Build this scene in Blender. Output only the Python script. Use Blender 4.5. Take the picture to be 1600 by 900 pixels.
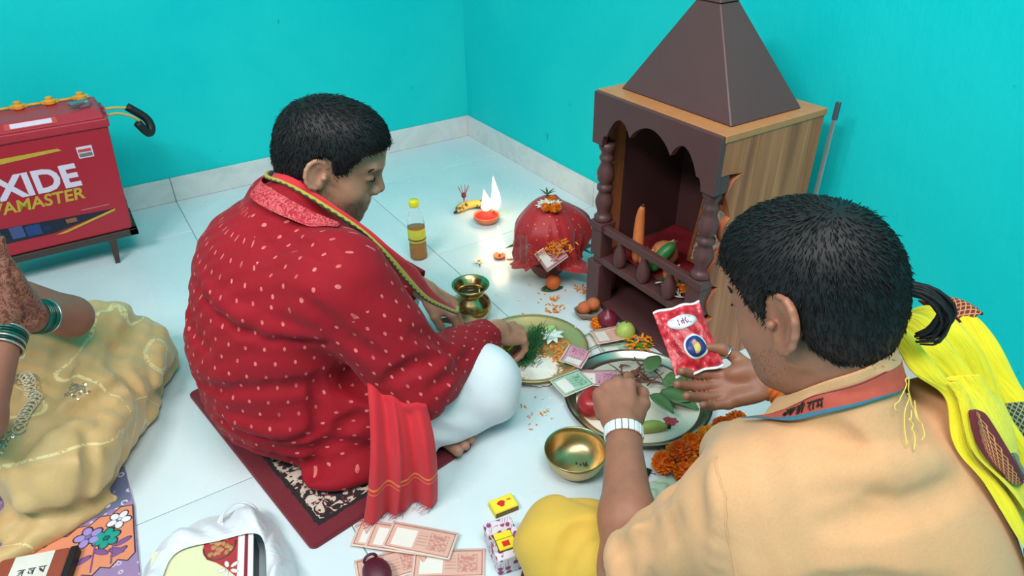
import bpy, bmesh, math, random, time
import numpy as np
from mathutils import Matrix, Vector
T0 = time.time()
for o in list(bpy.data.objects): bpy.data.objects.remove(o)
SC = bpy.context.scene; COL = SC.collection
random.seed(7); RNG = np.random.default_rng(7)
PI = math.pi
V3 = lambda *a: np.array(a if len(a) > 1 else a[0], dtype=np.float64)
def nrm(v): v = np.asarray(v, float); return v / (np.linalg.norm(v) + 1e-12)

# ---------------------------------------------------------------- camera
CAM_POS = (-1.54763, -2.83561, 1.13755)
YAW, PITCH, ROLL, FPX = 0.560049, 0.559073, -0.0177576, 1078.06
f_ = np.array([math.sin(YAW)*math.cos(PITCH), math.cos(YAW)*math.cos(PITCH), -math.sin(PITCH)])
r_ = np.array([math.cos(YAW), -math.sin(YAW), 0.]); u_ = np.cross(r_, f_)
r2 = r_*math.cos(ROLL) + u_*math.sin(ROLL); u2 = -r_*math.sin(ROLL) + u_*math.cos(ROLL)
cam = bpy.data.cameras.new('camera'); cam_o = bpy.data.objects.new('camera', cam); COL.objects.link(cam_o)
cam.sensor_width = 36; cam.lens = FPX/1600*36; cam.clip_start = .02
cam_o.matrix_world = Matrix(((r2[0], u2[0], -f_[0], CAM_POS[0]), (r2[1], u2[1], -f_[1], CAM_POS[1]),
                             (r2[2], u2[2], -f_[2], CAM_POS[2]), (0, 0, 0, 1)))
SC.camera = cam_o
# ---------------------------------------------------------------- world, lamps, exposure
W = bpy.data.worlds.new('world'); SC.world = W; W.use_nodes = True
W.node_tree.nodes['Background'].inputs[0].default_value = (.80, .90, 1, 1)
W.node_tree.nodes['Background'].inputs[1].default_value = .30
def area(name, loc, target, sx, sy, power, col):
    l = bpy.data.lights.new(name, 'AREA'); l.shape = 'RECTANGLE'; l.size = sx; l.size_y = sy
    l.energy = power; l.color = col
    o = bpy.data.objects.new(name, l); COL.objects.link(o); o.location = loc
    o.rotation_euler = (Vector(target) - Vector(loc)).to_track_quat('-Z', 'Y').to_euler()
    return o
# a ceiling tube light on the left and an added soft fill above the camera
area('tube_light_near', (-2.75, -2.35, 2.45), (-1.0, -1.5, 0), 1.2, .25, 46, (1, .915, .91))
area('overhead_fill_light', (-1.2, -2.85, 2.66), (-1.0, -1.7, 0), 1.3, 1.3, 44, (1, .915, .91))
SC.view_settings.view_transform = 'Standard'; SC.view_settings.look = 'None'
SC.view_settings.gamma = 1; SC.view_settings.exposure = 0.1; SC.view_settings.use_curve_mapping = False
SC.cycles.use_denoising = True
SC.cycles.max_bounces = 8; SC.cycles.transparent_max_bounces = 16

# ---------------------------------------------------------------- object helpers
def tag(o, label=None, cat=None, group=None, kind=None):
    if label: o['label'] = label
    if cat: o['category'] = cat
    if group: o['group'] = group
    if kind: o['kind'] = kind
    return o
def empty(name, loc, label=None, cat=None, group=None, kind=None):
    o = bpy.data.objects.new(name, None); COL.objects.link(o); o.location = loc; o.empty_display_size = .02
    return tag(o, label, cat, group, kind)
def root_of(o):
    while o.parent: o = o.parent
    return o
def mesh_obj(name, v, f, mat, parent=None, smooth=True, loc=None, uv=None, mats=None, fm=None, bevel=0, sub=0, thick=0):
    """v: world-space vertices; placed so that the object's origin is its root's (or its own base centre)"""
    v = np.asarray(v, float)
    if parent is not None: base = np.array(root_of(parent).location)
    elif loc is not None: base = np.array(loc, float)
    else:
        base = np.array([(v[:, 0].min()+v[:, 0].max())/2, (v[:, 1].min()+v[:, 1].max())/2, v[:, 2].min()])
    m = bpy.data.meshes.new(name)
    if isinstance(f, np.ndarray):
        n = len(f); k = f.shape[1]
        m.vertices.add(len(v)); m.vertices.foreach_set('co', (v-base).astype(np.float32).ravel())
        m.loops.add(n*k); m.loops.foreach_set('vertex_index', f.astype(np.int32).ravel())
        m.polygons.add(n); m.polygons.foreach_set('loop_start', np.arange(0, n*k, k, dtype=np.int32))
        m.update(calc_edges=True)
    else:
        m.from_pydata([tuple(x) for x in (v-base)], [], f)
    if smooth: m.polygons.foreach_set('use_smooth', np.ones(len(m.polygons), dtype=bool))
    for mm in (mats or [mat]): m.materials.append(mm)
    if fm is not None: m.polygons.foreach_set('material_index', np.asarray(fm, dtype=np.int32))
    if uv is not None:
        l = m.uv_layers.new(name='UVMap'); l.data.foreach_set('uv', np.asarray(uv, dtype=np.float32).ravel())
    m.validate()
    o = bpy.data.objects.new(name, m); COL.objects.link(o)
    if parent is not None:
        o.parent = parent
    else: o.location = base
    if thick:
        s = o.modifiers.new('thickness', 'SOLIDIFY'); s.thickness = thick; s.offset = 0
    if bevel:
        b = o.modifiers.new('bevel', 'BEVEL'); b.width = bevel; b.segments = 2; b.limit_method = 'ANGLE'; b.angle_limit = .6
        b.harden_normals = False
        m.polygons.foreach_set('use_smooth', np.ones(len(m.polygons), dtype=bool))
        w = o.modifiers.new('wn', 'WEIGHTED_NORMAL'); w.keep_sharp = False
    if sub:
        s = o.modifiers.new('sub', 'SUBSURF'); s.levels = sub; s.render_levels = sub
    return o
def rotz(a): c, s = math.cos(a), math.sin(a); return np.array([[c, -s, 0], [s, c, 0], [0, 0, 1.]])
def rotx(a): c, s = math.cos(a), math.sin(a); return np.array([[1, 0, 0], [0, c, -s], [0, s, c.real]])
def roty(a): c, s = math.cos(a), math.sin(a); return np.array([[c, 0, s], [0, 1, 0], [-s, 0, c]])
def frame(x, zhint):
    """columns x,y,z with x along the first and z near the hint"""
    x = nrm(x); y = nrm(np.cross(zhint, x)); z = np.cross(x, y)
    return np.stack([x, y, z], 1)
class MB:
    """collects shapes into one mesh; R,t is applied to every point added"""
    def __init__(s, R=None, t=(0, 0, 0)):
        s.v = []; s.f = []; s.m = []; s.R = np.eye(3) if R is None else np.asarray(R, float); s.t = np.asarray(t, float); s.mi = 0
    def add(s, v, f):
        v = np.asarray(v, float) @ s.R.T + s.t; n = len(s.v); s.v.extend(v.tolist())
        s.f.extend([tuple(i+n for i in q) for q in f]); s.m.extend([s.mi]*len(f)); return s
    def box(s, x0, x1, y0, y1, z0, z1):
        v = [(x, y, z) for x in (x0, x1) for y in (y0, y1) for z in (z0, z1)]
        return s.add(v, [(0, 1, 3, 2), (4, 6, 7, 5), (0, 4, 5, 1), (2, 3, 7, 6), (0, 2, 6, 4), (1, 5, 7, 3)])
    def hexa(s, b, t):
        """b,t: four bottom and four top corners, both counter-clockwise"""
        return s.add(list(b)+list(t), [(3, 2, 1, 0), (4, 5, 6, 7), (0, 1, 5, 4), (1, 2, 6, 5), (2, 3, 7, 6), (3, 0, 4, 7)])
    def lathe(s, prof, n=32, c=(0, 0, 0), cap=True, rad=None):
        v = []; f = []; c = np.asarray(c, float)
        for r, z in prof:
            for i in range(n):
                a = 2*PI*i/n; rr = r*(rad(a, z) if rad else 1)
                v.append((c[0]+rr*math.cos(a), c[1]+rr*math.sin(a), c[2]+z))
        for j in range(len(prof)-1):
            for i in range(n): f.append((j*n+i, j*n+(i+1) % n, (j+1)*n+(i+1) % n, (j+1)*n+i))
        if cap:
            if prof[0][0] > 1e-5: f.append(tuple(range(n))[::-1])
            if prof[-1][0] > 1e-5: f.append(tuple(range((len(prof)-1)*n, len(prof)*n)))
        return s.add(v, f)
    def tube(s, pts, rad, n=8, cap=True, flat=1.0, up=(0, 0, 1)):
        pts = np.asarray(pts, float); m = len(pts); rad = np.broadcast_to(rad, (m,)); v = []; f = []
        tan = np.gradient(pts, axis=0); prev = None
        for i in range(m):
            t = nrm(tan[i])
            if prev is None:
                h = np.asarray(up, float)
                if abs(h@t) > .95: h = np.array([1., 0, 0])
                a = nrm(h - (h@t)*t)
            else: a = nrm(prev - (prev@t)*t)
            prev = a; b = np.cross(t, a)
            for k in range(n):
                q = 2*PI*k/n; v.append(pts[i] + rad[i]*(math.cos(q)*a*flat + math.sin(q)*b))
        for i in range(m-1):
            for k in range(n): f.append((i*n+k, i*n+(k+1) % n, (i+1)*n+(k+1) % n, (i+1)*n+k))
        if cap: f.append(tuple(range(n))[::-1]); f.append(tuple(range((m-1)*n, m*n)))
        return s.add(v, f)
    def ball(s, c, r, n=16, m=10, R=None):
        r = np.broadcast_to(np.asarray(r, float), (3,)); v = []; f = []; R = np.eye(3) if R is None else R
        for j in range(m+1):
            p = PI*j/m
            for i in range(n):
                a = 2*PI*i/n; v.append(np.asarray(c)+R@(r*np.array([math.sin(p)*math.cos(a), math.sin(p)*math.sin(a), -math.cos(p)])))
        for j in range(m):
            for i in range(n): f.append((j*n+i, j*n+(i+1) % n, (j+1)*n+(i+1) % n, (j+1)*n+i))
        return s.add(v, f)
    def prism(s, poly, z0, z1):
        n = len(poly); v = [(x, y, z0) for x, y in poly]+[(x, y, z1) for x, y in poly]
        return s.add(v, [tuple(range(n))[::-1], tuple(range(n, 2*n))]+[(i, (i+1) % n, n+(i+1) % n, n+i) for i in range(n)])
    def grid(s, P):
        P = np.asarray(P, float); a, b = P.shape[:2]
        return s.add(P.reshape(-1, 3), [(i*b+j, (i+1)*b+j, (i+1)*b+j+1, i*b+j+1) for i in range(a-1) for j in range(b-1)])
    def build(s, name, mat, parent=None, smooth=False, **k):
        if isinstance(mat, (list, tuple)): k.update(mats=list(mat), fm=s.m); mat = mat[0]
        return mesh_obj(name, s.v, s.f, mat, parent, smooth=smooth, **k)
def smooth_path(pts, n=40):
    """Catmull-Rom through the points"""
    P = np.asarray(pts, float); P = np.vstack([2*P[0]-P[1], P, 2*P[-1]-P[-2]]); m = len(P)-3; out = []
    for u in np.linspace(0, m-1e-6, n):
        i = int(u); t = u-i; a, b, c, d = P[i:i+4]
        out.append(.5*((2*b)+(-a+c)*t+(2*a-5*b+4*c-d)*t*t+(-a+3*b-3*c+d)*t**3))
    return np.array(out)

# ---------------------------------------------------------------- materials
class N:
    """thin wrapper for node trees"""
    def __init__(s, name):
        s.m = bpy.data.materials.new(name); s.m.use_nodes = True; s.t = s.m.node_tree; s.b = s.t.nodes['Principled BSDF']
        s.out = s.t.nodes['Material Output']
    def new(s, typ, ins=None, **p):
        n = s.t.nodes.new(typ)
        for k, x in p.items(): setattr(n, k, x)
        for k, x in (ins or {}).items(): s.set(n.inputs[k], x)
        return n
    def set(s, sock, x):
        if isinstance(x, bpy.types.NodeSocket): s.t.links.new(x, sock)
        elif isinstance(x, bpy.types.Node): s.t.links.new(x.outputs[0], sock)
        else:
            if hasattr(sock.default_value, '__len__') and not hasattr(x, '__len__'): x = (x,)*len(sock.default_value)
            if hasattr(x, '__len__') and len(sock.default_value) == 4 and len(x) == 3: x = tuple(x)+(1,)
            sock.default_value = x
    def P(s, **k):
        for n, x in k.items(): s.set(s.b.inputs[n.replace('_', ' ')], x)
        return s
    def math(s, op, a, b=0., c=0.):
        return s.new('ShaderNodeMath', {0: a, 1: b, 2: c}, operation=op).outputs[0]
    def mix(s, fac, a, b, blend='MIX'):
        n = s.new('ShaderNodeMix', data_type='RGBA', blend_type=blend); s.set(n.inputs[0], fac); s.set(n.inputs[6], a); s.set(n.inputs[7], b)
        return n.outputs[2]
    def co(s, kind='Object'): return s.new('ShaderNodeTexCoord').outputs[kind]
    def noise(s, scale, detail=3, vec=None, rough=.5, dist=0):
        n = s.new('ShaderNodeTexNoise', {'Scale': scale, 'Detail': detail, 'Roughness': rough, 'Distortion': dist})
        s.set(n.inputs['Vector'], vec if vec is not None else s.co()); return n.outputs[0]
    def ramp(s, fac, stops, interp='LINEAR'):
        n = s.new('ShaderNodeValToRGB', {0: fac}); e = n.color_ramp.elements; n.color_ramp.interpolation = interp
        while len(e) < len(stops): e.new(.5)
        for q, (p, c) in zip(e, stops): q.position = p; q.color = tuple(c)+(1,) if len(c) == 3 else c
        return n.outputs[0]
    def bump(s, h, strength=.3, dist=.002):
        n = s.new('ShaderNodeBump', {'Strength': strength, 'Distance': dist, 'Height': h}); s.set(s.b.inputs['Normal'], n.outputs[0]); return s
    def sep(s, vec): return s.new('ShaderNodeSeparateXYZ', {0: vec}).outputs
    def map(s, vec, scale=(1, 1, 1), rot=(0, 0, 0), loc=(0, 0, 0)):
        return s.new('ShaderNodeMapping', {'Vector': vec, 'Scale': scale, 'Rotation': rot, 'Location': loc}).outputs[0]
def lin(h):
    """sRGB hex or 0-255 triple -> linear"""
    if isinstance(h, str): h = [int(h[i:i+2], 16) for i in (0, 2, 4)]
    return tuple((c/255/12.92 if c/255 <= .04045 else ((c/255+.055)/1.055)**2.4) for c in h)
_mats = {}
def mat(name, col, rough=.5, metal=0, var=.12, scale=30, bump=0, bscale=200, bdist=.001, **k):
    if name in _mats: return _mats[name]
    n = N(name); c = np.array(lin(col))
    if var:
        f = n.noise(scale, 3); n.P(Base_Color=n.mix(f, tuple(np.clip(c*(1-var), 0, 1)), tuple(np.clip(c*(1+var), 0, 1))))
    else: n.P(Base_Color=tuple(c))
    n.P(Roughness=rough, Metallic=metal, **k)
    if bump: n.bump(n.noise(bscale, 4), bump, bdist)
    _mats[name] = n.m
    return n.m

# ---------------------------------------------------------------- signed distance modelling
def smin(a, b, k):
    if k <= 0: return np.minimum(a, b)
    h = np.clip(.5+.5*(b-a)/k, 0, 1); return b+(a-b)*h-k*h*(1-h)
def smax(a, b, k): return -smin(-a, -b, k)
def d_cap(P, a, b, ra, rb):
    a = np.asarray(a, P.dtype); b = np.asarray(b, P.dtype); ab = b-a; L = float(ab@ab)+1e-12
    q = P-a; t = np.clip((q@ab)/L, 0, 1); q = q-t[:, None]*ab
    return np.sqrt(np.einsum('ij,ij->i', q, q))-(ra+(rb-ra)*t)
def d_ell(P, c, r, R):
    q = P-np.asarray(c, P.dtype)
    if R is not None: q = q@np.asarray(R, P.dtype)
    r = np.asarray(r, P.dtype); a = q/r; k0 = np.sqrt((a*a).sum(1)); a = a/r; k1 = np.sqrt((a*a).sum(1))+1e-9
    return k0*(k0-1)/k1
def cap(a, b, ra, rb=None, k=.02, op='+'): return (op, 'c', (a, b, ra, ra if rb is None else rb), k)
def ell(c, r, R=None, k=.02, op='+'): return (op, 'e', (c, r, R), k)
def grp(ops, k=.005, op='+'): return (op, 'g', ops, k)
def fun(f, k=.01, op='+'): return (op, 'f', f, k)
def chain(pts, rad, k=.01, op='+'):
    return [cap(pts[i], pts[i+1], rad[i], rad[i+1], k, op) for i in range(len(pts)-1)]
def ev(ops, P):
    d = None
    for op, kind, a, k in ops:
        if kind == 'c': q = d_cap(P, *a)
        elif kind == 'e': q = d_ell(P, *a)
        elif kind == 'g': q = ev(a, P)
        else: q = a(P)
        if op == 'd': d = d-q                       # displacement
        elif d is None: d = q
        elif op == '+': d = smin(d, q, k)
        elif op == '-': d = smax(d, -q, k)
        else: d = smax(d, q, k)
    return d
def bounds(ops):
    lo = np.full(3, 9e9); hi = -lo
    for op, kind, a, k in ops:
        if op not in '+': continue
        if kind == 'c':
            for p, r in ((a[0], a[2]), (a[1], a[3])): lo = np.minimum(lo, np.asarray(p)-r); hi = np.maximum(hi, np.asarray(p)+r)
        elif kind == 'e':
            r = max(a[1]) if a[2] is not None else np.asarray(a[1]); lo = np.minimum(lo, np.asarray(a[0])-r); hi = np.maximum(hi, np.asarray(a[0])+r)
        elif kind == 'g':
            l, h = bounds(a); lo = np.minimum(lo, l); hi = np.maximum(hi, h)
    return lo, hi
def op_bb(o):
    op, kind, a, k = o
    if kind == 'c': p, q, r, t = a; return np.minimum(np.asarray(p)-r, np.asarray(q)-t), np.maximum(np.asarray(p)+r, np.asarray(q)+t)
    if kind == 'e':
        r = np.asarray(a[1], float) if a[2] is None else np.abs(np.asarray(a[2]))@np.asarray(a[1], float); return np.asarray(a[0])-r, np.asarray(a[0])+r
    if kind == 'g':
        L = [b for b in (op_bb(x) for x in a if x[0] == '+') if b is not None]
        return (np.min([b[0] for b in L], 0), np.max([b[1] for b in L], 0)) if L else None
    return None
def cull(ops, lo, hi, m=.06):
    out = []; near = None
    for o in ops:
        b = op_bb(o) if o[1] != 'f' else None
        if b is None: out.append(o); continue
        g = np.linalg.norm(np.maximum(0, np.maximum(b[0]-hi, lo-b[1])))
        if g > m+o[3]:
            if o[0] == '+' and (near is None or g < near[0]): near = (g, o)
            continue
        if o[1] == 'g':
            sub = cull(o[2], lo, hi, m)
            if not sub or sub[0][0] not in '+': continue
            o = (o[0], 'g', sub, o[3])
        out.append(o)
    if not any(o[0] == '+' for o in out):
        if near is None: return out
        out.insert(0, near[1])
    i = next(i for i, o in enumerate(out) if o[0] == '+'); out.insert(0, out.pop(i))
    return out
def ev_fast(ops, P, cell=.07):
    if len(P) < 4000: return ev(ops, P)
    c = np.floor((P-P.min(0))/cell).astype(np.int64); key = (c[:, 0]*4096+c[:, 1])*4096+c[:, 2]; o = np.argsort(key, kind='stable'); ks = key[o]
    cut = np.nonzero(np.diff(ks))[0]+1; out = np.empty(len(P), P.dtype)
    for s in np.split(o, cut):
        Q = P[s]; out[s] = ev(cull(ops, Q.min(0), Q.max(0)), Q)
    return out
def sdf_mesh(ops, h, pad=.012, B=8, project=2, lohi=None):
    lo, hi = lohi if lohi else bounds(ops); lo = np.asarray(lo)-pad; hi = np.asarray(hi)+pad
    nb = np.ceil((hi-lo)/h/B).astype(int); n = nb*B+1
    bc = np.stack(np.meshgrid(*[lo[i]+h*B*(np.arange(nb[i])+.5) for i in range(3)], indexing='ij'), -1).reshape(-1, 3).astype(np.float32)
    db = np.concatenate([ev(ops, bc[i:i+200000]) for i in range(0, len(bc), 200000)]).reshape(nb)
    act = np.abs(db) < h*B*1.25+.004
    val = np.where(db > 0, 1., -1.).astype(np.float32)
    val = np.repeat(np.repeat(np.repeat(val, B, 0), B, 1), B, 2); val = np.pad(val, ((0, 1),)*3, mode='edge')
    am = np.repeat(np.repeat(np.repeat(act, B, 0), B, 1), B, 2); am = np.pad(am, ((0, 1),)*3, mode='edge')
    m2 = am.copy(); m2[1:] |= am[:-1]; m3 = m2.copy(); m3[:, 1:] |= m2[:, :-1]; am = m3.copy(); am[:, :, 1:] |= m3[:, :, :-1]
    idx = np.nonzero(am); P = (np.stack(idx, 1)*h+lo).astype(np.float32)
    val[idx] = ev_fast(ops, P)
    s = val < 0
    c = np.zeros(tuple(n-1), np.int8)
    for i in (0, 1):
        for j in (0, 1):
            for k in (0, 1): c += s[i:n[0]-1+i, j:n[1]-1+j, k:n[2]-1+k]
    mixed = (c > 0) & (c < 8); ci = np.stack(np.nonzero(mixed), 1); vid = np.full(mixed.shape, -1, np.int32); vid[mixed] = np.arange(len(ci))
    acc = np.zeros((len(ci), 3), np.float32); cnt = np.zeros(len(ci), np.float32)
    cor = np.array([(i, j, k) for i in (0, 1) for j in (0, 1) for k in (0, 1)])
    cv = np.stack([val[ci[:, 0]+a, ci[:, 1]+b, ci[:, 2]+d] for a, b, d in cor], 1)
    for i in range(8):
        for j in range(i+1, 8):
            if abs(cor[i]-cor[j]).sum() != 1: continue
            x = (cv[:, i] < 0) != (cv[:, j] < 0); t = cv[x, i]/(cv[x, i]-cv[x, j])
            acc[x] += cor[i]+t[:, None]*(cor[j]-cor[i]); cnt[x] += 1
    V = ((ci+acc/cnt[:, None])*h+lo)
    F = []
    for ax in range(3):
        o1, o2 = [(1, 2), (2, 0), (0, 1)][ax]
        a = s.take(np.arange(0, n[ax]-1), ax); b = s.take(np.arange(1, n[ax]), ax); e = np.stack(np.nonzero(a != b), 1)
        ok = np.ones(len(e), bool)
        for o in (o1, o2): ok &= (e[:, o] > 0) & (e[:, o] < n[o]-1)
        e = e[ok]; flip = a[tuple(e.T)]
        q = []
        for d1, d2 in ((0, 0), (1, 0), (1, 1), (0, 1)):
            w = e.copy(); w[:, o1] -= 1-d1; w[:, o2] -= 1-d2; q.append(vid[tuple(w.T)])
        q = np.stack(q, 1); q[~flip] = q[~flip][:, ::-1]; F.append(q)
    F = np.concatenate(F); F = F[(F >= 0).all(1)]
    V = V.astype(np.float32)
    for _ in range(project):
        d, g = grad(ops, V); V = V-np.clip(d, -h, h)[:, None]*g*.9
    return V.astype(np.float64), F
def grad(ops, V, e=6e-4):
    V = np.asarray(V, np.float64); n = len(V); Q = np.concatenate([V]+[V+np.eye(3)[i]*e for i in range(3)]); D = ev_fast(ops, Q); d = D[:n]
    g = np.stack([D[n*(i+1):n*(i+2)]-d for i in range(3)], 1)/e
    return d, g/(np.linalg.norm(g, axis=1, keepdims=True)+1e-9)
def relax(V, F, it=2, lam=.5):
    n = len(V)
    for _ in range(it):
        acc = np.zeros((n, 3)); cnt = np.zeros(n)
        for i in range(F.shape[1]):
            a, b = F[:, i], F[:, (i+1) % F.shape[1]]
            for x, y in ((a, b), (b, a)):
                for k in range(3): acc[:, k] += np.bincount(x, V[y, k], n)
                cnt += np.bincount(x, minlength=n)
        V = V+lam*(acc/np.maximum(cnt, 1)[:, None]-V)
    return V
def region_uv(V, F, regs):
    """cylindrical coordinates, in metres, about the nearest of several axes (a, b, radius, reference direction)"""
    C = V[F].mean(1); D = np.stack([d_cap(C, a, b, r, r) for a, b, r, ref in regs], 1); who = D.argmin(1)
    uv = np.zeros(F.shape+(2,))
    off = 0
    for i, (a, b, r, ref) in enumerate(regs):
        s = who == i; a = np.asarray(a, float)
        if ref is None: uv[s, :, 0] = V[F[s]][..., 1]; uv[s, :, 1] = V[F[s]]@nrm((.75, .05, .66)); continue
        x = nrm(np.asarray(b)-a); y = nrm(np.asarray(ref)-(np.asarray(ref)@x)*x); z = np.cross(x, y)
        q = V[F[s]]-a; th = np.arctan2(q@z, q@y); t0 = th[:, :1]; th = t0+(th-t0+PI) % (2*PI)-PI
        uv[s, :, 0] = th*r+off; uv[s, :, 1] = q@x; off += 3.137
    return uv.reshape(-1, 2)
# ---------------------------------------------------------------- cloth draping (position based)
def drape(P, ops=None, pins=None, it=200, g=.0006, floor=.002, off=.004, rest=None, bend=.15, fric=.5, self_d=0, push=True, sub=3):
    P = np.array(P, float); Q = P.copy(); a, b = P.shape[:2]; R0 = P if rest is None else np.asarray(rest, float)
    pins = np.zeros((a, b), bool) if pins is None else pins; P0 = P.copy(); w = (~pins).astype(float)
    cons = []
    def addc(di, dj, st):
        i0, j0 = max(0, -di), max(0, -dj)
        s1 = (slice(i0, a-max(di, 0)), slice(j0, b-max(dj, 0))); s2 = (slice(i0+di, a+min(0, di) if di < 0 else a), slice(j0+dj, (b+dj) if dj < 0 else b))
        L = np.linalg.norm(R0[s1]-R0[s2], axis=-1); cons.append((s1, s2, L, st))
    addc(1, 0, 1); addc(0, 1, 1); addc(1, 1, .6); addc(1, -1, .6)
    if bend: addc(2, 0, bend); addc(0, 2, bend)
    for n in range(it):
        vel = np.clip((P-Q)*.96, -.0035, .0035); Q = P.copy(); P = P+vel*w[..., None]; P[..., 2] -= g*w
        for _ in range(sub):
            acc = np.zeros_like(P); cnt = np.zeros((a, b))
            for s1, s2, L, st in cons:
                d = P[s2]-P[s1]; l = np.linalg.norm(d, axis=-1)+1e-9; w1, w2 = w[s1], w[s2]
                c = (st*(l-L)/l/np.maximum(w1+w2, 1e-6))[..., None]*d
                acc[s1] += c*w1[..., None]; acc[s2] -= c*w2[..., None]; cnt[s1] += st; cnt[s2] += st
            P = P+acc/np.maximum(cnt, 1)[..., None]*1.9
            P[pins] = P0[pins]
        if ops is not None:
            f = P.reshape(-1, 3); d, gr = grad(ops, f); m = np.clip(off-d, 0, .02); hit = m > 0
            f = f+m[:, None]*gr; P = f.reshape(P.shape); h = hit.reshape(a, b)
            Q[h] = Q[h]*(1-fric)+P[h]*fric
        lowm = P[..., 2] < floor; P[..., 2] = np.maximum(P[..., 2], floor); Q[lowm] = Q[lowm]*(1-fric)+P[lowm]*fric
        P[pins] = P0[pins]
    return P
def grid_uv(a, b, su=1., sv=1.):
    u = np.linspace(0, su, a); v = np.linspace(0, sv, b); out = []
    for i in range(a-1):
        for j in range(b-1): out += [(u[i], v[j]), (u[i+1], v[j]), (u[i+1], v[j+1]), (u[i], v[j+1])]
    return out
def cloth_obj(name, P, m, parent=None, thick=.0015, su=1., sv=1., sub=1, loc=None):
    a, b = P.shape[:2]; f = np.array([(i*b+j, (i+1)*b+j, (i+1)*b+j+1, i*b+j+1) for i in range(a-1) for j in range(b-1)])
    return mesh_obj(name, P.reshape(-1, 3), f, m, parent, uv=grid_uv(a, b, su, sv), thick=thick, sub=sub, loc=loc)
# ---------------------------------------------------------------- flat lettering
def text_mesh(txt, size, mats, name, parent, origin, xdir, ydir, extr=.0006, bold=0., shear=0., align='LEFT', sx=1.):
    cu = bpy.data.curves.new('lettering', 'FONT'); cu.body = txt; cu.size = size; cu.extrude = extr; cu.offset = bold; cu.shear = shear
    cu.align_x = align; cu.resolution_u = 3
    o = bpy.data.objects.new('lettering', cu); COL.objects.link(o)
    dg = bpy.context.evaluated_depsgraph_get(); me = bpy.data.meshes.new_from_object(o.evaluated_get(dg))
    co = np.empty(len(me.vertices)*3); me.vertices.foreach_get('co', co); co = co.reshape(-1, 3)
    x = nrm(xdir); y = nrm(ydir); z = np.cross(x, y)
    v = np.asarray(origin)+co[:, :1]*x*sx+co[:, 1:2]*y+(co[:, 2:]+extr)*z
    f = [tuple(p.vertices) for p in me.polygons]
    bpy.data.objects.remove(o); bpy.data.curves.remove(cu); bpy.data.meshes.remove(me)
    return mesh_obj(name, v, f, mats, parent, smooth=False)
def strokes(lines, w, m, name, parent, origin, xdir, ydir, s=1., lift=.0006, fn=None):
    """pen strokes laid flat on a surface: each polyline becomes a thin ribbon with thickness"""
    x = nrm(xdir); y = nrm(ydir); z = np.cross(x, y); b = MB()
    for L in lines:
        L = np.asarray(L, float)*s
        L3 = np.array([fn(p) if fn else np.asarray(origin)+p[0]*x+p[1]*y+lift*z for p in L])
        b.tube(L3, w*s/2, 6, flat=1.)
    return b.build(name, m, parent, smooth=True)
# ================================================================ the room
TS = .66; GX, GY = -.67497, -.31221           # tile size and where the joints run
X_L, Y_F, H_C = -4.0, -4.3, 2.9
def m_tile():
    n = N('polished_floor_tile'); c = n.co(); a = n.noise(2.2, 4, c, .6, .6)
    n.P(Base_Color=n.ramp(a, [(.3, lin((205, 221, 227))), (.7, lin((222, 233, 236)))]), Roughness=n.ramp(n.noise(9, 3, c), [(.3, (.25,)*3), (.7, (.28,)*3)]))
    n.P(Specular_IOR_Level=.5); return n.m
def m_wall(name, c0, c1):
    n = N(name); c = n.co(); big = n.noise(1.6, 5, c, .55, .4); fine = n.noise(60, 5, n.map(c, (1, 1, .35)), .6)
    col = n.mix(n.ramp(big, [(.35, (0,)*3), (.65, (1,)*3)]), lin(c0), lin(c1))
    sp = n.ramp(n.noise(23, 2, n.map(c, (1, 1, .5), loc=(3, 1, 2)), .5), [(.745, (0,)*3), (.77, (1,)*3)])
    col = n.mix(n.math('MULTIPLY', sp, .45), col, lin((0, 120, 130)))
    n.P(Base_Color=col, Roughness=.75, Specular_IOR_Level=.2); n.bump(n.math('ADD', fine, n.math('MULTIPLY', n.noise(14, 4, c), .8)), .35, .004); return n.m
M_TILE = m_tile(); M_WALL = m_wall('teal_wall_paint', (0, 200, 204), (26, 208, 208))
M_GROUT = mat('grey_grout', (120, 132, 135), .9)
M_SKIRT = None
def m_skirt():
    n = N('pale_skirting_tile'); c = n.co(); a = n.noise(5, 5, c, .6, 1.2)
    n.P(Base_Color=n.ramp(a, [(.25, lin((196, 196, 198))), (.55, lin((222, 222, 222))), (.75, lin((206, 207, 210)))]), Roughness=.35); return n.m
M_SKIRT = m_skirt()
fl = MB().box(X_L, 0, Y_F, 0, -.05, -.0016).build('floor', M_GROUT, loc=(0, 0, 0)); tag(fl, 'white polished tiled floor of the room', 'floor', kind='structure')
def xs(g, lo):
    e = [0., g]
    while e[-1] > lo: e.append(max(e[-1]-TS, lo))
    return e
_tm = {}
ex, ey = xs(GX, X_L), xs(GY, Y_F)
for i in range(len(ex)-1):
    for j in range(len(ey)-1):
        sx, sy = ex[i]-ex[i+1]-.0022, ey[j]-ey[j+1]-.0022
        if sx < .02 or sy < .02: continue
        key = (round(sx, 3), round(sy, 3)); cx, cy = (ex[i]+ex[i+1])/2, (ey[j]+ey[j+1])/2
        if key not in _tm:
            b = .0008; hx, hy = sx/2, sy/2
            R4 = lambda s, z: [(-hx+s, -hy+s, z), (hx-s, -hy+s, z), (hx-s, hy-s, z), (-hx+s, hy-s, z)]
            mb = MB(); mb.add(R4(0, -.008)+R4(0, -b)+R4(b, 0), [(0, 1, 5, 4), (1, 2, 6, 5), (2, 3, 7, 6), (3, 0, 4, 7), (4, 5, 9, 8), (5, 6, 10, 9), (6, 7, 11, 10), (7, 4, 8, 11), (8, 9, 10, 11)])
            t = mb.build('floor_tile', M_TILE, fl); _tm[key] = t.data
        else:
            t = bpy.data.objects.new('floor_tile', _tm[key]); COL.objects.link(t); t.parent = fl
        t.location = (cx, cy, 0)
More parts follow.
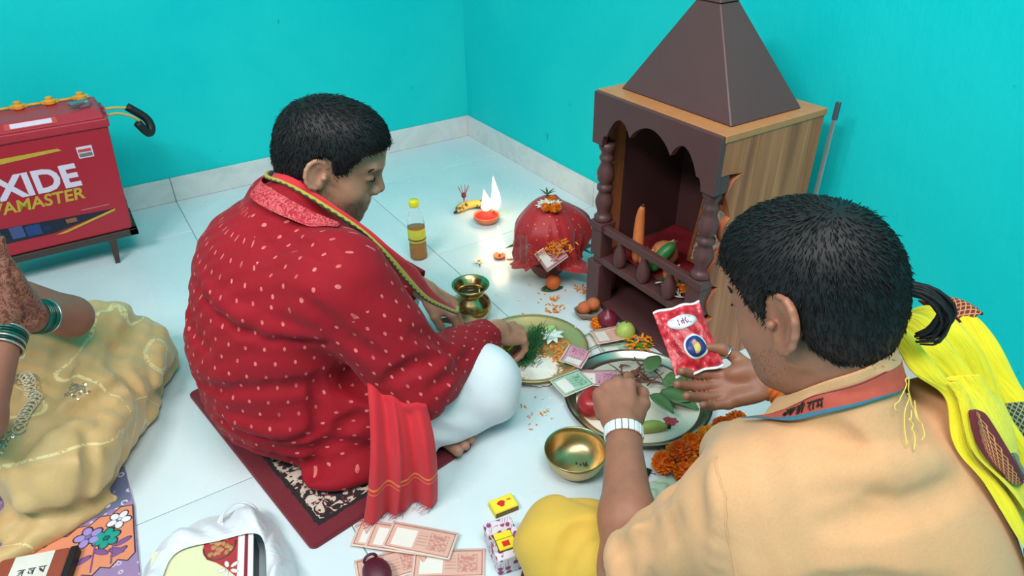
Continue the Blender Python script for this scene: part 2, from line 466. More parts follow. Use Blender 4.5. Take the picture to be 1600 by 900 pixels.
def wall(name, x0, x1, y0, y1, z0, z1, m, label):
    return tag(MB().box(x0, x1, y0, y1, z0, z1).build(name, m), label, 'wall', kind='structure')
wall('wall_back', X_L-.1, .1, 0, .1, -.05, H_C, M_WALL, 'turquoise painted wall behind the red battery')
wall('wall_right', 0, .1, Y_F-.1, 0, -.05, H_C, M_WALL, 'turquoise painted wall behind the wooden temple')
wall('wall_left', X_L-.1, X_L, Y_F-.1, 0, -.05, H_C, M_WALL, 'turquoise painted wall on the left side of the room')
wall('wall_front', X_L, 0, Y_F-.1, Y_F, -.05, H_C, M_WALL, 'turquoise painted wall behind the viewer')
tag(MB().box(X_L-.1, .1, Y_F-.1, .1, H_C, H_C+.1).build('ceiling', mat('white_ceiling', (235, 236, 234), .8)), 'plain white ceiling of the room', 'ceiling', kind='structure')
SK = .097
bb = MB().box(X_L, 0, -.004, 0, 0, SK-.001).build('baseboard_back', M_GROUT); tag(bb, 'pale tile skirting along the wall behind the battery', 'baseboard', kind='structure')
e = xs(GX, X_L)
for i in range(len(e)-1): MB().box(e[i+1]+.0012, e[i]-.0012, -.010, -.001, .0005, SK).build('skirting_tile', M_SKIRT, bb, bevel=.0015)
br = MB().box(-.004, 0, Y_F, -.0105, 0, SK-.001).build('baseboard_right', M_GROUT); tag(br, 'pale tile skirting along the wall behind the temple', 'baseboard', kind='structure')
e = xs(GY, Y_F)
for i in range(len(e)-1): MB().box(-.010, -.001, e[i+1]+.0012, min(e[i], -.0105)-.0012, .0005, SK).build('skirting_tile', M_SKIRT, br, bevel=.0015)

# ================================================================ the wooden temple
M_BROWN = mat('brown_enamel', (92, 58, 58), .42, var=.1, scale=8, bump=.15, bscale=60)
def m_lam():
    n = N('wood_laminate'); c = n.co(); v = n.map(c, (22, 22, 1.0)); a = n.noise(1, 5, v, .6, .5); b = n.noise(1, 2, n.map(c, (60, 60, 2)), .5)
    col = n.ramp(a, [(.30, lin((140, 70, 42))), (.45, lin((192, 108, 66))), (.6, lin((226, 140, 90))), (.75, lin((172, 94, 56)))])
    col = n.mix(n.math('MULTIPLY', b, .35), col, lin((84, 46, 30))); n.P(Base_Color=col, Roughness=.38); return n.m
M_LAM = m_lam()
M_TOPLAM = mat('edge_laminate', (196, 126, 78), .4, var=.2, scale=25)
TX0, TX1, TY0, TY1 = -.43, -.108, -1.908, -1.485; TYC = (TY0+TY1)/2
tp = empty('household_temple', ((TX0+TX1)/2, TYC, 0), 'brown wooden home temple with pyramid spire against the turquoise wall', 'temple')
# body: back, floor boards
MB().box(TX1-.012, TX1, TY0+.017, TY1-.017, .02, .62).build('back_panel', M_BROWN, tp)
MB().box(TX0+.002, TX1-.012, TY0+.017, TY1-.017, .0, .02).build('bottom_board', M_BROWN, tp, bevel=.0015)
MB().box(TX0-.004, TX1-.012, TY0+.017, TY1-.017, .152, .172).build('shelf', M_BROWN, tp, bevel=.002)
# side panels with scalloped front edge
prof = [(TX1, 0), (TX1, .622), (TX0, .622), (TX0, .545)]
def arc(c, r, a0, a1, n=9): return [(c[0]+r*math.cos(math.radians(a0+(a1-a0)*i/n)), c[1]+r*math.sin(math.radians(a0+(a1-a0)*i/n))) for i in range(n+1)]
prof += [(-.405, .545)]+arc((-.352, .49), .05, 100, 180)[::1]+arc((-.362, .40), .038, 115, 245)+arc((-.362, .300), .055, 115, 245)+arc((-.36, .205), .048, 115, 245)+[(-.40, .15), (-.415, .14), (-.415, 0)]
for s in (0, 1):
    y = TY0 if s == 0 else TY1-.016
    R = np.array([[1, 0, 0], [0, 0, 1], [0, 1, 0.]])
    MB(R, (0, 0, 0)).prism(prof, y, y+.016).build('side_panel', M_LAM, tp, bevel=.0012)
for y in (TY0+.0165, TY1-.0195): MB().box(-.345, TX1-.0125, y, y+.003, .021, .62).build('inner_lining', M_BROWN, tp)
# scalloped front arch
def sc(y0, y1, zb, h, n=10): return [(y0+(y1-y0)*i/n, zb+h*math.sin(PI*i/n)**.75) for i in range(n+1)]
half = [(-.211, .502), (-.172, .502)]+[(-.172+.012*(1-math.cos(t))*1., .502+.03*math.sin(t)) for t in np.linspace(0, PI/2, 5)][1:]
L = half+[(-.155+.085*i/10, .530+.022*i/10+.045*math.sin(PI*i/10)**.8) for i in range(11)]+[(-.07+.14*i/12, .552+.043*math.sin(PI*i/12)**.75) for i in range(1, 12)]
Rr = [(-y, z) for y, z in (half+[(-.155+.085*i/10, .530+.022*i/10+.045*math.sin(PI*i/10)**.8) for i in range(11)])][::-1]
low = L+Rr
poly = [(TYC+y, z) for y, z in low]+[(TY1, .636), (TY0, .636)]
R = np.array([[0, 0, 1], [1, 0, 0], [0, 1, 0.]])
MB(R).prism(poly, TX0-.016, TX0+.002).build('arch_fascia', M_BROWN, tp, bevel=.0015)
for y in (TY0, TY1-.02):   # cheeks of the arch seen from the side
    MB().box(TX0+.001, TX0+.03, y+.002, y+.018, .502, .62).build('arch_cheek', M_BROWN, tp)
MB().box(TX0-.004, TX1+.004, TY0-.002, TY1+.002, .622, .638).build('top_board', M_TOPLAM, tp, bevel=.0015)
# turned columns on square posts
cp = [(.022, 0), (.025, .004), (.025, .014), (.02, .018), (.017, .026), (.019, .036), (.0235, .05), (.0245, .06), (.021, .072), (.017, .082), (.0165, .09), (.022, .094), (.022, .104), (.0165, .108), (.0165, .114), (.0225, .122), (.0245, .134), (.0235, .146), (.018, .160), (.0155, .172), (.0195, .180), (.0195, .186), (.016, .190), (.0165, .200), (.0225, .210), (.0225, .225)]
for y in (TYC-.184, TYC+.184):
    MB().lathe(cp, 28, (TX0+.014, y, .278)).build('column', M_BROWN, tp, smooth=True)
    yy = y
    p = MB(); p.box(TX0-.012, TX0+.04, yy-.027, yy+.027, 0.0, .152).build('post', M_BROWN, tp, bevel=.002)
    q = MB(); q.box(TX0-.008, TX0+.036, yy-.022, yy+.022, .172, .272).box(TX0-.012, TX0+.04, yy-.0255, yy+.0255, .255, .2785).build('column_block', M_BROWN, tp, bevel=.003)
# railing
MB().box(TX0-.004, TX0+.016, TYC-.162, TYC+.162, .250, .272).build('rail', M_BROWN, tp, bevel=.003)
bp = [(.012, 0), (.0155, .006), (.0185, .018), (.0185, .034), (.015, .05), (.010, .062), (.009, .072), (.012, .078)]
for dy in (-.095, 0, .095): MB().lathe(bp, 20, (TX0+.007, TYC+dy, .172)).build('baluster', M_BROWN, tp, smooth=True)
# pyramid spire
bx0, bx1, by0, by1 = -.386, -.154, TYC-.181, TYC+.181; cx, cy = -.268, TYC+.01
b0 = [(bx0, by0, .638), (bx1, by0, .638), (bx1, by1, .638), (bx0, by1, .638)]
tz = .858; tw = .03; t0 = [(cx-tw, cy-.036, tz), (cx+tw, cy-.036, tz), (cx+tw, cy+.036, tz), (cx-tw, cy+.036, tz)]
MB().hexa(b0, t0).build('spire', M_BROWN, tp, bevel=.004)
MB().hexa([(x+(cx-x)*-.12, y+(cy-y)*-.12, tz) for x, y, z in t0], [(x+(cx-x)*.1, y+(cy-y)*.1, tz+.012) for x, y, z in t0]).build('spire_cap', M_BROWN, tp, bevel=.003)
# metal strip leaning behind the temple
rd = empty('metal_strip', (-.07, -1.93, 0), 'thin grey metal strip leaning on the wall behind the temple', 'metal strip')
MB(rotx(.0)@roty(.02), (-.099, -1.921, 0)).box(-.003, .003, -.005, .005, .002, .648).build('strip_blade', mat('dull_steel', (176, 186, 190), .35, .7), rd, bevel=.001)
MB(roty(.02), (-.099, -1.921, 0)).box(-.0042, .0042, -.006, .006, .61, .652).build('strip_tip', mat('grey_plastic', (70, 84, 92), .5), rd, bevel=.002)
# ================================================================ battery on its stand
M_RED = mat('red_battery_plastic', (176, 34, 52), .38, var=.06, bump=.1, bscale=300)
M_REDL = mat('red_lid_plastic', (182, 44, 60), .4, var=.06)
M_BLK = mat('black_rubber', (20, 20, 24), .55); M_GOLD = mat('gold_print', (200, 160, 60), .4, var=.2); M_WHT = mat('white_print', (225, 205, 225), .5, var=.04)
M_DKP = mat('dark_print', (28, 30, 48), .4, var=.3)
bx, by = -1.735, -.32
bat = empty('inverter_battery', (bx, by, .105), 'tall red inverter battery with white and gold lettering on a low stand', 'battery')
X0, X1 = -1.985, -1.49; YF, YB = -.418, -.225; ZB, ZT = .105, .455; tp_ = .012
case = MB().hexa([(X0+.02, YF+tp_*.5, ZB), (X1-.028, YF+tp_*.5, ZB), (X1-.028, YB-tp_*.5, ZB), (X0+.02, YB-tp_*.5, ZB)], [(X0, YF, ZT), (X1, YF, ZT), (X1, YB, ZT), (X0, YB, ZT)])
cs = case.build('case', M_RED, bat, bevel=.006)
def face(x, z, lift=.0): # point on the slightly tapered front face
    t = (ZT-z)/(ZT-ZB); return np.array([x, YF+tp_*.5*t-lift, z])
for i in range(6):  # ribs at the foot of the end wall
    z = ZB+.012+i*.015; t = (ZT-z)/(ZT-ZB); MB().box(X1-.028*t-.004, X1-.028*t+.0035, YF+.02, YB-.02, z, z+.008).build('rib', M_RED, cs, bevel=.001)
MB().box(X0-.004, X1+.006, YF-.006, YB+.006, ZT-.004, ZT+.022).build('lid_flange', M_REDL, bat, bevel=.004)
lid = MB().hexa([(X0+.004, YF+.002, ZT+.022), (X1-.002, YF+.002, ZT+.022), (X1-.002, YB-.002, ZT+.022), (X0+.004, YB-.002, ZT+.022)], [(X0+.01, YF+.03, ZT+.046), (X1-.008, YF+.03, ZT+.046), (X1-.008, YB-.008, ZT+.046), (X0+.01, YB-.008, ZT+.046)]).build('lid', M_REDL, bat, bevel=.004)
M_ORG = mat('orange_plastic', (240, 160, 50), .45)
for i in range(6):
    x = X1-.045-i*.085
    if x < X0+.02: break
    mb = MB(); mb.lathe([(.012, 0), (.017, .004), (.017, .012), (.010, .016), (.010, .022), (.006, .025)], 18, (x, YB-.028, ZT+.046)); mb.box(x-.022, x+.022, YB-.032, YB-.024, ZT+.05, ZT+.06)
    mb.build('vent_plug', M_ORG, bat)
    if i < 5: MB().tube([(x-.018, YB-.028, ZT+.054), (x-.067, YB-.028, ZT+.054)], .004, 8).build('vent_pipe', M_ORG, bat, smooth=True)
tm = MB().box(X1-.06, X1-.028, YF+.06, YF+.092, ZT+.046, ZT+.066).build('terminal', mat('lead_grey', (150, 150, 155), .4, .7), bat, bevel=.003)
MB(rotz(.35), (X1-.055, YF+.07, 0)).box(-.03, .012, -.016, .01, ZT+.058, ZT+.068).build('terminal_lug', mat('lead_grey', 0), tm, bevel=.002)
MB().box(X1-.085, X1-.03, YB-.07, YB-.05, ZT+.046, ZT+.0475).build('lid_sticker', M_WHT, bat)
# label strip on the lid slope
sl = nrm((0, .028, .024)); o0 = np.array([0, YF+.005, ZT+.0245])
def slope(x, u): return np.array([x, 0, 0])+o0+sl*u+np.array([0, -.0008, .0008])
def patch(q, m, name, par): return mesh_obj(name, q, [(0, 1, 2, 3)], m, par, smooth=False, thick=.0008)
patch([slope(-1.75, .006), slope(-1.615, .006), slope(-1.615, .028), slope(-1.75, .028)], mat('red_print', (205, 70, 70), .5), 'lid_label', lid)
patch([p+np.array([0, -.0008, .0008]) for p in (slope(-1.735, .009), slope(-1.628, .009), slope(-1.628, .025), slope(-1.735, .025))], M_WHT, 'label_panel', lid)
# printed face
up = nrm(face(0, .4)-face(0, .2)); rx = np.array([1., 0, 0])
def quad(pts, m, name, lift=.0008): return patch([face(x, z, lift) for x, z in pts], m, name, cs)
text_mesh('EXIDE', .098, M_WHT, 'brand_lettering', cs, face(-1.612, .288, .0006), rx, up, bold=.0035, align='RIGHT', sx=1.0)
text_mesh('INVAMASTER', .052, M_GOLD, 'model_lettering', cs, face(-1.617, .243, .0006), rx, up, bold=.0012, shear=.18, align='RIGHT', sx=.98)
quad([(-1.84, .392), (-1.70, .397), (-1.632, .408), (-1.70, .412), (-1.84, .414)][:1]+[(-1.632, .403), (-1.64, .411), (-1.84, .410)], M_GOLD, 'gold_stripe')
quad([(-1.594, .368), (-1.553, .368), (-1.551, .404), (-1.594, .404)], M_WHT, 'rating_sticker', .0006)
quad([(-1.591, .372), (-1.556, .372), (-1.556, .383), (-1.591, .383)], mat('grey_print', (120, 110, 110)), 'sticker_print', .0014)
quad([(-1.591, .387), (-1.556, .387), (-1.556, .396), (-1.591, .396)], mat('red_print', 0), 'sticker_print', .0014)
quad([(-1.98, .150), (-1.73, .150), (-1.548, .186), (-1.98, .205)], M_DKP, 'picture_strip')
quad([(-1.73, .142), (-1.70, .142), (-1.548, .180), (-1.548, .187)], M_GOLD, 'gold_stripe', .0014)
for x0, x1, z0, z1, m in ((-1.80, -1.76, .158, .192, (40, 60, 120)), (-1.84, -1.805, .160, .198, (70, 80, 130)), (-1.755, -1.735, .165, .180, (20, 40, 90)), (-1.69, -1.66, .172, .186, (150, 90, 60))):
    quad([(x0, z0), (x1, z0), (x1, z1), (x0, z1)], mat('print_%d' % m[0], m, .4), 'picture_detail', .0014)
quad([(-1.64, .2035), (-1.56, .2035), (-1.56, .2055), (-1.64, .2055)], mat('small_print', (205, 130, 140)), 'small_print', .0008)
# rope handle with black grip on the end wall
M_ROPE = mat('yellow_rope', (214, 168, 84), .8, bump=.6, bscale=500)
hd = MB(); P1 = smooth_path([(X1+.004, -.36, .468), (X1+.04, -.35, .466), (X1+.075, -.345, .448), (X1+.1, -.34, .42)], 14); P2 = smooth_path([(X1+.004, -.31, .475), (X1+.04, -.31, .474), (X1+.08, -.31, .462), (X1+.11, -.315, .43)], 14)
hd.tube(P1, .0042, 8); hd.tube(P2, .0042, 8); h = hd.build('rope_handle', M_ROPE, bat, smooth=True)
MB().tube(smooth_path([(X1+.072, -.31, .472), (X1+.115, -.315, .428), (X1+.122, -.325, .395), (X1+.108, -.338, .385), (X1+.085, -.345, .425)], 22), .0135, 10).build('grip', M_BLK, h, smooth=True)
for y in (-.36, -.31): MB().box(X1+.001, X1+.008, y-.012, y+.012, .452, .486).build('handle_lug', M_REDL, bat, bevel=.002)
# stand
st = empty('battery_stand', (bx, by, 0), 'low dark metal stand with splayed legs under the red battery', 'stand')
M_LEG = mat('brown_metal_leg', (74, 62, 58), .5, .3)
MB().box(X0+.005, X1-.014, YF+.0, YF+.022, .082, .104).box(X0+.005, X1-.014, YB-.022, YB, .082, .104).box(X0+.005, X0+.03, YF, YB, .082, .104).box(X1-.04, X1-.014, YF, YB, .082, .104).build('stand_frame', M_LEG, st, bevel=.002)
MB().box(X0+.01, X1-.02, YF+.02, YB-.02, .092, .1035).build('stand_tray', mat('teal_enamel', (40, 130, 125), .5), st)
for x, dx in ((X1-.095, -.008), (X0+.08, .008)):
    for y, dy in ((YF+.012, -.012), (YB-.012, .012)):
        a = .012; c = .007
        MB().hexa([(x+dx-c, y+dy-c, 0), (x+dx+c, y+dy-c, 0), (x+dx+c, y+dy+c, 0), (x+dx-c, y+dy+c, 0)], [(x-a, y-a, .083), (x+a, y-a, .083), (x+a, y+a, .083), (x-a, y+a, .083)]).build('leg', M_LEG, st, bevel=.0015)
# ================================================================ figures: heads, hands, hair
def tf(o, A, s=1.):
    A = np.asarray(A, float)*s; o = np.asarray(o, float); return lambda p: o+A@np.asarray(p, float)
def head_ops(o, A, s=1., ear=1.):
    w = tf(o, A, s); E = lambda c, r, k=.02, op='+', R=None: ell(w(c), tuple(np.asarray(r)*s), np.asarray(A) if R is None else np.asarray(A)@R, k*s, op)
    C = lambda a, b, ra, rb=None, k=.02, op='+': cap(w(a), w(b), ra*s, (ra if rb is None else rb)*s, k*s, op)
    ops = [E((-.010, 0, .03), (.096, .077, .086)), E((.028, 0, -.03), (.062, .064, .083), .03)]
    for y in (-1, 1):
        ops += [C((-.012, y*.052, -.055), (.050, y*.020, -.105), .024, .022, .03), E((.052, y*.036, -.04), (.027, .024, .028), .025)]
    ops += [E((.066, 0, -.108), (.022, .026, .018), .022), C((.083, -.034, .024), (.083, .034, .024), .011, k=.022), C((.070, 0, .05), (.085, 0, .02), .03, .014, .03)]
    for y in (-1, 1): ops += [E((.098, y*.032, .002), (.016, .019, .012), .014, '-')]
    for y in (-1, 1): ops += [E((.0765, y*.032, .0), (.0145, .0155, .0115), .004)]
    ops += [C((.088, 0, .010), (.107, 0, -.030), .008, .0112, .012), E((.098, .0125, -.036), (.011, .009, .0085), .007), E((.098, -.0125, -.036), (.011, .009, .0085), .007)]
    ops += [E((.056, 0, -.068), (.036, .038, .036), .025), E((.015, 0, -.098), (.05, .052, .034), .03), C((.090, -.012, -.0645), (.090, .012, -.0645), .0055, k=.008), C((.087, -.013, -.0785), (.087, .013, -.0785), .0062, k=.009)]
    ops += [C((.0975, -.021, -.0715), (.0975, .021, -.0715), .0024, k=.003, op='-')]
    for y in (-1, 1):
        R = rotz(-y*.42)@rotx(y*.12)@roty(-.12); ec = V3(-.016, y*.082, -.004); hx_ = [w(ec+ear*R@V3(.0265*math.cos(t), y*.0045, .0325*math.sin(t)+(.0 if math.sin(t) > 0 else -.001))) for t in np.radians(np.linspace(35, 262, 10))]
        er = lambda c: tuple(ec+ear*(V3(c)-ec)); eR = lambda r: tuple(np.array(r)*np.array([ear, 1, ear]))
        ops += [E((-.016, y*.082, -.004), eR((.028, .0075, .034)), .006, '+', R), C(er((-.006, y*.078, -.034)), er((-.010, y*.080, -.026)), .0085*ear, .0075*ear, .008),
                E((-.008, y*.092, -.003), eR((.0165, .0125, .0215)), .004, '-', R), E(er((-.022, y*.0905, .008)), eR((.007, .004, .017)), .004, '-', R), E((-.001, y*.086, -.006), (.006, .006, .006), .004)]+[cap(hx_[i], hx_[i+1], .0042*s, .0042*s, .003*s) for i in range(9)]
    return ops
def hair_line(o, A, s=1., nape=-.07, fringe=.07, burn=-.02):
    A = np.asarray(A); o = np.asarray(o)
    xs_ = np.array([-.16, -.09, -.055, -.035, -.028, -.012, .004, .022, .030, .045, .06, .085, .12]); zs = np.array([nape, nape, nape*.8, -.035, .022, .034, .034, burn+.005, burn+.012, .028, .05, fringe, fringe+.01])
    def f(P):
        q = (P-o)@A/s; return (np.interp(q[:, 0], xs_, zs)-q[:, 2])*.7*s
    return f
def hair_ops(o, A, s=1., puff=1., **k):
    w = tf(o, A, s); E = lambda c, r, kk=.02, op='+': ell(w(c), tuple(np.asarray(r)*s), np.asarray(A), kk*s, op)
    return [E((-.012, 0, .037), (.104*puff, .085*puff, .090*puff)), E((.035, 0, .062), (.066, .066, .054), .04), E((-.045, 0, -.015), (.066, .069, .08), .04), fun(hair_line(o, A, s, **k), .006, '&')]
def hair_strands(V, F, o, A, n, L=.03, rad=.0011, lift=.35, flow=None, seed=1, zmin=-1):
    """thin tapered strands following the combing direction, so that the outline is not a shell"""
    r = np.random.default_rng(seed); A = np.asarray(A); nm = np.zeros_like(V); e1 = V[F[:, 1]]-V[F[:, 0]]; e2 = V[F[:, 3]]-V[F[:, 0]]; fn = np.cross(e1, e2)
    for i in range(4): np.add.at(nm, F[:, i], fn)
    nm /= np.linalg.norm(nm, axis=1, keepdims=True)+1e-12
    pick = r.choice(len(V), n, replace=False if n < len(V) else True); P = V[pick]; Nn = nm[pick]; q = (P-np.asarray(o))@A
    d = flow(q)@A.T; d = d-(d*Nn).sum(1, keepdims=True)*Nn; d /= np.linalg.norm(d, axis=1, keepdims=True)+1e-9
    d = d+r.normal(0, .14, d.shape); ln = L*r.uniform(.6, 1.25, n); vs = []; fs = []
    side = np.cross(Nn, d); side /= np.linalg.norm(side, axis=1, keepdims=True)+1e-9
    up = np.cross(d, side); lf = lift*r.uniform(.3, 1.3, n)
    a = P-Nn*.002; b = P+d*(ln*.5)[:, None]+Nn*(ln*.5*lf)[:, None]; c = P+d*ln[:, None]+Nn*(ln*lf*.75)[:, None]
    st = np.stack([a+side*rad, a-side*rad, a+up*rad, b+side*rad, b-side*rad, b+up*rad*1.2, c], 1).reshape(-1, 3)
    base = np.arange(n)[:, None]*7
    fq = np.array([[0, 1, 4, 3], [1, 2, 5, 4], [2, 0, 3, 5], [3, 4, 6, 6], [4, 5, 6, 6], [5, 3, 6, 6]])
    return st, [tuple(x for x in ((b0+q_).tolist() if q_[2] != q_[3] else (b0+q_[:3]).tolist())) for b0 in base for q_ in fq]
def hand_ops(o, A, curl, thumb, s=1., spread=(.10, .02, -.06, -.16), k=.006):
    """A: columns fingers / thumb side / back of hand. curl: 4 x (mcp, pip, dip) radians. thumb: 3 directions."""
    w = tf(o, A, s); mc = [(.086, .028, .000), (.090, .007, .003), (.085, -.014, .001), (.076, -.032, -.004)]
    Ls = [(.042, .026, .021), (.046, .030, .022), (.042, .028, .022), (.033, .021, .019)]; rs = [.0100, .0102, .0097, .0087]
    palm = [cap(w((-.03, 0, 0)), w((.015, 0, 0)), .026*s, .024*s, .02*s)]
    for i, m in enumerate(mc):
        palm.append(cap(w((.005, .012-.008*i, -.001)), w(m), .0165*s, .0125*s*(1 if i < 3 else .9), .012*s))
    palm += [ell(w((.036, .026, -.013)), (.034*s, .019*s, .016*s), A, .012*s), ell(w((.036, -.024, -.010)), (.036*s, .014*s, .015*s), A, .012*s)]
    fg = []; tips = []
    for i in range(4):
        p = np.array(mc[i], float); ang = 0; ch = [p]; sp = spread[i]
        for j in range(3):
            ang += curl[i][j]; dr = np.array([math.cos(ang)*math.cos(sp), math.sin(sp)*max(.25, math.cos(ang)), -math.sin(ang)]); p = p+nrm(dr)*Ls[i][j]; ch.append(p)
        r = rs[i]; rad = [r*1.12, r, r*.93, r*.80]
        fg.append(grp([cap(w(ch[j]), w(ch[j+1]), rad[j]*s, rad[j+1]*s, .004*s) for j in range(3)], 0)); tips.append((w(ch[3]), w(ch[2])))
    p = np.array((.016, .022, -.008)); ch = [p]
    for d, l in zip(thumb, (.044, .034, .028)): p = p+nrm(d)*l; ch.append(p)
    th = [cap(w(ch[0]), w(ch[1]), .0155*s, .0125*s, .005*s), cap(w(ch[1]), w(ch[2]), .0118*s, .0112*s, .005*s), cap(w(ch[2]), w(ch[3]), .0112*s, .0082*s, .005*s)]
    hand = [grp(palm, 0), grp(fg, k*s), grp(th, .010*s)]
    return [grp(hand, .012)], tips+[(w(ch[3]), w(ch[2]))], [w(x) for x in ch]
def m_skin(name, c, dark=.72, pink=(.10, 0, 0)):
    n = N(name); co = n.co(); c = np.array(lin(c)); a = n.noise(26, 4, co, .6); b = n.noise(4, 3, co)
    col = n.mix(n.ramp(a, [(.3, (0,)*3), (.7, (1,)*3)]), tuple(c*dark), tuple(c)); col = n.mix(n.math('MULTIPLY', b, .35), col, tuple(c*np.array([1.12, .82, .78])))
    n.P(Base_Color=col, Roughness=.48, Subsurface_Weight=.12, Subsurface_Radius=(.012, .005, .003), Subsurface_Scale=.4); n.bump(n.noise(420, 3, co), .12, .0006); return n.m
def m_hair(name='black_hair', c=(14, 13, 15)):
    n = N(name); co = n.co(); a = n.noise(1, 3, n.map(co, (90, 90, 14)), .6)
    n.P(Base_Color=n.mix(a, lin((8, 8, 10)), lin((26, 24, 26))), Roughness=.55, Specular_IOR_Level=.35); n.bump(a, .5, .002); return n.m
def m_cloth(name, c, weave=900, var=.12, rough=.85, fold=.0, sheen=.15, fscale=18, uv=False):
    n = N(name); co = n.co(); c = np.array(lin(c)); v = n.noise(7, 4, co, .6)
    col = n.mix(v, tuple(c*(1-var)), tuple(np.clip(c*(1+var), 0, 1))); th = n.noise(1, 2, n.map(co, (weave*.25, weave*.25, weave*.03)), .6)
    col = n.mix(n.math('MULTIPLY', th, .22), col, tuple(c*.72)); n.P(Base_Color=col, Roughness=rough, Sheen_Weight=sheen, Sheen_Roughness=.4)
    h = n.noise(weave, 2, co)
    if fold: h = n.math('ADD', n.math('MULTIPLY', h, .15), n.math('MULTIPLY', n.noise(fscale, 3, co, .5, .8), 1.)); n.bump(h, fold, .012)
    else: n.bump(h, .15, .001)
    return n
def seams(V, F): return V
M_HAIR = m_hair()
def person(name, ops, h, m, label, group=None):
    V, F = sdf_mesh(ops, h); base = np.array([V[:, 0].mean(), V[:, 1].mean(), V[:, 2].min()])
    o = mesh_obj(name, V, F, m, loc=base); return tag(o, label, 'person', group)
# ================================================================ man in the red kurta
RF = nrm((.97, .0, 0))
Rsh, Relb, Rwr = V3(-1.225, -1.70, .45), V3(-1.12, -1.775, .215), V3(-.855, -1.632, .142)
Lsh, Lelb, Lwr = V3(-1.205, -1.335, .45), V3(-1.05, -1.255, .235), V3(-.925, -1.395, .172)
hc = V3(-1.148, -1.517, .622); hf = nrm((.88, -.47, 0)); pt = .36
HA = np.stack([hf*math.cos(pt)+V3(0, 0, -math.sin(pt)), np.cross((0, 0, 1.), hf), hf*math.sin(pt)+V3(0, 0, math.cos(pt))], 1)
neck0, neck1 = V3(-1.235, -1.515, .46), hc+HA@V3(-.035, 0, -.06)
M_SKIN1 = m_skin('tan_skin', (186, 138, 112))
la = frame((.62, -.42, -.62), (.25, -.35, .9)); la[:, 1] = nrm(np.cross(la[:, 0], la[:, 2])); lh, ltips, _ = hand_ops(Lwr+V3(.012, -.008, -.012), la, [(.55, 1.0, .6), (.6, .95, .6), (.75, 1.0, .6), (.9, 1.0, .6)], [(.8, .55, -.35), (.9, .1, -.45), (.85, -.1, -.5)], .98)
ra = frame((.86, .12, -.42), (.4, -.1, .9)); ra[:, 1] = nrm(np.cross(ra[:, 2], ra[:, 0])); rh, rtips, _ = hand_ops(Rwr+V3(.012, .0, -.004), ra, [(.7, .9, .5), (.75, .9, .5), (.8, .9, .5), (.9, .9, .5)], [(.8, .55, -.4), (.9, .0, -.5), (.85, -.2, -.6)], .98)
body = [ell((-1.35, -1.52, .16), (.13, .16, .11), None, .05), ell((-1.30, -1.52, .32), (.11, .14, .16), None, .05), cap(neck0, neck1, .058, .054, .04), cap(Rsh, Lsh, .05, k=.04)]
body += [grp(head_ops(hc, HA, 1.0, .86), .025)]
body += [cap(Rsh, Relb, .045, .04), cap(Relb, Rwr+V3(.02, 0, 0), .038, .026), cap(Lsh, Lelb, .045, .04), cap(Lelb, Lwr+V3(.01, -.006, -.01), .038, .026)] + lh + rh
# legs folded underneath and a bare foot whose toes show below the right knee
Rk, Lk = V3(-.955, -1.745, .105), V3(-.96, -1.27, .105)
body += [cap((-1.33, -1.60, .13), Rk, .07, .055), cap((-1.33, -1.44, .13), Lk, .07, .055), cap(Rk, (-1.10, -1.42, .07), .048, .035), cap(Lk, (-1.16, -1.62, .05), .048, .034)]
body += [cap((-1.17, -1.64, .05), (-1.075, -1.76, .038), .030, .026, .02), cap((-1.14, -1.66, .045), (-1.045, -1.735, .036), .028, .022, .02)]
tz = [((-1.085, -1.775), (-1.068, -1.833), .0125), ((-1.066, -1.768), (-1.046, -1.828), .0105), ((-1.050, -1.758), (-1.026, -1.818), .0100), ((-1.036, -1.748), (-1.008, -1.804), .0095), ((-1.024, -1.738), (-.994, -1.786), .009)]
body += [grp([cap((a[0], a[1], .032), (b[0], b[1], .024), r*1.1, r, .004) for a, b, r in tz], .008)]
man = person('person', body, .0036, M_SKIN1, 'man in a dotted red kurta and white trousers sitting cross-legged on a mat')
man['label'] = 'man in a dotted red kurta and white trousers sitting cross-legged on a mat'
# face details
M_EYE = mat('dark_eye', (30, 22, 20), .2); M_BROW = mat('black_brow', (18, 15, 15), .8); M_LIP = mat('lip', (140, 82, 76), .5)
def face_bits(o, A, s, parent, beard=True, lipc=None):
    w = tf(o, A, s)
    for y in (-1, 1):
        b = MB(); pts = [w((.086, y*.014, .022)), w((.0925, y*.026, .0285)), w((.089, y*.04, .028)), w((.077, y*.052, .018))]
        b.tube(smooth_path(pts, 10), np.linspace(.0035, .0018, 10)*s, 6).build('eyebrow', M_BROW, parent, smooth=True)
        pts = [w((.0915, y*.019, -.004)), w((.0925, y*.028, -.0065)), w((.0905, y*.038, -.0055)), w((.085, y*.046, -.003))]
        MB().tube(smooth_path(pts, 10), .0016*s, 6).build('eyelash', M_BROW, parent, smooth=True)
face_bits(hc, HA, 1., man)
def stubble(name, parent, o, A, s, m, dark, amt=.6):
    """adds a short-beard tint to the skin material along cheeks, jaw and upper lip"""
    pass
hops = hair_ops(hc, HA, .985, 1.0, nape=-.062, fringe=.062, burn=-.03)
Vh, Fh = sdf_mesh(hops, .004, lohi=(hc-.17, hc+.17))
def flow1(q):
    d = q-np.array([-.055, .012, .115]); d[:, 0] += .035*np.clip(q[:, 2]/.1, 0, 1); return d
sv, sf = hair_strands(Vh, Fh, hc, HA, 7500, .013, .0008, .10, flow1, 3)
tf_ = q_ = (Vh-hc)@HA; sel = np.nonzero((q_[:, 0] > .045) & (q_[:, 2] > .05))[0]
nv = len(Vh); allf = [tuple(x) for x in Fh.tolist()]+[tuple(i+nv for i in q) for q in sf]
mesh_obj('hair', np.vstack([Vh, sv]), allf, M_HAIR, man)
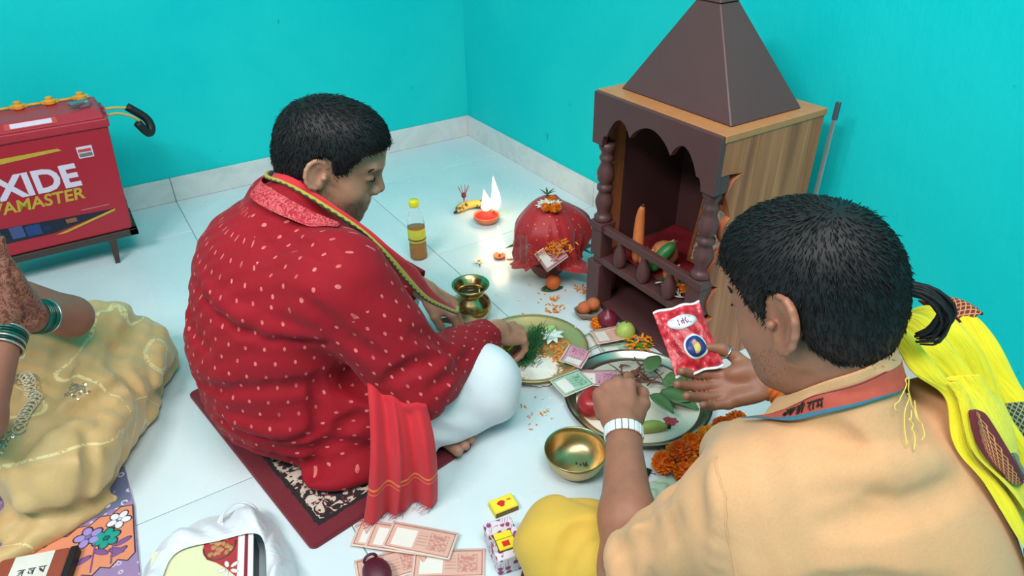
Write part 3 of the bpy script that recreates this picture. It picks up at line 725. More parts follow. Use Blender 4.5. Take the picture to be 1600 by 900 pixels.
# stubble: a thin darker shell on jaw and upper lip
def beard(o, A, s, parent, ops_skin, mtl, lo=-.02, seed=2, n=5200):
    r = np.random.default_rng(seed); w = tf(o, A, s); q = np.stack([r.uniform(-.03, .125, n*4), r.uniform(-.085, .085, n*4), r.uniform(-.135, -.01, n*4)], 1)
    edge = np.interp(q[:, 0], [-.03, 0, .03, .06, .075, .13], [-.02, -.03, -.052, -.062, -.055, -.050]); keep = q[:, 2] < edge+r.normal(0, .006, len(q))
    q = q[keep][:n]; P = np.asarray(o)+(q*s)@np.asarray(A).T
    for _ in range(4): d, g = grad(ops_skin, P); P = P-d[:, None]*g
    d, g = grad(ops_skin, P); ql = ((P-np.asarray(o))@np.asarray(A))/s
    lipz = (np.abs(ql[:, 1]) < .02) & (ql[:, 2] > -.083) & (ql[:, 2] < -.060) & (ql[:, 0] > .08); ok = (np.abs(d) < .002) & ~lipz & (ql[:, 2] > -.135)
    P, g = P[ok], g[ok]; dn = np.asarray(A)@V3(.2, 0, -1); t = nrm(dn)-g*(g@nrm(dn))[:, None]; sd = np.cross(g, t); m = len(P); L = .0032*r.uniform(.6, 1.3, m)[:, None]
    vs = np.stack([P+sd*.00022, P-sd*.00022, P+g*.0008+t*L], 1).reshape(-1, 3); f = np.arange(m*3).reshape(-1, 3)
    mesh_obj('stubble', vs, f, mtl, parent)
beard(hc, HA, 1., man, head_ops(hc, HA, 1.), M_HAIR)
# ---- white trousers
tr = [cap((-1.30, -1.62, .12), Rk+V3(.0, 0, .008), .108, .082, .03), cap(Rk, (-1.13, -1.50, .075), .078, .055, .03), cap((-.955, -1.762, .092), (-1.12, -1.755, .09), .082, .084, .03), cap((-1.30, -1.43, .12), Lk, .105, .073, .03), cap(Lk, (-1.13, -1.56, .075), .07, .055, .03), ell((-1.33, -1.52, .13), (.15, .18, .105), None, .04)]
tr += [fun(lambda P: .004*np.sin((P[:, 0]*1.2+P[:, 1]*.5+P[:, 2]*1.4)*70)*np.exp(-((P[:, 0]+1.12)/.08)**2)+.0025*np.sin(P[:, 0]*55+P[:, 2]*40), 0, 'd')]
Vt, Ft = sdf_mesh(tr, .006); Vt[:, 2] = np.maximum(Vt[:, 2], .013)
M_WHITE = m_cloth('white_cotton', (226, 232, 240), fold=.12, fscale=16).m
mesh_obj('trousers', Vt, Ft, M_WHITE, man)
# ---- red kurta
def crease(core, pts, r=.012, depth=.005, op='-', k=.02, n=7):
    """a groove ('-') or ridge ('+') laid on the surface of core along the points"""
    P = smooth_path(pts, n)
    for _ in range(4): d, g = grad(core, P); P = P-d[:, None]*g
    d, g = grad(core, P); P = P+g*((r-depth) if op == '-' else -(r-depth)); w = np.sin(np.linspace(.25, PI-.25, n)); rr = r*(.55+.45*w)
    return chain(P, rr, k, op)
def folds(P):
    x, y, z = P[:, 0], P[:, 1], P[:, 2]; low = np.clip((.36-z)/.3, 0, 1)
    return .0016*np.sin(z*95+4*np.sin(x*9)+3*np.sin(y*11))*low+.0012*np.sin((x*.8+z*1.3+.3*np.sin(y*8))*70)
ku = [ell((-1.325, -1.525, .135), (.185, .205, .135), None, .05), ell((-1.335, -1.52, .26), (.18, .205, .16), None, .06), ell((-1.315, -1.515, .38), (.155, .20, .14), None, .06), cap(Rsh+V3(-.02, .02, .0), Lsh+V3(-.02, -.02, 0), .09, k=.06),
      ell((-1.31, -1.515, .45), (.12, .17, .095), None, .05), cap((-1.275, -1.515, .48), (-1.215, -1.516, .555), .09, .068, .04),
      cap(Rsh, Relb, .096, .085, .05), cap(Relb, Rwr+V3(-.02, -.008, 0), .08, .046, .03), cap(Lsh, Lelb, .09, .075, .04), cap(Lelb, Lwr, .066, .042, .03),
      cap((-1.31, -1.63, .11), (-1.20, -1.69, .115), .118, .098, .04), cap((-1.3, -1.42, .11), (-1.12, -1.33, .11), .118, .09, .04)]
ku += [ell((-1.26, -1.755, .035), (.13, .06, .032), rotz(-.15), .03)]
ku0 = list(ku)
for pts, r, dp, op in (([(-1.455, -1.538, .446), (-1.439, -1.629, .417), (-1.376, -1.703, .384), (-1.296, -1.749, .364)], .016, .007, '-'), ([(-1.45, -1.538, .462), (-1.434, -1.629, .435), (-1.37, -1.70, .40), (-1.296, -1.749, .385)], .016, .005, '+'),
      ([(-1.516, -1.566, .237), (-1.444, -1.684, .267), (-1.356, -1.724, .264), (-1.277, -1.715, .247)], .014, .006, '-'), ([(-1.515, -1.632, .169), (-1.451, -1.713, .153), (-1.372, -1.747, .147), (-1.293, -1.753, .154)], .014, .007, '-'),
      ([(-1.515, -1.632, .185), (-1.451, -1.713, .170), (-1.372, -1.747, .165)], .014, .004, '+'), ([(-1.31, -1.723, .268), (-1.323, -1.733, .198), (-1.337, -1.753, .133)], .009, .006, '-'), ([(-1.39, -1.743, .044), (-1.313, -1.757, .123), (-1.251, -1.757, .162)], .014, .008, '-'),
      ([(-1.459, -1.708, .109), (-1.379, -1.745, .105), (-1.276, -1.763, .108)], .012, .007, '-'), ([(-1.308, -1.765, .471), (-1.268, -1.789, .399), (-1.203, -1.824, .334)], .014, .005, '-'), ([(-1.208, -1.82, .271), (-1.16, -1.839, .302), (-1.086, -1.828, .287)], .012, .007, '-'),
      ([(-1.128, -1.814, .359), (-1.067, -1.794, .297), (-1.026, -1.796, .24)], .012, .006, '-'), ([(-1.27, -1.735, .247), (-1.23, -1.75, .213), (-1.18, -1.80, .20)], .016, .010, '-'), ([(-1.12, -1.85, .25), (-1.05, -1.82, .24), (-.99, -1.76, .215)], .010, .005, '-'), ([(-1.0, -1.76, .13), (-1.05, -1.80, .15), (-1.10, -1.84, .18)], .010, .005, '-'),
      ([(-1.319, -1.60, .555), (-1.289, -1.675, .542), (-1.245, -1.752, .53)], .010, .004, '-'), ([(-1.43, -1.40, .40), (-1.46, -1.50, .35), (-1.47, -1.60, .33)], .014, .005, '-'), ([(-1.50, -1.60, .10), (-1.44, -1.70, .07), (-1.34, -1.77, .06)], .012, .006, '-')):
    ku += crease(ku0, pts, r, dp, op)
ku_core = list(ku)
ku += [fun(folds, 0, 'd'), cap(Rwr+V3(.02, .012, .0), Rwr+V3(.12, .06, -.02), .06, .09, .003, '-'), cap(Lwr+V3(.016, -.02, -.004), Lwr+V3(.07, -.08, -.03), .055, .08, .003, '-'),
       cap((-1.215, -1.516, .53), (-1.13, -1.517, .62), .058, .085, .006, '-'), fun(lambda P: P[:, 2]-.004, .004, '-') if False else fun(lambda P: .014-P[:, 2], .006, '&')]
Vk, Fk = sdf_mesh(ku, .0052)
regs = [(V3(-1.36, -1.52, .0), V3(-1.31, -1.515, .36), .19, V3(1, 0, 0)), (V3(-1.26, -1.74, .50), V3(-1.25, -1.30, .50), .085, None), (Rsh, Relb, .08, V3(0, 1, .5)), (Relb, Rwr, .07, V3(0, 1, 0)), (Lsh, Lelb, .08, V3(0, -1, 0)), (Lelb, Lwr, .06, V3(0, -1, 0)), (V3(-1.30, -1.66, .09), V3(-1.1, -1.76, .09), .1, V3(0, 0, -1))]
def m_kurta():
    n = N('red_dotted_cotton'); uv = n.co('UV'); s = n.sep(uv); co = n.co()
    def dots(du, dv, ou, ov, a, b):
        v = n.math('ADD', n.math('DIVIDE', s[1], dv), ov); row = n.math('FLOOR', v); sh = n.math('MULTIPLY', n.math('MODULO', n.math('ABSOLUTE', row), 2.), .5)
        u = n.math('ADD', n.math('ADD', n.math('DIVIDE', s[0], du), sh), ou); fu = n.math('MULTIPLY', n.math('SUBTRACT', n.math('FRACT', u), .5), du/a); fv = n.math('MULTIPLY', n.math('SUBTRACT', n.math('FRACT', v), .5), dv/b)
        d = n.math('ADD', n.math('MULTIPLY', fu, fu), n.math('MULTIPLY', fv, fv)); return n.math('LESS_THAN', d, 1.)
    d = dots(.034, .030, 0., 0., .0025, .0044)
    v = n.noise(9, 4, co, .6); th = n.noise(1, 2, n.map(co, (300, 300, 40)), .6)
    col = n.mix(v, lin((140, 8, 26)), lin((174, 16, 36))); col = n.mix(n.math('MULTIPLY', th, .3), col, lin((120, 8, 26)))
    col = n.mix(n.math('MULTIPLY', d, n.ramp(n.noise(60, 2, co), [(.3, (.35,)*3), (.6, (.95,)*3)])), col, lin((228, 124, 118)))
    n.P(Base_Color=col, Roughness=.8, Sheen_Weight=.04, Specular_IOR_Level=.3); n.bump(n.math('ADD', n.math('MULTIPLY', n.noise(700, 2, co), .12), n.noise(17, 3, co, .5, .7)), .22, .012); return n.m
M_KURTA = m_kurta()
ko = mesh_obj('kurta', Vk, Fk, M_KURTA, man, uv=region_uv(Vk, Fk, regs))
# ---- red scarf round the neck, its end falling over the thigh to the floor
def m_scarf():
    n = N('red_scarf_cotton'); uv = n.sep(n.co('UV')); co = n.co(); v = uv[1]; u = uv[0]
    base = n.mix(n.noise(12, 3, co), lin((190, 26, 44)), lin((222, 48, 56)))
    zig = n.math('MULTIPLY', n.math('PINGPONG', n.math('MULTIPLY', u, 60.), .5), .10); vv = n.math('ADD', v, zig)
    edge = n.ramp(vv, [(0, lin((60, 70, 40))), (.08, lin((176, 160, 62))), (.26, lin((60, 84, 60))), (.34, lin((24, 44, 40))), (.42, lin((24, 44, 40)))], 'CONSTANT')
    col = n.mix(n.math('LESS_THAN', vv, .46), base, edge)
    n.P(Base_Color=col, Roughness=.85, Sheen_Weight=.15); n.bump(n.noise(900, 2, co), .2, .001); return n.m
def m_scarf_end():
    n = N('red_scarf_end'); uv = n.sep(n.co('UV')); co = n.co(); u = uv[0]
    base = n.mix(n.noise(12, 3, co), lin((184, 24, 42)), lin((214, 42, 52)))
    def band(a, b): return n.math('MULTIPLY', n.math('GREATER_THAN', u, a), n.math('LESS_THAN', u, b))
    col = n.mix(n.math('ADD', band(.735, .750), band(.77, .777)), base, lin((222, 120, 60)))
    n.P(Base_Color=col, Roughness=.85, Sheen_Weight=.15); n.bump(n.noise(900, 2, co), .2, .001); return n.m
M_SCARF, M_SCEND = m_scarf(), m_scarf_end()
eo = smooth_path([(-1.19, -1.37, .53), (-1.25, -1.43, .585), (-1.278, -1.485, .60), (-1.252, -1.555, .60), (-1.205, -1.62, .565), (-1.155, -1.655, .515), (-1.12, -1.68, .46), (-1.09, -1.68, .40), (-1.04, -1.66, .32), (-.98, -1.63, .255), (-.93, -1.60, .205), (-.905, -1.57, .195)], 64)
io = smooth_path([(-1.13, -1.40, .51), (-1.19, -1.45, .58), (-1.225, -1.50, .605), (-1.20, -1.56, .595), (-1.15, -1.605, .535), (-1.10, -1.63, .475), (-1.06, -1.63, .42), (-1.03, -1.62, .37), (-.99, -1.59, .29), (-.95, -1.56, .23), (-.915, -1.52, .185), (-.90, -1.50, .17)], 64)
wgt = np.interp(np.linspace(0, 1, 64), [0, .15, .5, .62, 1], [.45, .5, .5, 0, 0])[:, None]; io = io*(1-wgt)+eo*wgt
def lay(eo, io, nc, amp, nw, ops, off, ph=0):
    G = np.zeros((len(eo), nc, 3))
    for j in range(nc):
        t = j/(nc-1); G[:, j] = eo*(1-t)+io*t
        d = np.cross(np.gradient(eo, axis=0), io-eo); d /= np.linalg.norm(d, axis=1, keepdims=True)+1e-9
        G[:, j] += d*(amp*math.sin(t*PI*nw+ph))
    P = G.reshape(-1, 3)
    for _ in range(6):
        dd, g = grad(ops, P); m = np.clip(off-dd, 0, .02); P = P+m[:, None]*g
    return P.reshape(G.shape)
solid = ku_core+[grp(body, 0)]+[grp(tr, 0)]
sc1 = lay(eo, io, 14, .007, 3, solid, .005); cloth_obj('scarf', sc1, M_SCARF, man, .0025)
n_ = 34; nc = 30; Tt = np.linspace(0, 1, n_)[:, None]; top = np.linspace(0, 1, nc)[:, None]
T0_, T1_, B0_, B1_ = V3(-1.225, -1.77, .27), V3(-1.135, -1.815, .245), V3(-1.315, -1.885, .004), V3(-1.170, -1.935, .004)
G = np.zeros((n_, nc, 3))
for i in range(n_):
    t = i/(n_-1)
    for j in range(nc):
        s = j/(nc-1); a = T0_*(1-s)+T1_*s; b = B0_*(1-s)+B1_*s; p = a*(1-t)+b*t; p = p+V3(.0, -.045, .03)*math.sin(PI*t)*.8
        p = p+V3(-.35, -.9, .15)*(.013*math.sin(s*PI*5.2+.4*math.sin(t*4))*(.6+.7*t)); p[2] = max(p[2], .004+.006*(1+math.sin(s*PI*5.2)))
        if s > .52: p = p+V3(.004, .012, .0)*t
        elif s > .46: p = p+V3(0, .02, 0)*t
        G[i, j] = p
P = G.reshape(-1, 3)
wt = np.repeat(np.clip((np.linspace(0, 1, n_)-.1)/.2, 0, 1), nc)
for _ in range(6): d, g = grad(solid, P); P = P+(wt*np.clip(.005-d, 0, .02))[:, None]*g
sc2 = P.reshape(G.shape); se = cloth_obj('scarf_end', sc2, M_SCEND, man, .002)
b = MB(); r = random.Random(4)
for j in np.linspace(0, nc-1, 42):
    p = sc2[-1, int(j)]; q = p-sc2[-3, int(j)]; d = nrm(V3(q[0], q[1], 0))+V3(r.uniform(-.5, .5), r.uniform(-.5, .5), 0)
    b.tube([p, p+d*.008+V3(0, 0, -.001), V3(*(p+d*.016)[:2], max(.0015, p[2]-.006))], .0006, 4)
b.build('fringe', M_SCEND, se, smooth=True)
# embroidered neck band of the kurta
def m_emb():
    n = N('pale_embroidery'); co = n.co(); a = n.ramp(n.noise(130, 2, co, .5, 2.5), [(.47, (0,)*3), (.53, (1,)*3)])
    n.P(Base_Color=n.mix(a, lin((170, 16, 40)), lin((206, 92, 94))), Roughness=.8); return n.m
e1 = smooth_path([(-1.24, -1.41, .565), (-1.312, -1.49, .58), (-1.31, -1.56, .577), (-1.262, -1.63, .556), (-1.21, -1.68, .535)], 30); e2 = smooth_path([(-1.23, -1.42, .58), (-1.285, -1.485, .60), (-1.275, -1.545, .595), (-1.235, -1.61, .57), (-1.19, -1.65, .545)], 30)
cloth_obj('embroidered_band', lay(e1, e2, 8, 0, 1, solid, .0022), m_emb(), ko, .001)
# ---- the patterned mat he sits on
def m_mat():
    n = N('woven_mat'); uv = n.sep(n.co('UV')); co = n.co(); Wm, Hm = .63, .407
    du = n.math('MINIMUM', uv[0], n.math('SUBTRACT', Wm, uv[0])); dv = n.math('MINIMUM', uv[1], n.math('SUBTRACT', Hm, uv[1])); d = n.math('MINIMUM', du, dv)
    dj = n.math('ADD', d, n.math('MULTIPLY', n.math('SUBTRACT', n.noise(60, 2, co), .5), .010))
    bl = n.noise(44, 2, co, .5, 1.5); cream = n.ramp(bl, [(.40, lin((26, 14, 18))), (.46, lin((120, 40, 52))), (.50, lin((206, 190, 172))), (.62, lin((214, 200, 186)))], 'CONSTANT')
    inner = n.ramp(n.noise(38, 2, co, .5, 1.2), [(.0, lin((96, 14, 30))), (.56, lin((30, 10, 16))), (.62, lin((170, 120, 110)))], 'CONSTANT')
    mar = lin((112, 14, 34)); blk = lin((22, 10, 14))
    stops = [(.0, 0), (.037, 1), (.048, 2), (.105, 1), (.113, 3), (.120, 4)]
    col = n.mix(n.math('GREATER_THAN', dj, .037), mar, blk); col = n.mix(n.math('GREATER_THAN', dj, .047), col, cream)
    col = n.mix(n.math('GREATER_THAN', dj, .108), col, blk); col = n.mix(n.math('GREATER_THAN', dj, .116), col, mar); col = n.mix(n.math('GREATER_THAN', dj, .122), col, lin((196, 160, 150))); col = n.mix(n.math('GREATER_THAN', dj, .127), col, inner)
    n.P(Base_Color=col, Roughness=.95, Sheen_Weight=.2); n.bump(n.noise(500, 3, co), .6, .003); return n.m
mA, mB, mC = V3(-1.531, -1.27, 0), V3(-1.423, -1.891, 0), V3(-1.021, -1.825, 0); mu, mv = nrm(mB-mA), nrm(mC-mB); mv = nrm(mv-(mv@mu)*mu)
def rrect(W_, H_, r, n=6):
    out = []
    for cx, cy, a0 in ((W_-r, r, -90), (W_-r, H_-r, 0), (r, H_-r, 90), (r, r, 180)):
        out += [(cx+r*math.cos(math.radians(a0+90*i/n)), cy+r*math.sin(math.radians(a0+90*i/n))) for i in range(n+1)]
    return out
def mat_obj(name, A0, u, v, Wm, Hm, m, label, cat, th=.011, r=.014):
    g = rrect(Wm, Hm, r); n = len(g); g2 = [(x+(Wm/2-x)*.012, y+(Hm/2-y)*.015) for x, y in g]
    vs = [A0+u*x+v*y+V3(0, 0, .0005) for x, y in g]+[A0+u*x+v*y+V3(0, 0, th*.7) for x, y in g]+[A0+u*x+v*y+V3(0, 0, th) for x, y in g2]
    f = [tuple(range(n))[::-1], tuple(range(2*n, 3*n))]+[(k*n+i, k*n+(i+1) % n, (k+1)*n+(i+1) % n, (k+1)*n+i) for k in (0, 1) for i in range(n)]
    uvs = []; allp = g+g+g2
    for q in f: uvs += [allp[i % (3*n)] if i < 3*n else 0 for i in q]
    return tag(mesh_obj(name, vs, f, m, smooth=False, uv=uvs), label, cat)
sm = mat_obj('prayer_mat', mA, mu, mv, .63, .407, m_mat(), 'maroon mat with black and cream patterned border under the man in red', 'mat')
# ================================================================ priest in the peach kurta
pLs, pLe, pLw = V3(-.965, -2.475, .43), V3(-1.046, -2.363, .204), V3(-.895, -2.165, .255)
pRs, pRe, pRw = V3(-.68, -2.55, .455), V3(-.50, -2.40, .23), V3(-.575, -2.225, .262)
pc = V3(-.828, -2.407, .6515); pf = nrm((-.11, .985, 0)); pp = .38
PA = np.stack([pf*math.cos(pp)+V3(0, 0, -math.sin(pp)), np.cross((0, 0, 1.), pf), pf*math.sin(pp)+V3(0, 0, math.cos(pp))], 1)
AX = np.stack([nrm((.95, -.25, 0)), nrm((.25, .95, 0)), V3(0, 0, 1.)], 1)
M_SKIN2 = m_skin('brown_skin', (166, 112, 88))
def axes(x, y, z):
    x = nrm(x); z = nrm(np.asarray(z)-(np.asarray(z)@x)*x); yy = np.cross(z, x); yy = yy if yy@np.asarray(y) > 0 else -yy
    return np.stack([x, yy, z], 1)
RR, FH = V3(.847, -.531, 0), V3(.531, .847, 0)
lA = axes(FH*.88+V3(0, 0, .30)-RR*.06, RR, V3(0, 0, 1.)-FH*.45-RR*.12)
plh, pltips, plth = hand_ops(pLw+FH*.012, lA, [(.7, .75, .45), (.9, .95, .55), (1.1, 1.1, .6), (1.2, 1.2, .6)], [(.78, .6, -.2), (.9, .15, -.4), (.85, -.2, -.5)], 1.0, (.14, .03, -.06, -.16))
rA = axes(-RR*.93+FH*.05+V3(0, 0, -.17), V3(0, 0, 1.)+FH*.45, FH*.60-V3(0, 0, .8))
prh, prtips, prth = hand_ops(pRw-RR*.012, rA, [(.35, .4, .2), (.34, .4, .2), (.36, .45, .2), (.4, .5, .2)], [(.62, .75, .02), (.78, .5, -.38), (.9, .15, -.40)], 1.0, (.06, .01, -.04, -.09))
pb = [ell((-.77, -2.64, .16), (.13, .12, .11), None, .05), ell((-.80, -2.58, .32), (.13, .10, .15), AX, .05), cap((-.815, -2.50, .46), pc+PA@V3(-.035, 0, -.06), .06, .056, .04), cap(pLs, pRs, .045, k=.04), grp(head_ops(pc, PA, 1.0, 1.1), .025)]
pb += [cap(pLs, pLe, .048, .043), cap(pLe, pLe+(pLw-pLe)*.35, .045, .045, .03), cap(pLe+(pLw-pLe)*.35, pLw+FH*.01, .045, .028, .02), cap(pRs, pRe, .048, .042), cap(pRe, pRw, .042, .027)]+plh+prh
pb += [cap((-.80, -2.58, .12), (-1.05, -2.22, .10), .08, .055), cap((-.70, -2.62, .12), (-.42, -2.36, .10), .08, .055), cap((-1.05, -2.22, .10), (-.72, -2.33, .06), .045, .035), cap((-.42, -2.36, .1), (-.78, -2.40, .06), .045, .035), cap((-.72, -2.33, .06), (-.66, -2.28, .035), .03, .022), cap((-.78, -2.4, .06), (-.86, -2.36, .035), .03, .022)]
pr = person('person', pb, .0036, M_SKIN2, 'man in a peach kurta with a yellow shawl reaching over the steel plate')
face_bits(pc, PA, 1., pr)
beard(pc, PA, 1., pr, head_ops(pc, PA, 1.), M_HAIR, seed=5, n=2200)
ph = hair_ops(pc, PA, 1.0, 1.0, nape=-.078, fringe=.06, burn=-.028)
Vh, Fh = sdf_mesh(ph, .004, lohi=(pc-.17, pc+.17))
def flow2(q):
    d = q-np.array([-.06, -.01, .11]); return d+np.stack([-.3*q[:, 1], .3*q[:, 0], 0*q[:, 0]], 1)
sv, sf = hair_strands(Vh, Fh, pc, PA, 9000, .013, .0008, .07, flow2, 8)
mesh_obj('hair', np.vstack([Vh, sv]), [tuple(x) for x in Fh.tolist()]+[tuple(i+len(Vh) for i in q) for q in sf], M_HAIR, pr)
# the little tuft left long at the back of the crown
b = MB(); rg = random.Random(2); w = tf(pc, PA)
for i in range(26):
    o = V3(rg.uniform(-.006, .006), rg.uniform(-.006, .006), rg.uniform(-.006, .006))
    P = smooth_path([w((-.100, -.028, .01))+o, w((-.125, -.044, -.005))+o*1.2, w((-.140, -.05, -.032))+o*1.5, w((-.128, -.046, -.058))+o*1.6, w((-.112, -.038, -.062))+o], 12)
    b.tube(P, np.linspace(.0035, .0009, 12), 5)
b.build('hair_tuft', M_HAIR, pr, smooth=True)
# ---- peach kurta
pk = [ell((-.77, -2.66, .14), (.185, .17, .14), AX, .05), ell((-.79, -2.61, .28), (.165, .145, .15), AX, .06), ell((-.815, -2.56, .38), (.165, .125, .12), AX, .06), cap(pLs+V3(.03, 0, 0), pRs+V3(-.03, 0, 0), .066, k=.05), cap((-.82, -2.515, .46), (-.815, -2.478, .545), .082, .066, .04),
      cap(pLs, pLe+(pLs-pLe)*.12, .07, .060, .04), cap(pRs, pRe, .07, .056, .04), cap(pRe, pRe+(pRw-pRe)*.72, .054, .044, .03), cap((-.89, -2.42, .40), (-.85, -2.36, .34), .06, .05, .05), cap((-.96, -2.52, .36), (-.92, -2.62, .16), .075, .09, .05), cap((-.95, -2.45, .33), (-.93, -2.42, .22), .06, .05, .05)]
pk0 = list(pk)
for pts, r, dp, op in (([(-.939, -2.575, .456), (-.879, -2.612, .476), (-.782, -2.633, .479)], .016, .005, '-'), ([(-.887, -2.49, .518), (-.881, -2.541, .522), (-.879, -2.612, .476)], .012, .003, '-'), ([(-.93, -2.53, .50), (-.86, -2.58, .51), (-.77, -2.61, .51)], .018, .004, '+'),
      ([(-1.01, -2.45, .48), (-1.035, -2.482, .45), (-1.03, -2.50, .38)], .006, .002, '+'), ([(-1.06, -2.43, .40), (-1.09, -2.40, .33), (-1.07, -2.36, .27)], .014, .007, '-'), ([(-1.03, -2.40, .38), (-1.08, -2.39, .29), (-1.10, -2.40, .25)], .012, .006, '-'), ([(-.98, -2.40, .44), (-1.02, -2.38, .36), (-1.05, -2.33, .28)], .014, .006, '-'), ([(-1.10, -2.42, .30), (-1.08, -2.45, .24), (-1.05, -2.46, .2)], .014, .006, '-'),
      ([(-.98, -2.58, .38), (-.93, -2.64, .40), (-.86, -2.68, .40)], .018, .006, '-'), ([(-.97, -2.60, .30), (-.91, -2.68, .31), (-.83, -2.72, .32)], .018, .006, '-')):
    pk += crease(pk0, pts, r, dp, op)
ee = nrm(pLw-pLe); pk += [cap(pLe+(pLs-pLe)*.02-V3(0, 0, .02), pLe-(pLs-pLe)*.8, .052, .075, .004, '-'), cap(pLe, pLw, .050, .05, .004, '-')]
pk += [fun(lambda P: .0014*np.sin((P[:, 0]*.6-P[:, 1]*1.0+P[:, 2]*.7)*75+3*np.sin(P[:, 0]*12)), 0, 'd'), cap((-.817, -2.470, .55), (-.82, -2.43, .67), .054, .085, .005, '-'), cap(pRw+(pRe-pRw)*.2, pRw-(pRe-pRw)*.4, .05, .06, .004, '-'), fun(lambda P: .006-P[:, 2], .005, '&')]
Vk, Fk = sdf_mesh(pk, .005)
def m_peach():
    n = N('peach_linen'); co = n.co(); c0, c1 = lin((214, 160, 112)), lin((232, 182, 136)); a = n.noise(1, 2, n.map(co, (420, 420, 30)), .6); b2 = n.noise(1, 2, n.map(co, (40, 300, 420)), .6)
    col = n.mix(n.noise(6, 3, co), c0, c1); col = n.mix(n.math('MULTIPLY', n.math('ADD', a, b2), .25), col, lin((190, 130, 84)))
    n.P(Base_Color=col, Roughness=.85, Sheen_Weight=.15); n.bump(n.math('ADD', n.math('MULTIPLY', a, .12), n.noise(13, 3, co, .5, .9)), .18, .012); return n.m
M_PEACH = m_peach(); pko = mesh_obj('kurta', Vk, Fk, M_PEACH, pr)
def onto(ops, P, off=.001, it=5):
    P = np.asarray(P, float)
    for _ in range(it): d, g = grad(ops, P); P = P-(d-off)[:, None]*g
    return P
# seams
for pts in ([(-1.0, -2.44, .49), (-1.02, -2.47, .47), (-1.035, -2.51, .42), (-1.02, -2.54, .35)],):
    MB().tube(onto(pk, smooth_path(pts, 24), .0), .0016, 6).build('seam', M_PEACH, pko, smooth=True)
psolid = pk0+[grp(pb, 0)]
# stand collar
cu = smooth_path([(-.872, -2.425, .515), (-.882, -2.458, .555), (-.875, -2.487, .59), (-.842, -2.515, .617), (-.80, -2.518, .622), (-.755, -2.49, .60)], 40); cl = smooth_path([(-.888, -2.42, .48), (-.886, -2.454, .522), (-.882, -2.484, .563), (-.84, -2.523, .60), (-.79, -2.525, .60), (-.745, -2.495, .575)], 40)
cloth_obj('collar', lay(cu, cl, 5, 0, 1, psolid, .003), M_PEACH, pko, .003)
# ---- red and blue neck strap with lettering
def m_strap():
    n = N('red_blue_strap'); uv = n.sep(n.co('UV')); co = n.co(); u, v = uv[0], uv[1]
    red = n.mix(n.noise(40, 2, co), lin((176, 66, 52)), lin((206, 96, 74))); lim = n.math('ADD', .54, n.math('MULTIPLY', u, .55)); col = n.mix(n.math('GREATER_THAN', v, lim), red, lin((64, 116, 140)))
    col = n.mix(n.math('LESS_THAN', v, .07), col, lin((110, 34, 34)))
    n.P(Base_Color=col, Roughness=.6); return n.m
su = smooth_path([(-.887, -2.42, .484), (-.886, -2.454, .526), (-.882, -2.483, .567), (-.84, -2.522, .604), (-.79, -2.524, .604), (-.745, -2.495, .58)], 48); sl_ = smooth_path([(-.905, -2.412, .45), (-.898, -2.447, .490), (-.888, -2.494, .542), (-.847, -2.533, .575), (-.79, -2.538, .572), (-.735, -2.505, .55)], 48)
SG = lay(su, sl_, 7, 0, 1, psolid, .0065); strap = cloth_obj('neck_strap', SG, m_strap(), pr, .0015)
# the strap's Devanagari lettering, drawn as pen strokes in strap coordinates (x along, y down)
DV = []
def dv(x0, ls): DV.extend([[(x0+x, y) for x, y in l] for l in ls])
dv(0.0, [[(0, .0), (1.0, 0)], [(.75, 0), (.75, 1)], [(.75, .45), (.45, .45), (.2, .35), (.1, .55), (.25, .8), (.5, .85)]])                                   # ja
dv(1.05, [[(0, 0), (1.0, 0)], [(.8, 0), (.8, 1)], [(.2, 0), (.35, .25), (.2, .5), (.35, .75), (.6, .75), (.8, .6)]])                                      # ya
dv(2.5, [[(0, 0), (1.5, 0)], [(.75, 0), (.75, 1)], [(.1, .15), (.3, .1), (.4, .3), (.25, .5), (.1, .45)], [(.25, .5), (.5, .8)], [(.75, .6), (.4, 1.0)], [(1.25, 0), (1.25, 1)], [(.75, -.02), (.9, -.35), (1.2, -.3), (1.25, 0)]])   # shri
dv(4.6, [[(0, 0), (1.5, 0)], [(.15, 0), (.45, .2), (.2, .5), (.6, 1.0)], [(1.0, 0), (1.0, 1)]])                                                        # ra
dv(6.1, [[(0, 0), (1.0, 0)], [(.8, 0), (.8, 1)], [(.25, 0), (.25, .75), (.1, .8), (.25, .65), (.8, .65)]])                                              # ma
def strap_pt(i, j, up=.0022):
    i = min(max(i, 0), 46.999); j = min(max(j, 0), 5.999); a, b_ = int(i), int(j); s, t = i-a, j-b_
    p = (SG[a, b_]*(1-s)*(1-t)+SG[a+1, b_]*s*(1-t)+SG[a, b_+1]*(1-s)*t+SG[a+1, b_+1]*s*t); nn = nrm(np.cross(SG[a+1, b_]-SG[a, b_], SG[a, b_+1]-SG[a, b_])); d, g = grad(psolid, p[None]); nn = nn if nn@g[0] > 0 else -nn
    return p+nn*up
strokes(DV, .0011, M_BLK, 'strap_lettering', strap, (0, 0, 0), (1, 0, 0), (0, 1, 0), 1., fn=lambda q: strap_pt(10.2+q[0]*1.18, .75+q[1]*2.1)) if False else None
b = MB()
for l in DV:
    l2 = [l[0]]
    for p0, p1 in zip(l[:-1], l[1:]):
        for k in range(1, 4): l2.append((p0[0]+(p1[0]-p0[0])*k/3, p0[1]+(p1[1]-p0[1])*k/3))
    b.tube([strap_pt(10.5+q[0]*1.35, 1.6+q[1]*2.3) for q in l2], .0010, 5)
b.build('strap_lettering', M_BLK, strap, smooth=True)
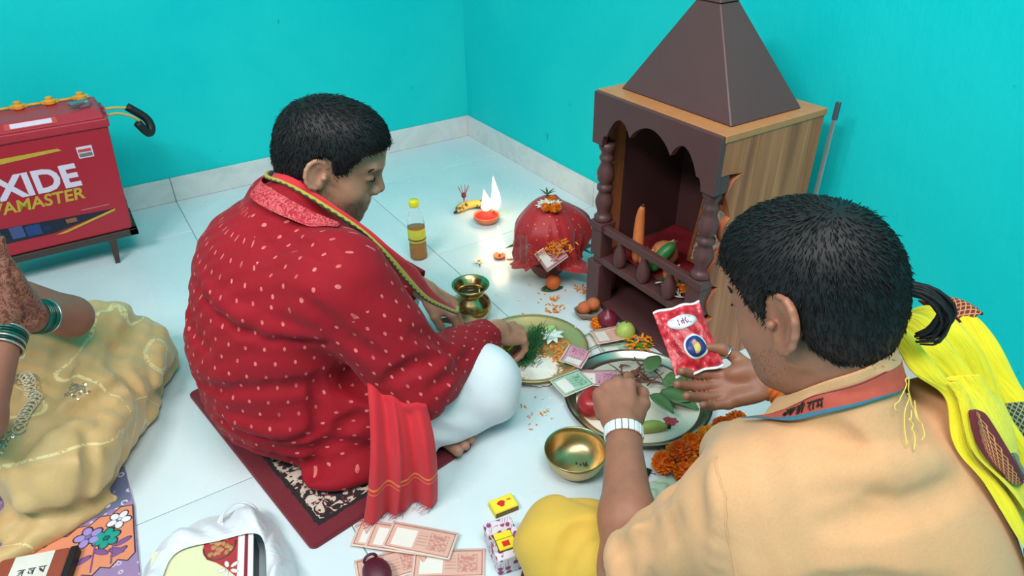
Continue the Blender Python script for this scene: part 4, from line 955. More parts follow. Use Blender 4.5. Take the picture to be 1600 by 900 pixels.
# ---- yellow dhoti
dh = [cap((-.83, -2.55, .13), (-1.055, -2.20, .098), .12, .082, .04), cap((-1.05, -2.21, .09), (-.74, -2.32, .06), .075, .055, .03), cap((-.70, -2.60, .13), (-.40, -2.36, .10), .12, .085, .04), cap((-.40, -2.36, .1), (-.80, -2.36, .06), .075, .055, .03), ell((-.77, -2.62, .12), (.17, .17, .11), None, .04)]
dh += [fun(lambda P: .003*np.sin((P[:, 0]*.5+P[:, 1]+P[:, 2])*60+2*np.sin(P[:, 2]*20)), 0, 'd'), fun(lambda P: .008-P[:, 2], .006, '&')]
dh0 = list(dh[:5])
for pts in ([(-1.02, -2.27, .2), (-1.06, -2.25, .17), (-1.10, -2.26, .12)], [(-.98, -2.24, .17), (-1.0, -2.2, .15), (-1.03, -2.15, .12)]): dh += crease(dh0, pts, .012, .006)
Vd, Fd = sdf_mesh(dh, .006); M_DHOTI = m_cloth('yellow_dhoti_cotton', (222, 178, 70), fold=.1).m; mesh_obj('dhoti', Vd, Fd, M_DHOTI, pr)
# ---- yellow shawl over the right shoulder
def m_shawl():
    n = N('yellow_shawl'); uv = n.sep(n.co('UV')); co = n.co(); u, v = uv[0], uv[1]
    base = n.mix(n.noise(10, 3, co), lin((226, 206, 14)), lin((244, 228, 40)))
    def band(x, a, b_): return n.math('MULTIPLY', n.math('GREATER_THAN', x, a), n.math('LESS_THAN', x, b_))
    lu, lv = n.math('MULTIPLY', u, 70.), n.math('MULTIPLY', v, 58.); d1 = n.math('PINGPONG', n.math('ADD', lu, lv), .5); d2 = n.math('PINGPONG', n.math('SUBTRACT', lu, lv), .5)
    lat = n.math('LESS_THAN', n.math('MINIMUM', d1, d2), .12); green = n.mix(lat, lin((22, 70, 62)), lin((170, 160, 110)))
    inb = band(v, .80, .955); tri = n.math('LESS_THAN', n.math('ADD', .66, n.math('MULTIPLY', n.math('PINGPONG', n.math('MULTIPLY', u, 45.), .5), .06)), v)
    on_ = n.math('GREATER_THAN', u, .46); col = n.mix(n.math('MULTIPLY', on_, n.math('MULTIPLY', tri, n.math('LESS_THAN', v, .985))), base, lin((20, 60, 56))); col = n.mix(n.math('MULTIPLY', on_, band(v, .72, .96)), col, green)
    n.P(Base_Color=col, Roughness=.8, Sheen_Weight=.2); n.bump(n.math('ADD', n.math('MULTIPLY', n.noise(700, 2, co), .05), n.noise(1, 3, n.map(uv_ := n.co('UV'), (7, 34, 1)), .6, .8)), .6, .008); return n.m
def m_maroon():
    n = N('maroon_gold_border'); uv = n.sep(n.co('UV')); co = n.co(); lu, lv = n.math('MULTIPLY', uv[0], 9.), n.math('MULTIPLY', uv[1], 9.); d1 = n.math('PINGPONG', n.math('ADD', lu, lv), .5); d2 = n.math('PINGPONG', n.math('SUBTRACT', lu, lv), .5)
    lat = n.math('LESS_THAN', n.math('MINIMUM', d1, d2), .13); inn = n.math('MULTIPLY', n.math('GREATER_THAN', uv[1], .16), n.math('LESS_THAN', uv[1], .84))
    n.P(Base_Color=n.mix(n.math('MULTIPLY', lat, inn), lin((106, 26, 34)), lin((206, 140, 84))), Roughness=.75); n.bump(n.noise(600, 2, co), .15, .001); return n.m
M_SHAWL, M_MARB = m_shawl(), m_maroon()
e1 = smooth_path([(-.70, -2.36, .42), (-.725, -2.42, .52), (-.75, -2.475, .60), (-.775, -2.53, .595), (-.748, -2.567, .55), (-.758, -2.60, .51), (-.752, -2.64, .475), (-.745, -2.69, .42), (-.73, -2.74, .32), (-.72, -2.77, .2)], 60)
e2 = smooth_path([(-.53, -2.36, .42), (-.53, -2.42, .49), (-.545, -2.47, .555), (-.55, -2.53, .54), (-.555, -2.59, .48), (-.555, -2.64, .42), (-.555, -2.69, .345), (-.545, -2.72, .28), (-.54, -2.74, .18), (-.54, -2.75, .1)], 60)
SH = lay(e1, e2, 40, .016, 7, psolid, .010); rgn = np.random.default_rng(3)
tt = np.linspace(0, 1, 60)[:, None]; vv = np.linspace(0, 1, 40)[None]
SH[..., 2] += .006*np.sin(tt*17+vv*6)+.004*np.sin(tt*31-vv*15)
shawl = cloth_obj('shawl', SH, M_SHAWL, pr, .002)
def sub_cloth(name, i0, i1, j0, j1, m, up, par, n=14, mm=12, skew=0):
    G = np.zeros((n, mm, 3))
    for a in range(n):
        for c in range(mm):
            i = i0+(i1-i0)*a/(n-1); j = j0+(j1-j0)*c/(mm-1)+skew*a/(n-1); ia, ja = min(int(i), 58), min(int(j), 38); G[a, c] = SH[ia, ja]*(1-(i-ia))*(1-(j-ja))+SH[ia+1, ja]*(i-ia)*(1-(j-ja))+SH[ia, ja+1]*(1-(i-ia))*(j-ja)+SH[ia+1, ja+1]*(i-ia)*(j-ja)
    d, g = grad(psolid, G.reshape(-1, 3)); G = G+up*g.reshape(G.shape); return cloth_obj(name, G, m, par, .0015)
sub_cloth('shawl_fold', 24, 44, -0+0, 16, M_SHAWL, .012, shawl, skew=2)
sub_cloth('woven_border', 29, 38, 1, 10, M_MARB, .017, shawl, skew=1.5)
sub_cloth('woven_border', 11, 17, 26, 38, M_MARB, .012, shawl)
b = MB()
for k in range(5):   # loose threads at the shawl's end
    p = V3(-.79, -2.548, .58)+V3(rg.uniform(-.015, .02), rg.uniform(-.03, .02), rg.uniform(-.01, .01)); P = [p]
    for q in range(7): P.append(P[-1]+V3(rg.uniform(-.012, .004), rg.uniform(-.012, .002), rg.uniform(-.006, .002)))
    b.tube(onto(psolid, smooth_path(P, 18), .010+.002*k/9), .0007, 5)
b.build('loose_threads', mat('pale_yellow_thread', (232, 214, 96), .8), shawl, smooth=True)
# ---- bracelet, ring, wrist thread
def ring_of(name, c, ax, rad, n, size, m, parent, part, squash=.8, upd=(0, 0, 1)):
    ax = nrm(ax); a = nrm(np.asarray(upd)-(np.asarray(upd)@ax)*ax); b_ = np.cross(ax, a); root = parent
    for i in range(n):
        t = 2*PI*i/n; d = a*math.cos(t)*squash+b_*math.sin(t); p = np.asarray(c)+d*rad; tn = nrm(-a*math.sin(t)*squash+b_*math.cos(t)); nn = nrm(np.cross(tn, ax)); R = np.stack([tn, ax, nn], 1)
        MB(R, p).box(-size[0]/2, size[0]/2, -size[1]/2, size[1]/2, -size[2]/2, size[2]/2).build(part, m, root, bevel=.0012)
M_WB = mat('white_enamel', (232, 236, 240), .3, var=.03)
wb = MB(); axw = nrm(pLw-pLe); cW = pLw-axw*.004
aa = nrm(V3(0, 0, 1)-axw[2]*axw); bb_ = np.cross(axw, aa)
wb.tube([cW+aa*math.cos(t)*.029*.98+bb_*math.sin(t)*.0315 for t in np.linspace(0, 2*PI, 33)], .0022, 6).build('bracelet_core', mat('grey_steel', (140, 145, 150), .3, .8), pr, smooth=True)
ring_of('bracelet', cW, axw, .0335, 18, (.0102, .021, .004), M_WB, pr, 'bracelet_link', .94)
t0, t1 = prth[1], prth[2]; ax = nrm(t1-t0); a = nrm(np.cross(ax, V3(0, 0, 1))); b2_ = np.cross(ax, a); cR = t0+(t1-t0)*.62
MB().tube([cR+(a*math.cos(t)+b2_*math.sin(t))*.0128 for t in np.linspace(0, 2*PI, 25)], .0021, 6, flat=1.).build('thumb_ring', mat('silver', (200, 200, 205), .25, .9), pr, smooth=True)
ax = nrm(pRw-pRe); a = nrm(np.cross(ax, V3(0, 0, 1))); b2_ = np.cross(ax, a); b = MB(); c0 = pRw-ax*.018
for k in range(10):
    dd = ax*(k-4.5)*.0032; b.tube([c0+dd+(a*math.cos(t)+b2_*math.sin(t))*(.0315+.0012*math.sin(t*5+k*2)) for t in np.linspace(0, 2*PI, 30)], .0024, 5)
b.build('wrist_thread', mat('orange_thread', (226, 110, 36), .85, var=.35, scale=120, bump=.5), pr, smooth=True)
# ---- the mat the priest sits on
pm = mat_obj('floor_mat', V3(-1.018, -2.055, 0), nrm((-.68, -.73, 0)), nrm((.73, -.68, 0)), .55, .60, mat('maroon_felt', (104, 18, 36), .95, bump=.5), 'plain maroon mat under the man in the peach kurta', 'mat', th=.008)
# ================================================================ woman with joined palms at the left edge
wF, wL = nrm((.53, -.84, 0)), nrm((.84, .53, 0))
wWr = V3(-1.790, -1.372, .372); wWl = wWr+wL*.042
wEr, wEl = V3(-1.865, -1.545, .300), V3(-1.700, -1.262, .300)
def m_henna():
    n = N('hennaed_skin'); co = n.co(); c = np.array(lin((164, 106, 86))); gp = n.new('ShaderNodeNewGeometry').outputs['Position']; dz = n.new('ShaderNodeVectorMath', {0: gp, 1: (-1.765, -1.355, .47)}, operation='DISTANCE').outputs['Value']; a = n.noise(95, 2, co, .5, 2.2); k = n.math('MULTIPLY', n.math('GREATER_THAN', a, .5), n.ramp(dz, [(.10, (1,)*3), (.13, (0,)*3)]))
    col = n.mix(n.math('MULTIPLY', k, .75), n.mix(n.noise(20, 3, co), tuple(c*.75), tuple(c)), lin((92, 34, 26))); n.P(Base_Color=col, Roughness=.5, Subsurface_Weight=.08, Subsurface_Radius=(.01, .004, .002), Subsurface_Scale=.4); return n.m
M_SKIN3 = m_henna()
ux = nrm((.02, .04, 1))
hA = axes(ux+wL*.10, -wF, -wL); h1, t1_, _ = hand_ops(wWr+ux*.026, hA, [(.06, .05, .04)]*4, [(.85, .5, -.1), (.98, .1, -.05), (1, .0, 0)], 1.1, (.05, .01, -.03, -.07))
hB = axes(ux-wL*.10, -wF, wL); h2, t2_, _ = hand_ops(wWl+ux*.026, hB, [(.06, .05, .04)]*4, [(.85, .5, -.1), (.98, .1, -.05), (1, .0, 0)], 1.1, (.05, .01, -.03, -.07))
wT = V3(-2.07, -1.27, 0); wS1, wS2 = wT-wL*.17+V3(0, 0, .47), wT+wL*.17+V3(0, 0, .47); wh = wT+wF*.04+V3(0, 0, .71)
WA = np.stack([wF*.93+V3(0, 0, -.36), wL, wF*.36+V3(0, 0, .93)], 1)
wb_ = [ell(wT+V3(0, 0, .15), (.15, .15, .12), None, .05), ell(wT+V3(0, 0, .34), (.13, .11, .16), np.stack([wL, wF, V3(0, 0, 1)], 1), .05), cap(wT+V3(0, 0, .46), wh+WA@V3(-.03, 0, -.06), .05, .048, .04), cap(wS1, wS2, .05, k=.04), grp(head_ops(wh, WA, .95), .025),
       cap(wS1, wEr, .045, .04), cap(wEr, wWr, .040, .026), cap(wWr, wWr+ux*.03, .026, .026), cap(wS2, wEl, .045, .042), cap(wEl, wWl, .042, .026), cap(wWl, wWl+ux*.03, .026, .026)]+[grp(h1, 0), grp(h2, 0)]
wo = person('person', wb_, .0038, M_SKIN3, 'woman in a beige sari with palms joined in prayer and green bangles')
face_bits(wh, WA, .95, wo)
hp = hair_ops(wh, WA, .95, 1.02, nape=-.09, fringe=.055, burn=-.01)+[ell(wh+WA@V3(-.11, 0, -.03), (.045, .05, .05), None, .02)]
Vh, Fh = sdf_mesh(hp, .006, lohi=(wh-.2, wh+.18)); mesh_obj('hair', Vh, Fh, M_HAIR, wo)
# painted nails
b = MB()
for tips in (t1_, t2_):
    for tip, pre in tips[:4]:
        b.ball(tip+(tip-pre)*.10, (.0062, .0062, .0085), 8, 6)
b.build('nails', mat('dark_green_nail', (24, 44, 38), .3), wo, smooth=True)
# bangles: a stack on each wrist
M_BG1, M_BG2, M_BG3 = mat('green_glass_bangle', (14, 92, 78), .15), mat('silver_bangle', (190, 190, 180), .25, .8), mat('dark_green_bangle', (10, 50, 40), .2)
def bangles(c, ax, n, r0, ms, step):
    ax = nrm(ax); a = nrm(np.cross(ax, wF)); b_ = np.cross(ax, a)
    for k in range(n):
        p = np.asarray(c)+ax*step*k
        MB().tube([p+(a*math.cos(t)+b_*math.sin(t))*r0 for t in np.linspace(0, 2*PI, 37)], .0028, 6).build('bangle', ms[k % len(ms)], wo, smooth=True)
bangles(wWr-nrm(wWr-wEr)*.012, -(wWr-wEr), 7, .0335, [M_BG2, M_BG1, M_BG3, M_BG1, M_BG2, M_BG3, M_BG2], .0062)
bangles(wWl-nrm(wWl-wEl)*.014, -(wWl-wEl), 6, .0335, [M_BG1, M_BG1, M_BG3, M_BG1, M_BG1, M_BG2], .0060)
fr = h1; rc = wWr+ux*.14-wL*.022+wF*(-.004); MB().ball(rc, (.010, .010, .005), 12, 8, np.stack([wF, V3(0, 0, 1), -wL], 1)).build('gold_ring', mat('gold', (236, 176, 70), .25, .9), wo, smooth=True)
# ---- beige sari heaped over the lap
sr = [ell(wT+V3(0, 0, .14), (.19, .19, .14), None, .05), ell(wT+V3(0, 0, .32), (.15, .13, .16), np.stack([wL, wF, V3(0, 0, 1)], 1), .05), cap(wS1+wL*.03, wS2-wL*.03, .058, k=.05), cap(wS1, wEr+(wS1-wEr)*.6, .06, .052, .03), cap(wS2, wEl+(wS2-wEl)*.75, .058, .050, .03),
      cap((-1.93, -1.20, .13), (-1.66, -1.12, .13), .14, .095, .06), cap((-1.66, -1.12, .12), (-1.60, -1.135, .08), .09, .065, .04), cap((-1.92, -1.28, .13), (-1.80, -1.47, .11), .13, .09, .06), cap((-1.62, -1.16, .07), (-1.80, -1.50, .08), .085, .085, .05), ell((-1.76, -1.29, .11), (.13, .16, .10), None, .05),
      ell((-1.60, -1.12, .035), (.08, .085, .035), None, .03), ell((-1.66, -1.26, .03), (.07, .10, .03), None, .03), ell((-1.84, -1.52, .03), (.10, .075, .032), None, .03), cap((-1.70, -1.36, .06), (-1.79, -1.50, .045), .05, .045, .03), cap((-1.95, -1.60, .016), (-1.735, -1.545, .014), .024, .018, .015)]
sr0 = list(sr)
for pts, r, dp, op in (([(-1.60, -1.06, .15), (-1.62, -1.18, .16), (-1.68, -1.30, .14), (-1.66, -1.36, .07)], .02, .009, '-'), ([(-1.66, -1.05, .19), (-1.68, -1.20, .19), (-1.74, -1.34, .17)], .02, .008, '+'), ([(-1.57, -1.10, .10), (-1.60, -1.22, .09), (-1.66, -1.33, .05)], .016, .008, '+'), ([(-1.56, -1.14, .06), (-1.61, -1.25, .05), (-1.65, -1.33, .03)], .014, .008, '-'),
      ([(-1.74, -1.22, .2), (-1.76, -1.34, .19), (-1.82, -1.46, .18)], .02, .008, '-'), ([(-1.70, -1.34, .12), (-1.76, -1.44, .14), (-1.86, -1.50, .14)], .02, .012, '-'), ([(-1.69, -1.38, .10), (-1.76, -1.47, .10), (-1.86, -1.55, .08)], .02, .009, '+'), ([(-1.72, -1.44, .06), (-1.78, -1.52, .06), (-1.90, -1.57, .05)], .014, .009, '-'), ([(-1.80, -1.36, .2), (-1.86, -1.44, .2), (-1.93, -1.48, .18)], .018, .007, '-'), ([(-1.78, -1.48, .12), (-1.79, -1.54, .07), (-1.82, -1.58, .03)], .012, .007, '-')):
    sr += crease(sr0, pts, r, dp, op)
sr += [fun(lambda P: .0022*np.sin((P[:, 0]*.9-P[:, 1]*.6+P[:, 2]*.8)*62+3*np.sin(P[:, 1]*10))+.0012*np.sin(P[:, 1]*120+P[:, 0]*60), 0, 'd'), cap(wEr, wWr, .046, .046, .004, '-'), cap(wEl, wWl, .049, .049, .004, '-'), fun(lambda P: .005-P[:, 2], .005, '&'), cap(wT+V3(0, 0, .47)+wF*.03, wh+WA@V3(0, 0, -.03), .06, .09, .01, '-')]
Vs, Fs = sdf_mesh(sr, .0055)
def m_sari():
    n = N('beige_sari_georgette'); co = n.co(); c0, c1 = lin((192, 154, 96)), lin((222, 186, 130))
    col = n.mix(n.noise(8, 3, co, .5, .5), c0, c1)
    w_ = n.math('MULTIPLY', n.math('PINGPONG', n.math('MULTIPLY', n.noise(3.2, 1, n.map(co, (1, 1, .8), loc=(.3, 1.2, 0)), .4, .6), 7.), .5), 2.)
    ln = n.math('MULTIPLY', n.math('GREATER_THAN', w_, .93), n.math('GREATER_THAN', n.noise(160, 1, co), .42)); col = n.mix(n.math('MULTIPLY', ln, .8), col, lin((238, 220, 160)))
    n.P(Base_Color=col, Roughness=.5, Sheen_Weight=.3, Specular_IOR_Level=.4); n.bump(n.math('ADD', n.math('MULTIPLY', n.noise(600, 2, co), .1), n.noise(22, 3, co, .5, .8)), .25, .012); return n.m
so = mesh_obj('sari', Vs, Fs, m_sari(), wo)
# sequinned motifs on the sari
M_SEQ = mat('silver_sequin', (200, 184, 160), .25, .7, var=.4, scale=300); r9 = np.random.default_rng(12)
def motif(c, rad, n, name='sequin_motif'):
    c = onto(sr, V3(c)[None], 0)[0]; d, g = grad(sr, c[None]); nn = g[0]; a = nrm(np.cross(nn, V3(0, 0, 1)+.1)); b_ = np.cross(nn, a); P = []
    for k in range(n):
        t = r9.uniform(0, 2*PI); q = rad*math.sqrt(r9.uniform(0, 1))*(.75+.25*math.cos(5*t)); P.append(c+a*q*math.cos(t)+b_*q*math.sin(t))
    P = onto(sr, np.array(P), .0012); d, G = grad(sr, P); mb = MB()
    for p, nm_ in zip(P, G):
        nm_ = nrm(nm_+r9.normal(0, .25, 3)); u = nrm(np.cross(nm_, V3(.3, .2, 1))); v = np.cross(nm_, u); rr = r9.uniform(.0016, .0032)
        mb.add([p+rr*(u*math.cos(q)+v*math.sin(q)) for q in np.linspace(0, 2*PI, 7)[:-1]]+[p-nm_*.001+rr*(u*math.cos(q)+v*math.sin(q)) for q in np.linspace(0, 2*PI, 7)[:-1]], [tuple(range(6)), (11, 10, 9, 8, 7, 6)]+[(i, i+6, (i+1) % 6+6, (i+1) % 6) for i in range(6)])
    return mb.build(name, M_SEQ, so)
for c, rad, n in (((-1.86, -1.47, .19), .032, 90), ((-1.735, -1.375, .17), .026, 70), ((-1.83, -1.33, .21), .024, 60), ((-1.57, -1.10, .09), .02, 40)): motif(c, rad, n)
# pale lace edge of the sari beside the wrist
ep = onto(sr, smooth_path([(-1.80, -1.33, .25), (-1.80, -1.40, .23), (-1.83, -1.47, .22)], 14), .004)
b = MB()
for p in ep: b.tube([p+V3(.011*math.cos(t), .011*math.sin(t), .003*math.sin(t)) for t in np.linspace(0, 2*PI, 13)], .0016, 5); b.ball(p+V3(0, 0, .002), .004, 8, 6)
b.build('lace_trim', mat('pale_lace', (206, 196, 170), .6), so, smooth=True)
# ================================================================ offerings and small things
M_BRASS = mat('polished_brass', (198, 170, 116), .24, 1., var=.15, scale=14); M_BRASS2 = mat('dull_brass', (192, 168, 122), .32, 1., var=.2, scale=12)
M_STEEL = mat('stainless_steel', (196, 190, 176), .25, 1., var=.1, scale=10)
M_CLAY = mat('terracotta', (132, 66, 52), .6, var=.2, scale=25, bump=.2); M_LEAF = mat('dark_green_leaf', (42, 92, 44), .4, var=.3, scale=30); M_LEAF2 = mat('betel_green_leaf', (84, 116, 72), .5, var=.25, scale=25)
M_ORP = mat('orange_petal', (250, 140, 22), .6, var=.25, scale=90); M_WHP = mat('white_petal', (240, 236, 226), .6, var=.06); M_RPW = mat('vermilion_powder', (214, 40, 36), .9, bump=.6, bscale=250)
M_YPW = mat('turmeric_powder', (244, 178, 36), .9, bump=.6, bscale=250)
rn = random.Random(11)
def thing(name, x, y, label, cat, z=0, group=None): return empty(name, (x, y, z), label, cat, group)
def leaf(mb, o, d, L, W_, up=(0, 0, 1), bend=.2, fold=.25, n=9, m=5):
    d = nrm(d); s = nrm(np.cross(up, d)); u = np.cross(d, s); G = np.zeros((n, m, 3))
    for i in range(n):
        t = i/(n-1); w = W_*math.sin(PI*min(1, t*.92+.06))**.8*(1-.35*t)
        for j in range(m):
            q = (j/(m-1)-.5)*2; G[i, j] = np.asarray(o)+d*L*t+s*w*q*.5+u*(-bend*L*t*t+fold*abs(q)*w*.5)
    mb.grid(G); return mb
def petals(mb, c, n, rad, size=.006, z0=.001, hgt=.006, rr=rn):
    for _ in range(n):
        a = rr.uniform(0, 2*PI); q = rad*math.sqrt(rr.random()); o = np.asarray(c)+V3(q*math.cos(a), q*math.sin(a), z0+rr.random()*hgt*(1-q/rad*.8)); leaf(mb, o, (rr.uniform(-1, 1), rr.uniform(-1, 1), rr.uniform(-.1, .4)), size*rr.uniform(.9, 2.0), size*rr.uniform(.6, .9), bend=rr.uniform(-.3, .4), n=4, m=3)
    return mb
def marigold(c, r, m, name='marigold', parent=None, seed=0, up=(0, 0, 1)):
    q = random.Random(seed); mb = MB(); up = nrm(up); a = nrm(np.cross(up, V3(.31, .2, .93))) ; b = np.cross(up, a)
    mb.ball(c, r*.62, 12, 8)
    for k in range(70):
        z = 1-1.7*(k+.5)/70; t = k*2.39996; s = math.sqrt(max(0, 1-z*z)); d = nrm(a*s*math.cos(t)+b*s*math.sin(t)+up*z+V3(q.uniform(-.15, .15), q.uniform(-.15, .15), q.uniform(-.15, .15)))
        o = np.asarray(c)+d*r*.55; tn = nrm(np.cross(d, up+V3(.01, .02, 0))); L = r*.5; w = r*.36
        mb.add([o-tn*w*.4, o+tn*w*.4, o+d*L*.7+tn*w*.6+up*r*.08, o+d*L+V3(0, 0, .0), o+d*L*.7-tn*w*.6+up*r*.08], [(0, 1, 2, 3, 4)])
    return mb.build(name, m, parent, smooth=False)
# ---- brass pot (lota)
x, y = -.770, -1.376; t = thing('brass_pot', x, y, 'round brass water pot with flared rim standing beside the man in red', 'pot')
MB().lathe([(.026, 0), (.030, .003), (.040, .012), (.052, .028), (.0575, .045), (.056, .060), (.047, .076), (.037, .086), (.034, .093), (.040, .103), (.050, .113), (.0535, .119), (.0530, .1215), (.050, .1205), (.044, .112), (.036, .102), (.031, .093), (.034, .085), (.044, .074), (.051, .060), (.052, .045), (.046, .028), (.03, .012), (0.001, .010)], 48, (x, y, 0), cap=False).build('pot_body', M_BRASS, t, smooth=True)
MB().lathe([(.0001, .088), (.034, .088)], 32, (x, y, 0), cap=False).build('water', mat('dark_water', (40, 46, 40), .08), t, smooth=True)
MB().tube(smooth_path([(x+.02, y-.012, .085), (x+.026, y-.004, .10), (x+.03, y-.01, .107)], 8), .0035, 8).build('spoon_tip', M_BRASS2, t, smooth=True)
# ---- oil bottle
x, y = -.735, -.955; t = thing('oil_bottle', x, y, 'small plastic bottle of golden oil with a yellow cap', 'bottle')
def m_plastic():
    n = N('clear_plastic'); n.P(Base_Color=(.93, .96, .96), Roughness=.08, Transmission_Weight=.92, IOR=1.15, Alpha=.55); return n.m
def m_oil():
    n = N('golden_oil'); n.P(Base_Color=lin((196, 122, 30)), Roughness=.08, Transmission_Weight=.35, IOR=1.2); return n.m
pf_ = [(.026, 0), (.029, .004), (.029, .016), (.0275, .02), (.029, .024), (.029, .034), (.0275, .038), (.029, .042), (.029, .052), (.0275, .056), (.0285, .06), (.0285, .118), (.029, .125), (.027, .145), (.021, .168), (.0145, .182), (.0125, .188), (.0125, .196)]
MB().lathe(pf_, 36, (x, y, 0), cap=False).build('bottle_wall', m_plastic(), t, smooth=True)
MB().lathe([(.0245, .002)]+[(r-.0016, z) for r, z in pf_[1:11]]+[(.0268, .115), (.0001, .115)], 36, (x, y, 0)).build('oil', m_oil(), t, smooth=True)
MB().lathe([(.0290, .066), (.0293, .067), (.0293, .112), (.0290, .113)], 36, (x, y, 0), cap=False).build('bottle_label', mat('yellow_label', (206, 196, 60), .5, var=.25, scale=60), t, smooth=True)
MB().lathe([(.02945, .072), (.02945, .078)], 36, (x, y, 0), cap=False).build('label_band', mat('brown_label', (120, 70, 40), .5), t, smooth=True)
MB().lathe([(.015, .188), (.0165, .19), (.0165, .206), (.0155, .209), (.0001, .2095)], 32, (x, y, 0), rad=lambda a, z: 1+.02*math.sin(a*24)).build('cap', mat('yellow_cap', (240, 226, 40), .45, var=.05), t, smooth=True)
# ---- clay lamp with vermilion, its flame
def m_flame(st):
    n = N('flame_glow_%d' % st); co = n.co(); e = n.new('ShaderNodeEmission', {'Color': (1., .66, .36, 1), 'Strength': st}); n.t.links.new(e.outputs[0], n.out.inputs[0]); return n.m
M_FL = m_flame(7); M_FL2 = m_flame(10)
def flame(parent, c, h, r, m, name='flame'):
    pr_ = [(.0001, 0), (r*.6, h*.05), (r, h*.18), (r*.95, h*.32), (r*.7, h*.52), (r*.4, h*.74), (r*.15, h*.92), (.0001, h)]
    mb = MB(); mb.lathe(pr_, 16, c, cap=False); v = np.array(mb.v); k = (v[:, 2]-c[2])/h; v[:, 0] += .006*np.sin(k*5)*k; mb.v = v.tolist(); o = mb.build(name, m, parent, smooth=True)
    l = bpy.data.lights.new('flame_light', 'POINT'); l.energy = .4*h/.1; l.color = (1, .62, .34); l.shadow_soft_size = .03; lo = bpy.data.objects.new('flame_light', l); COL.objects.link(lo); lo.parent = parent; lo.location = np.asarray(c)+V3(0, 0, h*.55)-np.array(root_of(parent).location); return o
x, y = -.412, -.858; t = thing('clay_lamp', x, y, 'clay lamp bowl heaped with red vermilion and burning with a tall flame', 'lamp')
MB().lathe([(.024, 0), (.034, .004), (.044, .014), (.048, .027), (.0475, .030), (.044, .029), (.038, .016), (.02, .010), (.0001, .01)], 36, (x, y, 0), cap=False).build('bowl', M_CLAY if False else mat('orange_clay', (206, 120, 84), .75, var=.15), t, smooth=True)
MB().lathe([(.044, .024), (.034, .031), (.02, .036), (.0001, .037)], 28, (x, y, 0), cap=False, rad=lambda a, z: 1+.05*math.sin(a*5+z*300)).build('vermilion', M_RPW, t, smooth=True)
MB().tube([(x+.018, y-.006, .034), (x+.030, y-.012, .046)], .004, 8).build('wick', mat('wick_cotton', (120, 90, 80), .9), t, smooth=True)
flame(t, (x+.031, y-.014, .044), .135, .019, M_FL); flame(t, (x+.005, y+.010, .040), .085, .020, M_FL)
# ---- banana with a stub of incense sticks
ban = empty('banana', (-.41, -.735, 0), 'spotted ripe banana lying behind the clay lamp', 'banana')
bp_ = smooth_path([(-.473, -.742, .013), (-.450, -.731, .017), (-.415, -.728, .020), (-.38, -.742, .020), (-.352, -.764, .016), (-.340, -.775, .014)], 22)
def m_banana():
    n = N('banana_skin'); co = n.co(); a = n.noise(45, 3, co, .6); col = n.mix(n.ramp(a, [(.50, (0,)*3), (.60, (1,)*3)]), lin((226, 186, 84)), lin((70, 48, 30))); n.P(Base_Color=col, Roughness=.5); return n.m
M_BAN = m_banana()
MB().tube(bp_, [.006, .010, .0135, .0155, .0165]+[.0172]*11+[.0165, .015, .0125, .009, .006, .005], 6).build('banana_skin', M_BAN, ban, smooth=True)
MB().tube([bp_[0], bp_[0]-V3(.012, .003, .001)], .005, 6).build('banana_tip', mat('black_tip', (40, 34, 26), .8), ban, smooth=True)
inc = empty('incense_sticks', (-.430, -.724, .036), 'burnt stub of incense sticks stuck upright in the banana', 'incense')
b = MB()
for k in range(8): a = k*.8; b.tube([(-.430, -.724, .030), (-.430+.004*math.cos(a), -.724+.004*math.sin(a), .06), (-.430+.022*math.cos(a), -.724+.018*math.sin(a), .098)], .0011, 5)
b.build('sticks', mat('stick_pink', (150, 80, 96), .8), inc); MB().lathe([(.005, 0), (.009, .004), (.009, .016), (.005, .019)], 14, (-.430, -.724, .052)).build('binding', mat('dark_red_thread', (110, 40, 50), .8), inc, smooth=True)
# ---- small oil wick burning on the floor
x, y = -.515, -1.112; t = thing('wick_lamp', x, y, 'small wick lamp with one slender flame in front of the draped pot', 'lamp')
MB().lathe([(.012, 0), (.018, .004), (.021, .012), (.020, .013), (.014, .006), (.0001, .005)], 24, (x, y, 0), cap=False).build('cup', mat('orange_clay', 0), t, smooth=True)
MB().tube([(x, y, .006), (x+.004, y, .018)], .003, 8).build('wick', mat('wick_cotton', 0), t, smooth=True); flame(t, (x+.004, y, .016), .105, .0115, M_FL)
# scattered bits round it
def bits(name, label, cat, items, m, z=0):
    mb = MB()
    for c, n, r, s in items: petals(mb, V3(c[0], c[1], z), n, r, s)
    o = mb.build(name, m); o.data.materials; s = o.modifiers.new('t', 'SOLIDIFY'); s.thickness = .0006; return tag(o, label, cat, kind='stuff')
bits('orange_petals', 'loose orange marigold petals strewn over the floor tiles', 'petals', [((-.403, -1.429), 26, .028, .008), ((-.513, -1.421), 14, .012, .008), ((-.540, -1.469), 26, .026, .008), ((-.50, -1.35), 8, .05, .006), ((-.49, -1.14), 6, .02, .007), ((-.58, -1.43), 6, .06, .006), ((-.83, -1.80), 10, .05, .006), ((-.46, -1.36), 10, .05, .006), ((-.36, -1.45), 8, .03, .005), ((-.86, -1.83), 5, .03, .006)], M_ORP)
bits('white_petals', 'loose white petals and rice grains strewn over the tiles', 'petals', [((-.60, -1.36), 5, .02, .007), ((-.68, -1.28), 8, .05, .006), ((-.80, -1.80), 8, .05, .005)], M_WHP)
wf = empty('white_flower', (-.588, -1.105, 0), 'small white flower lying between the bottle and the wick lamp', 'flower'); b = MB()
for k in range(6): a = k*PI/3; leaf(b, (-.588, -1.105, .006), (math.cos(a), math.sin(a), .35), .019, .013, n=5, m=3)
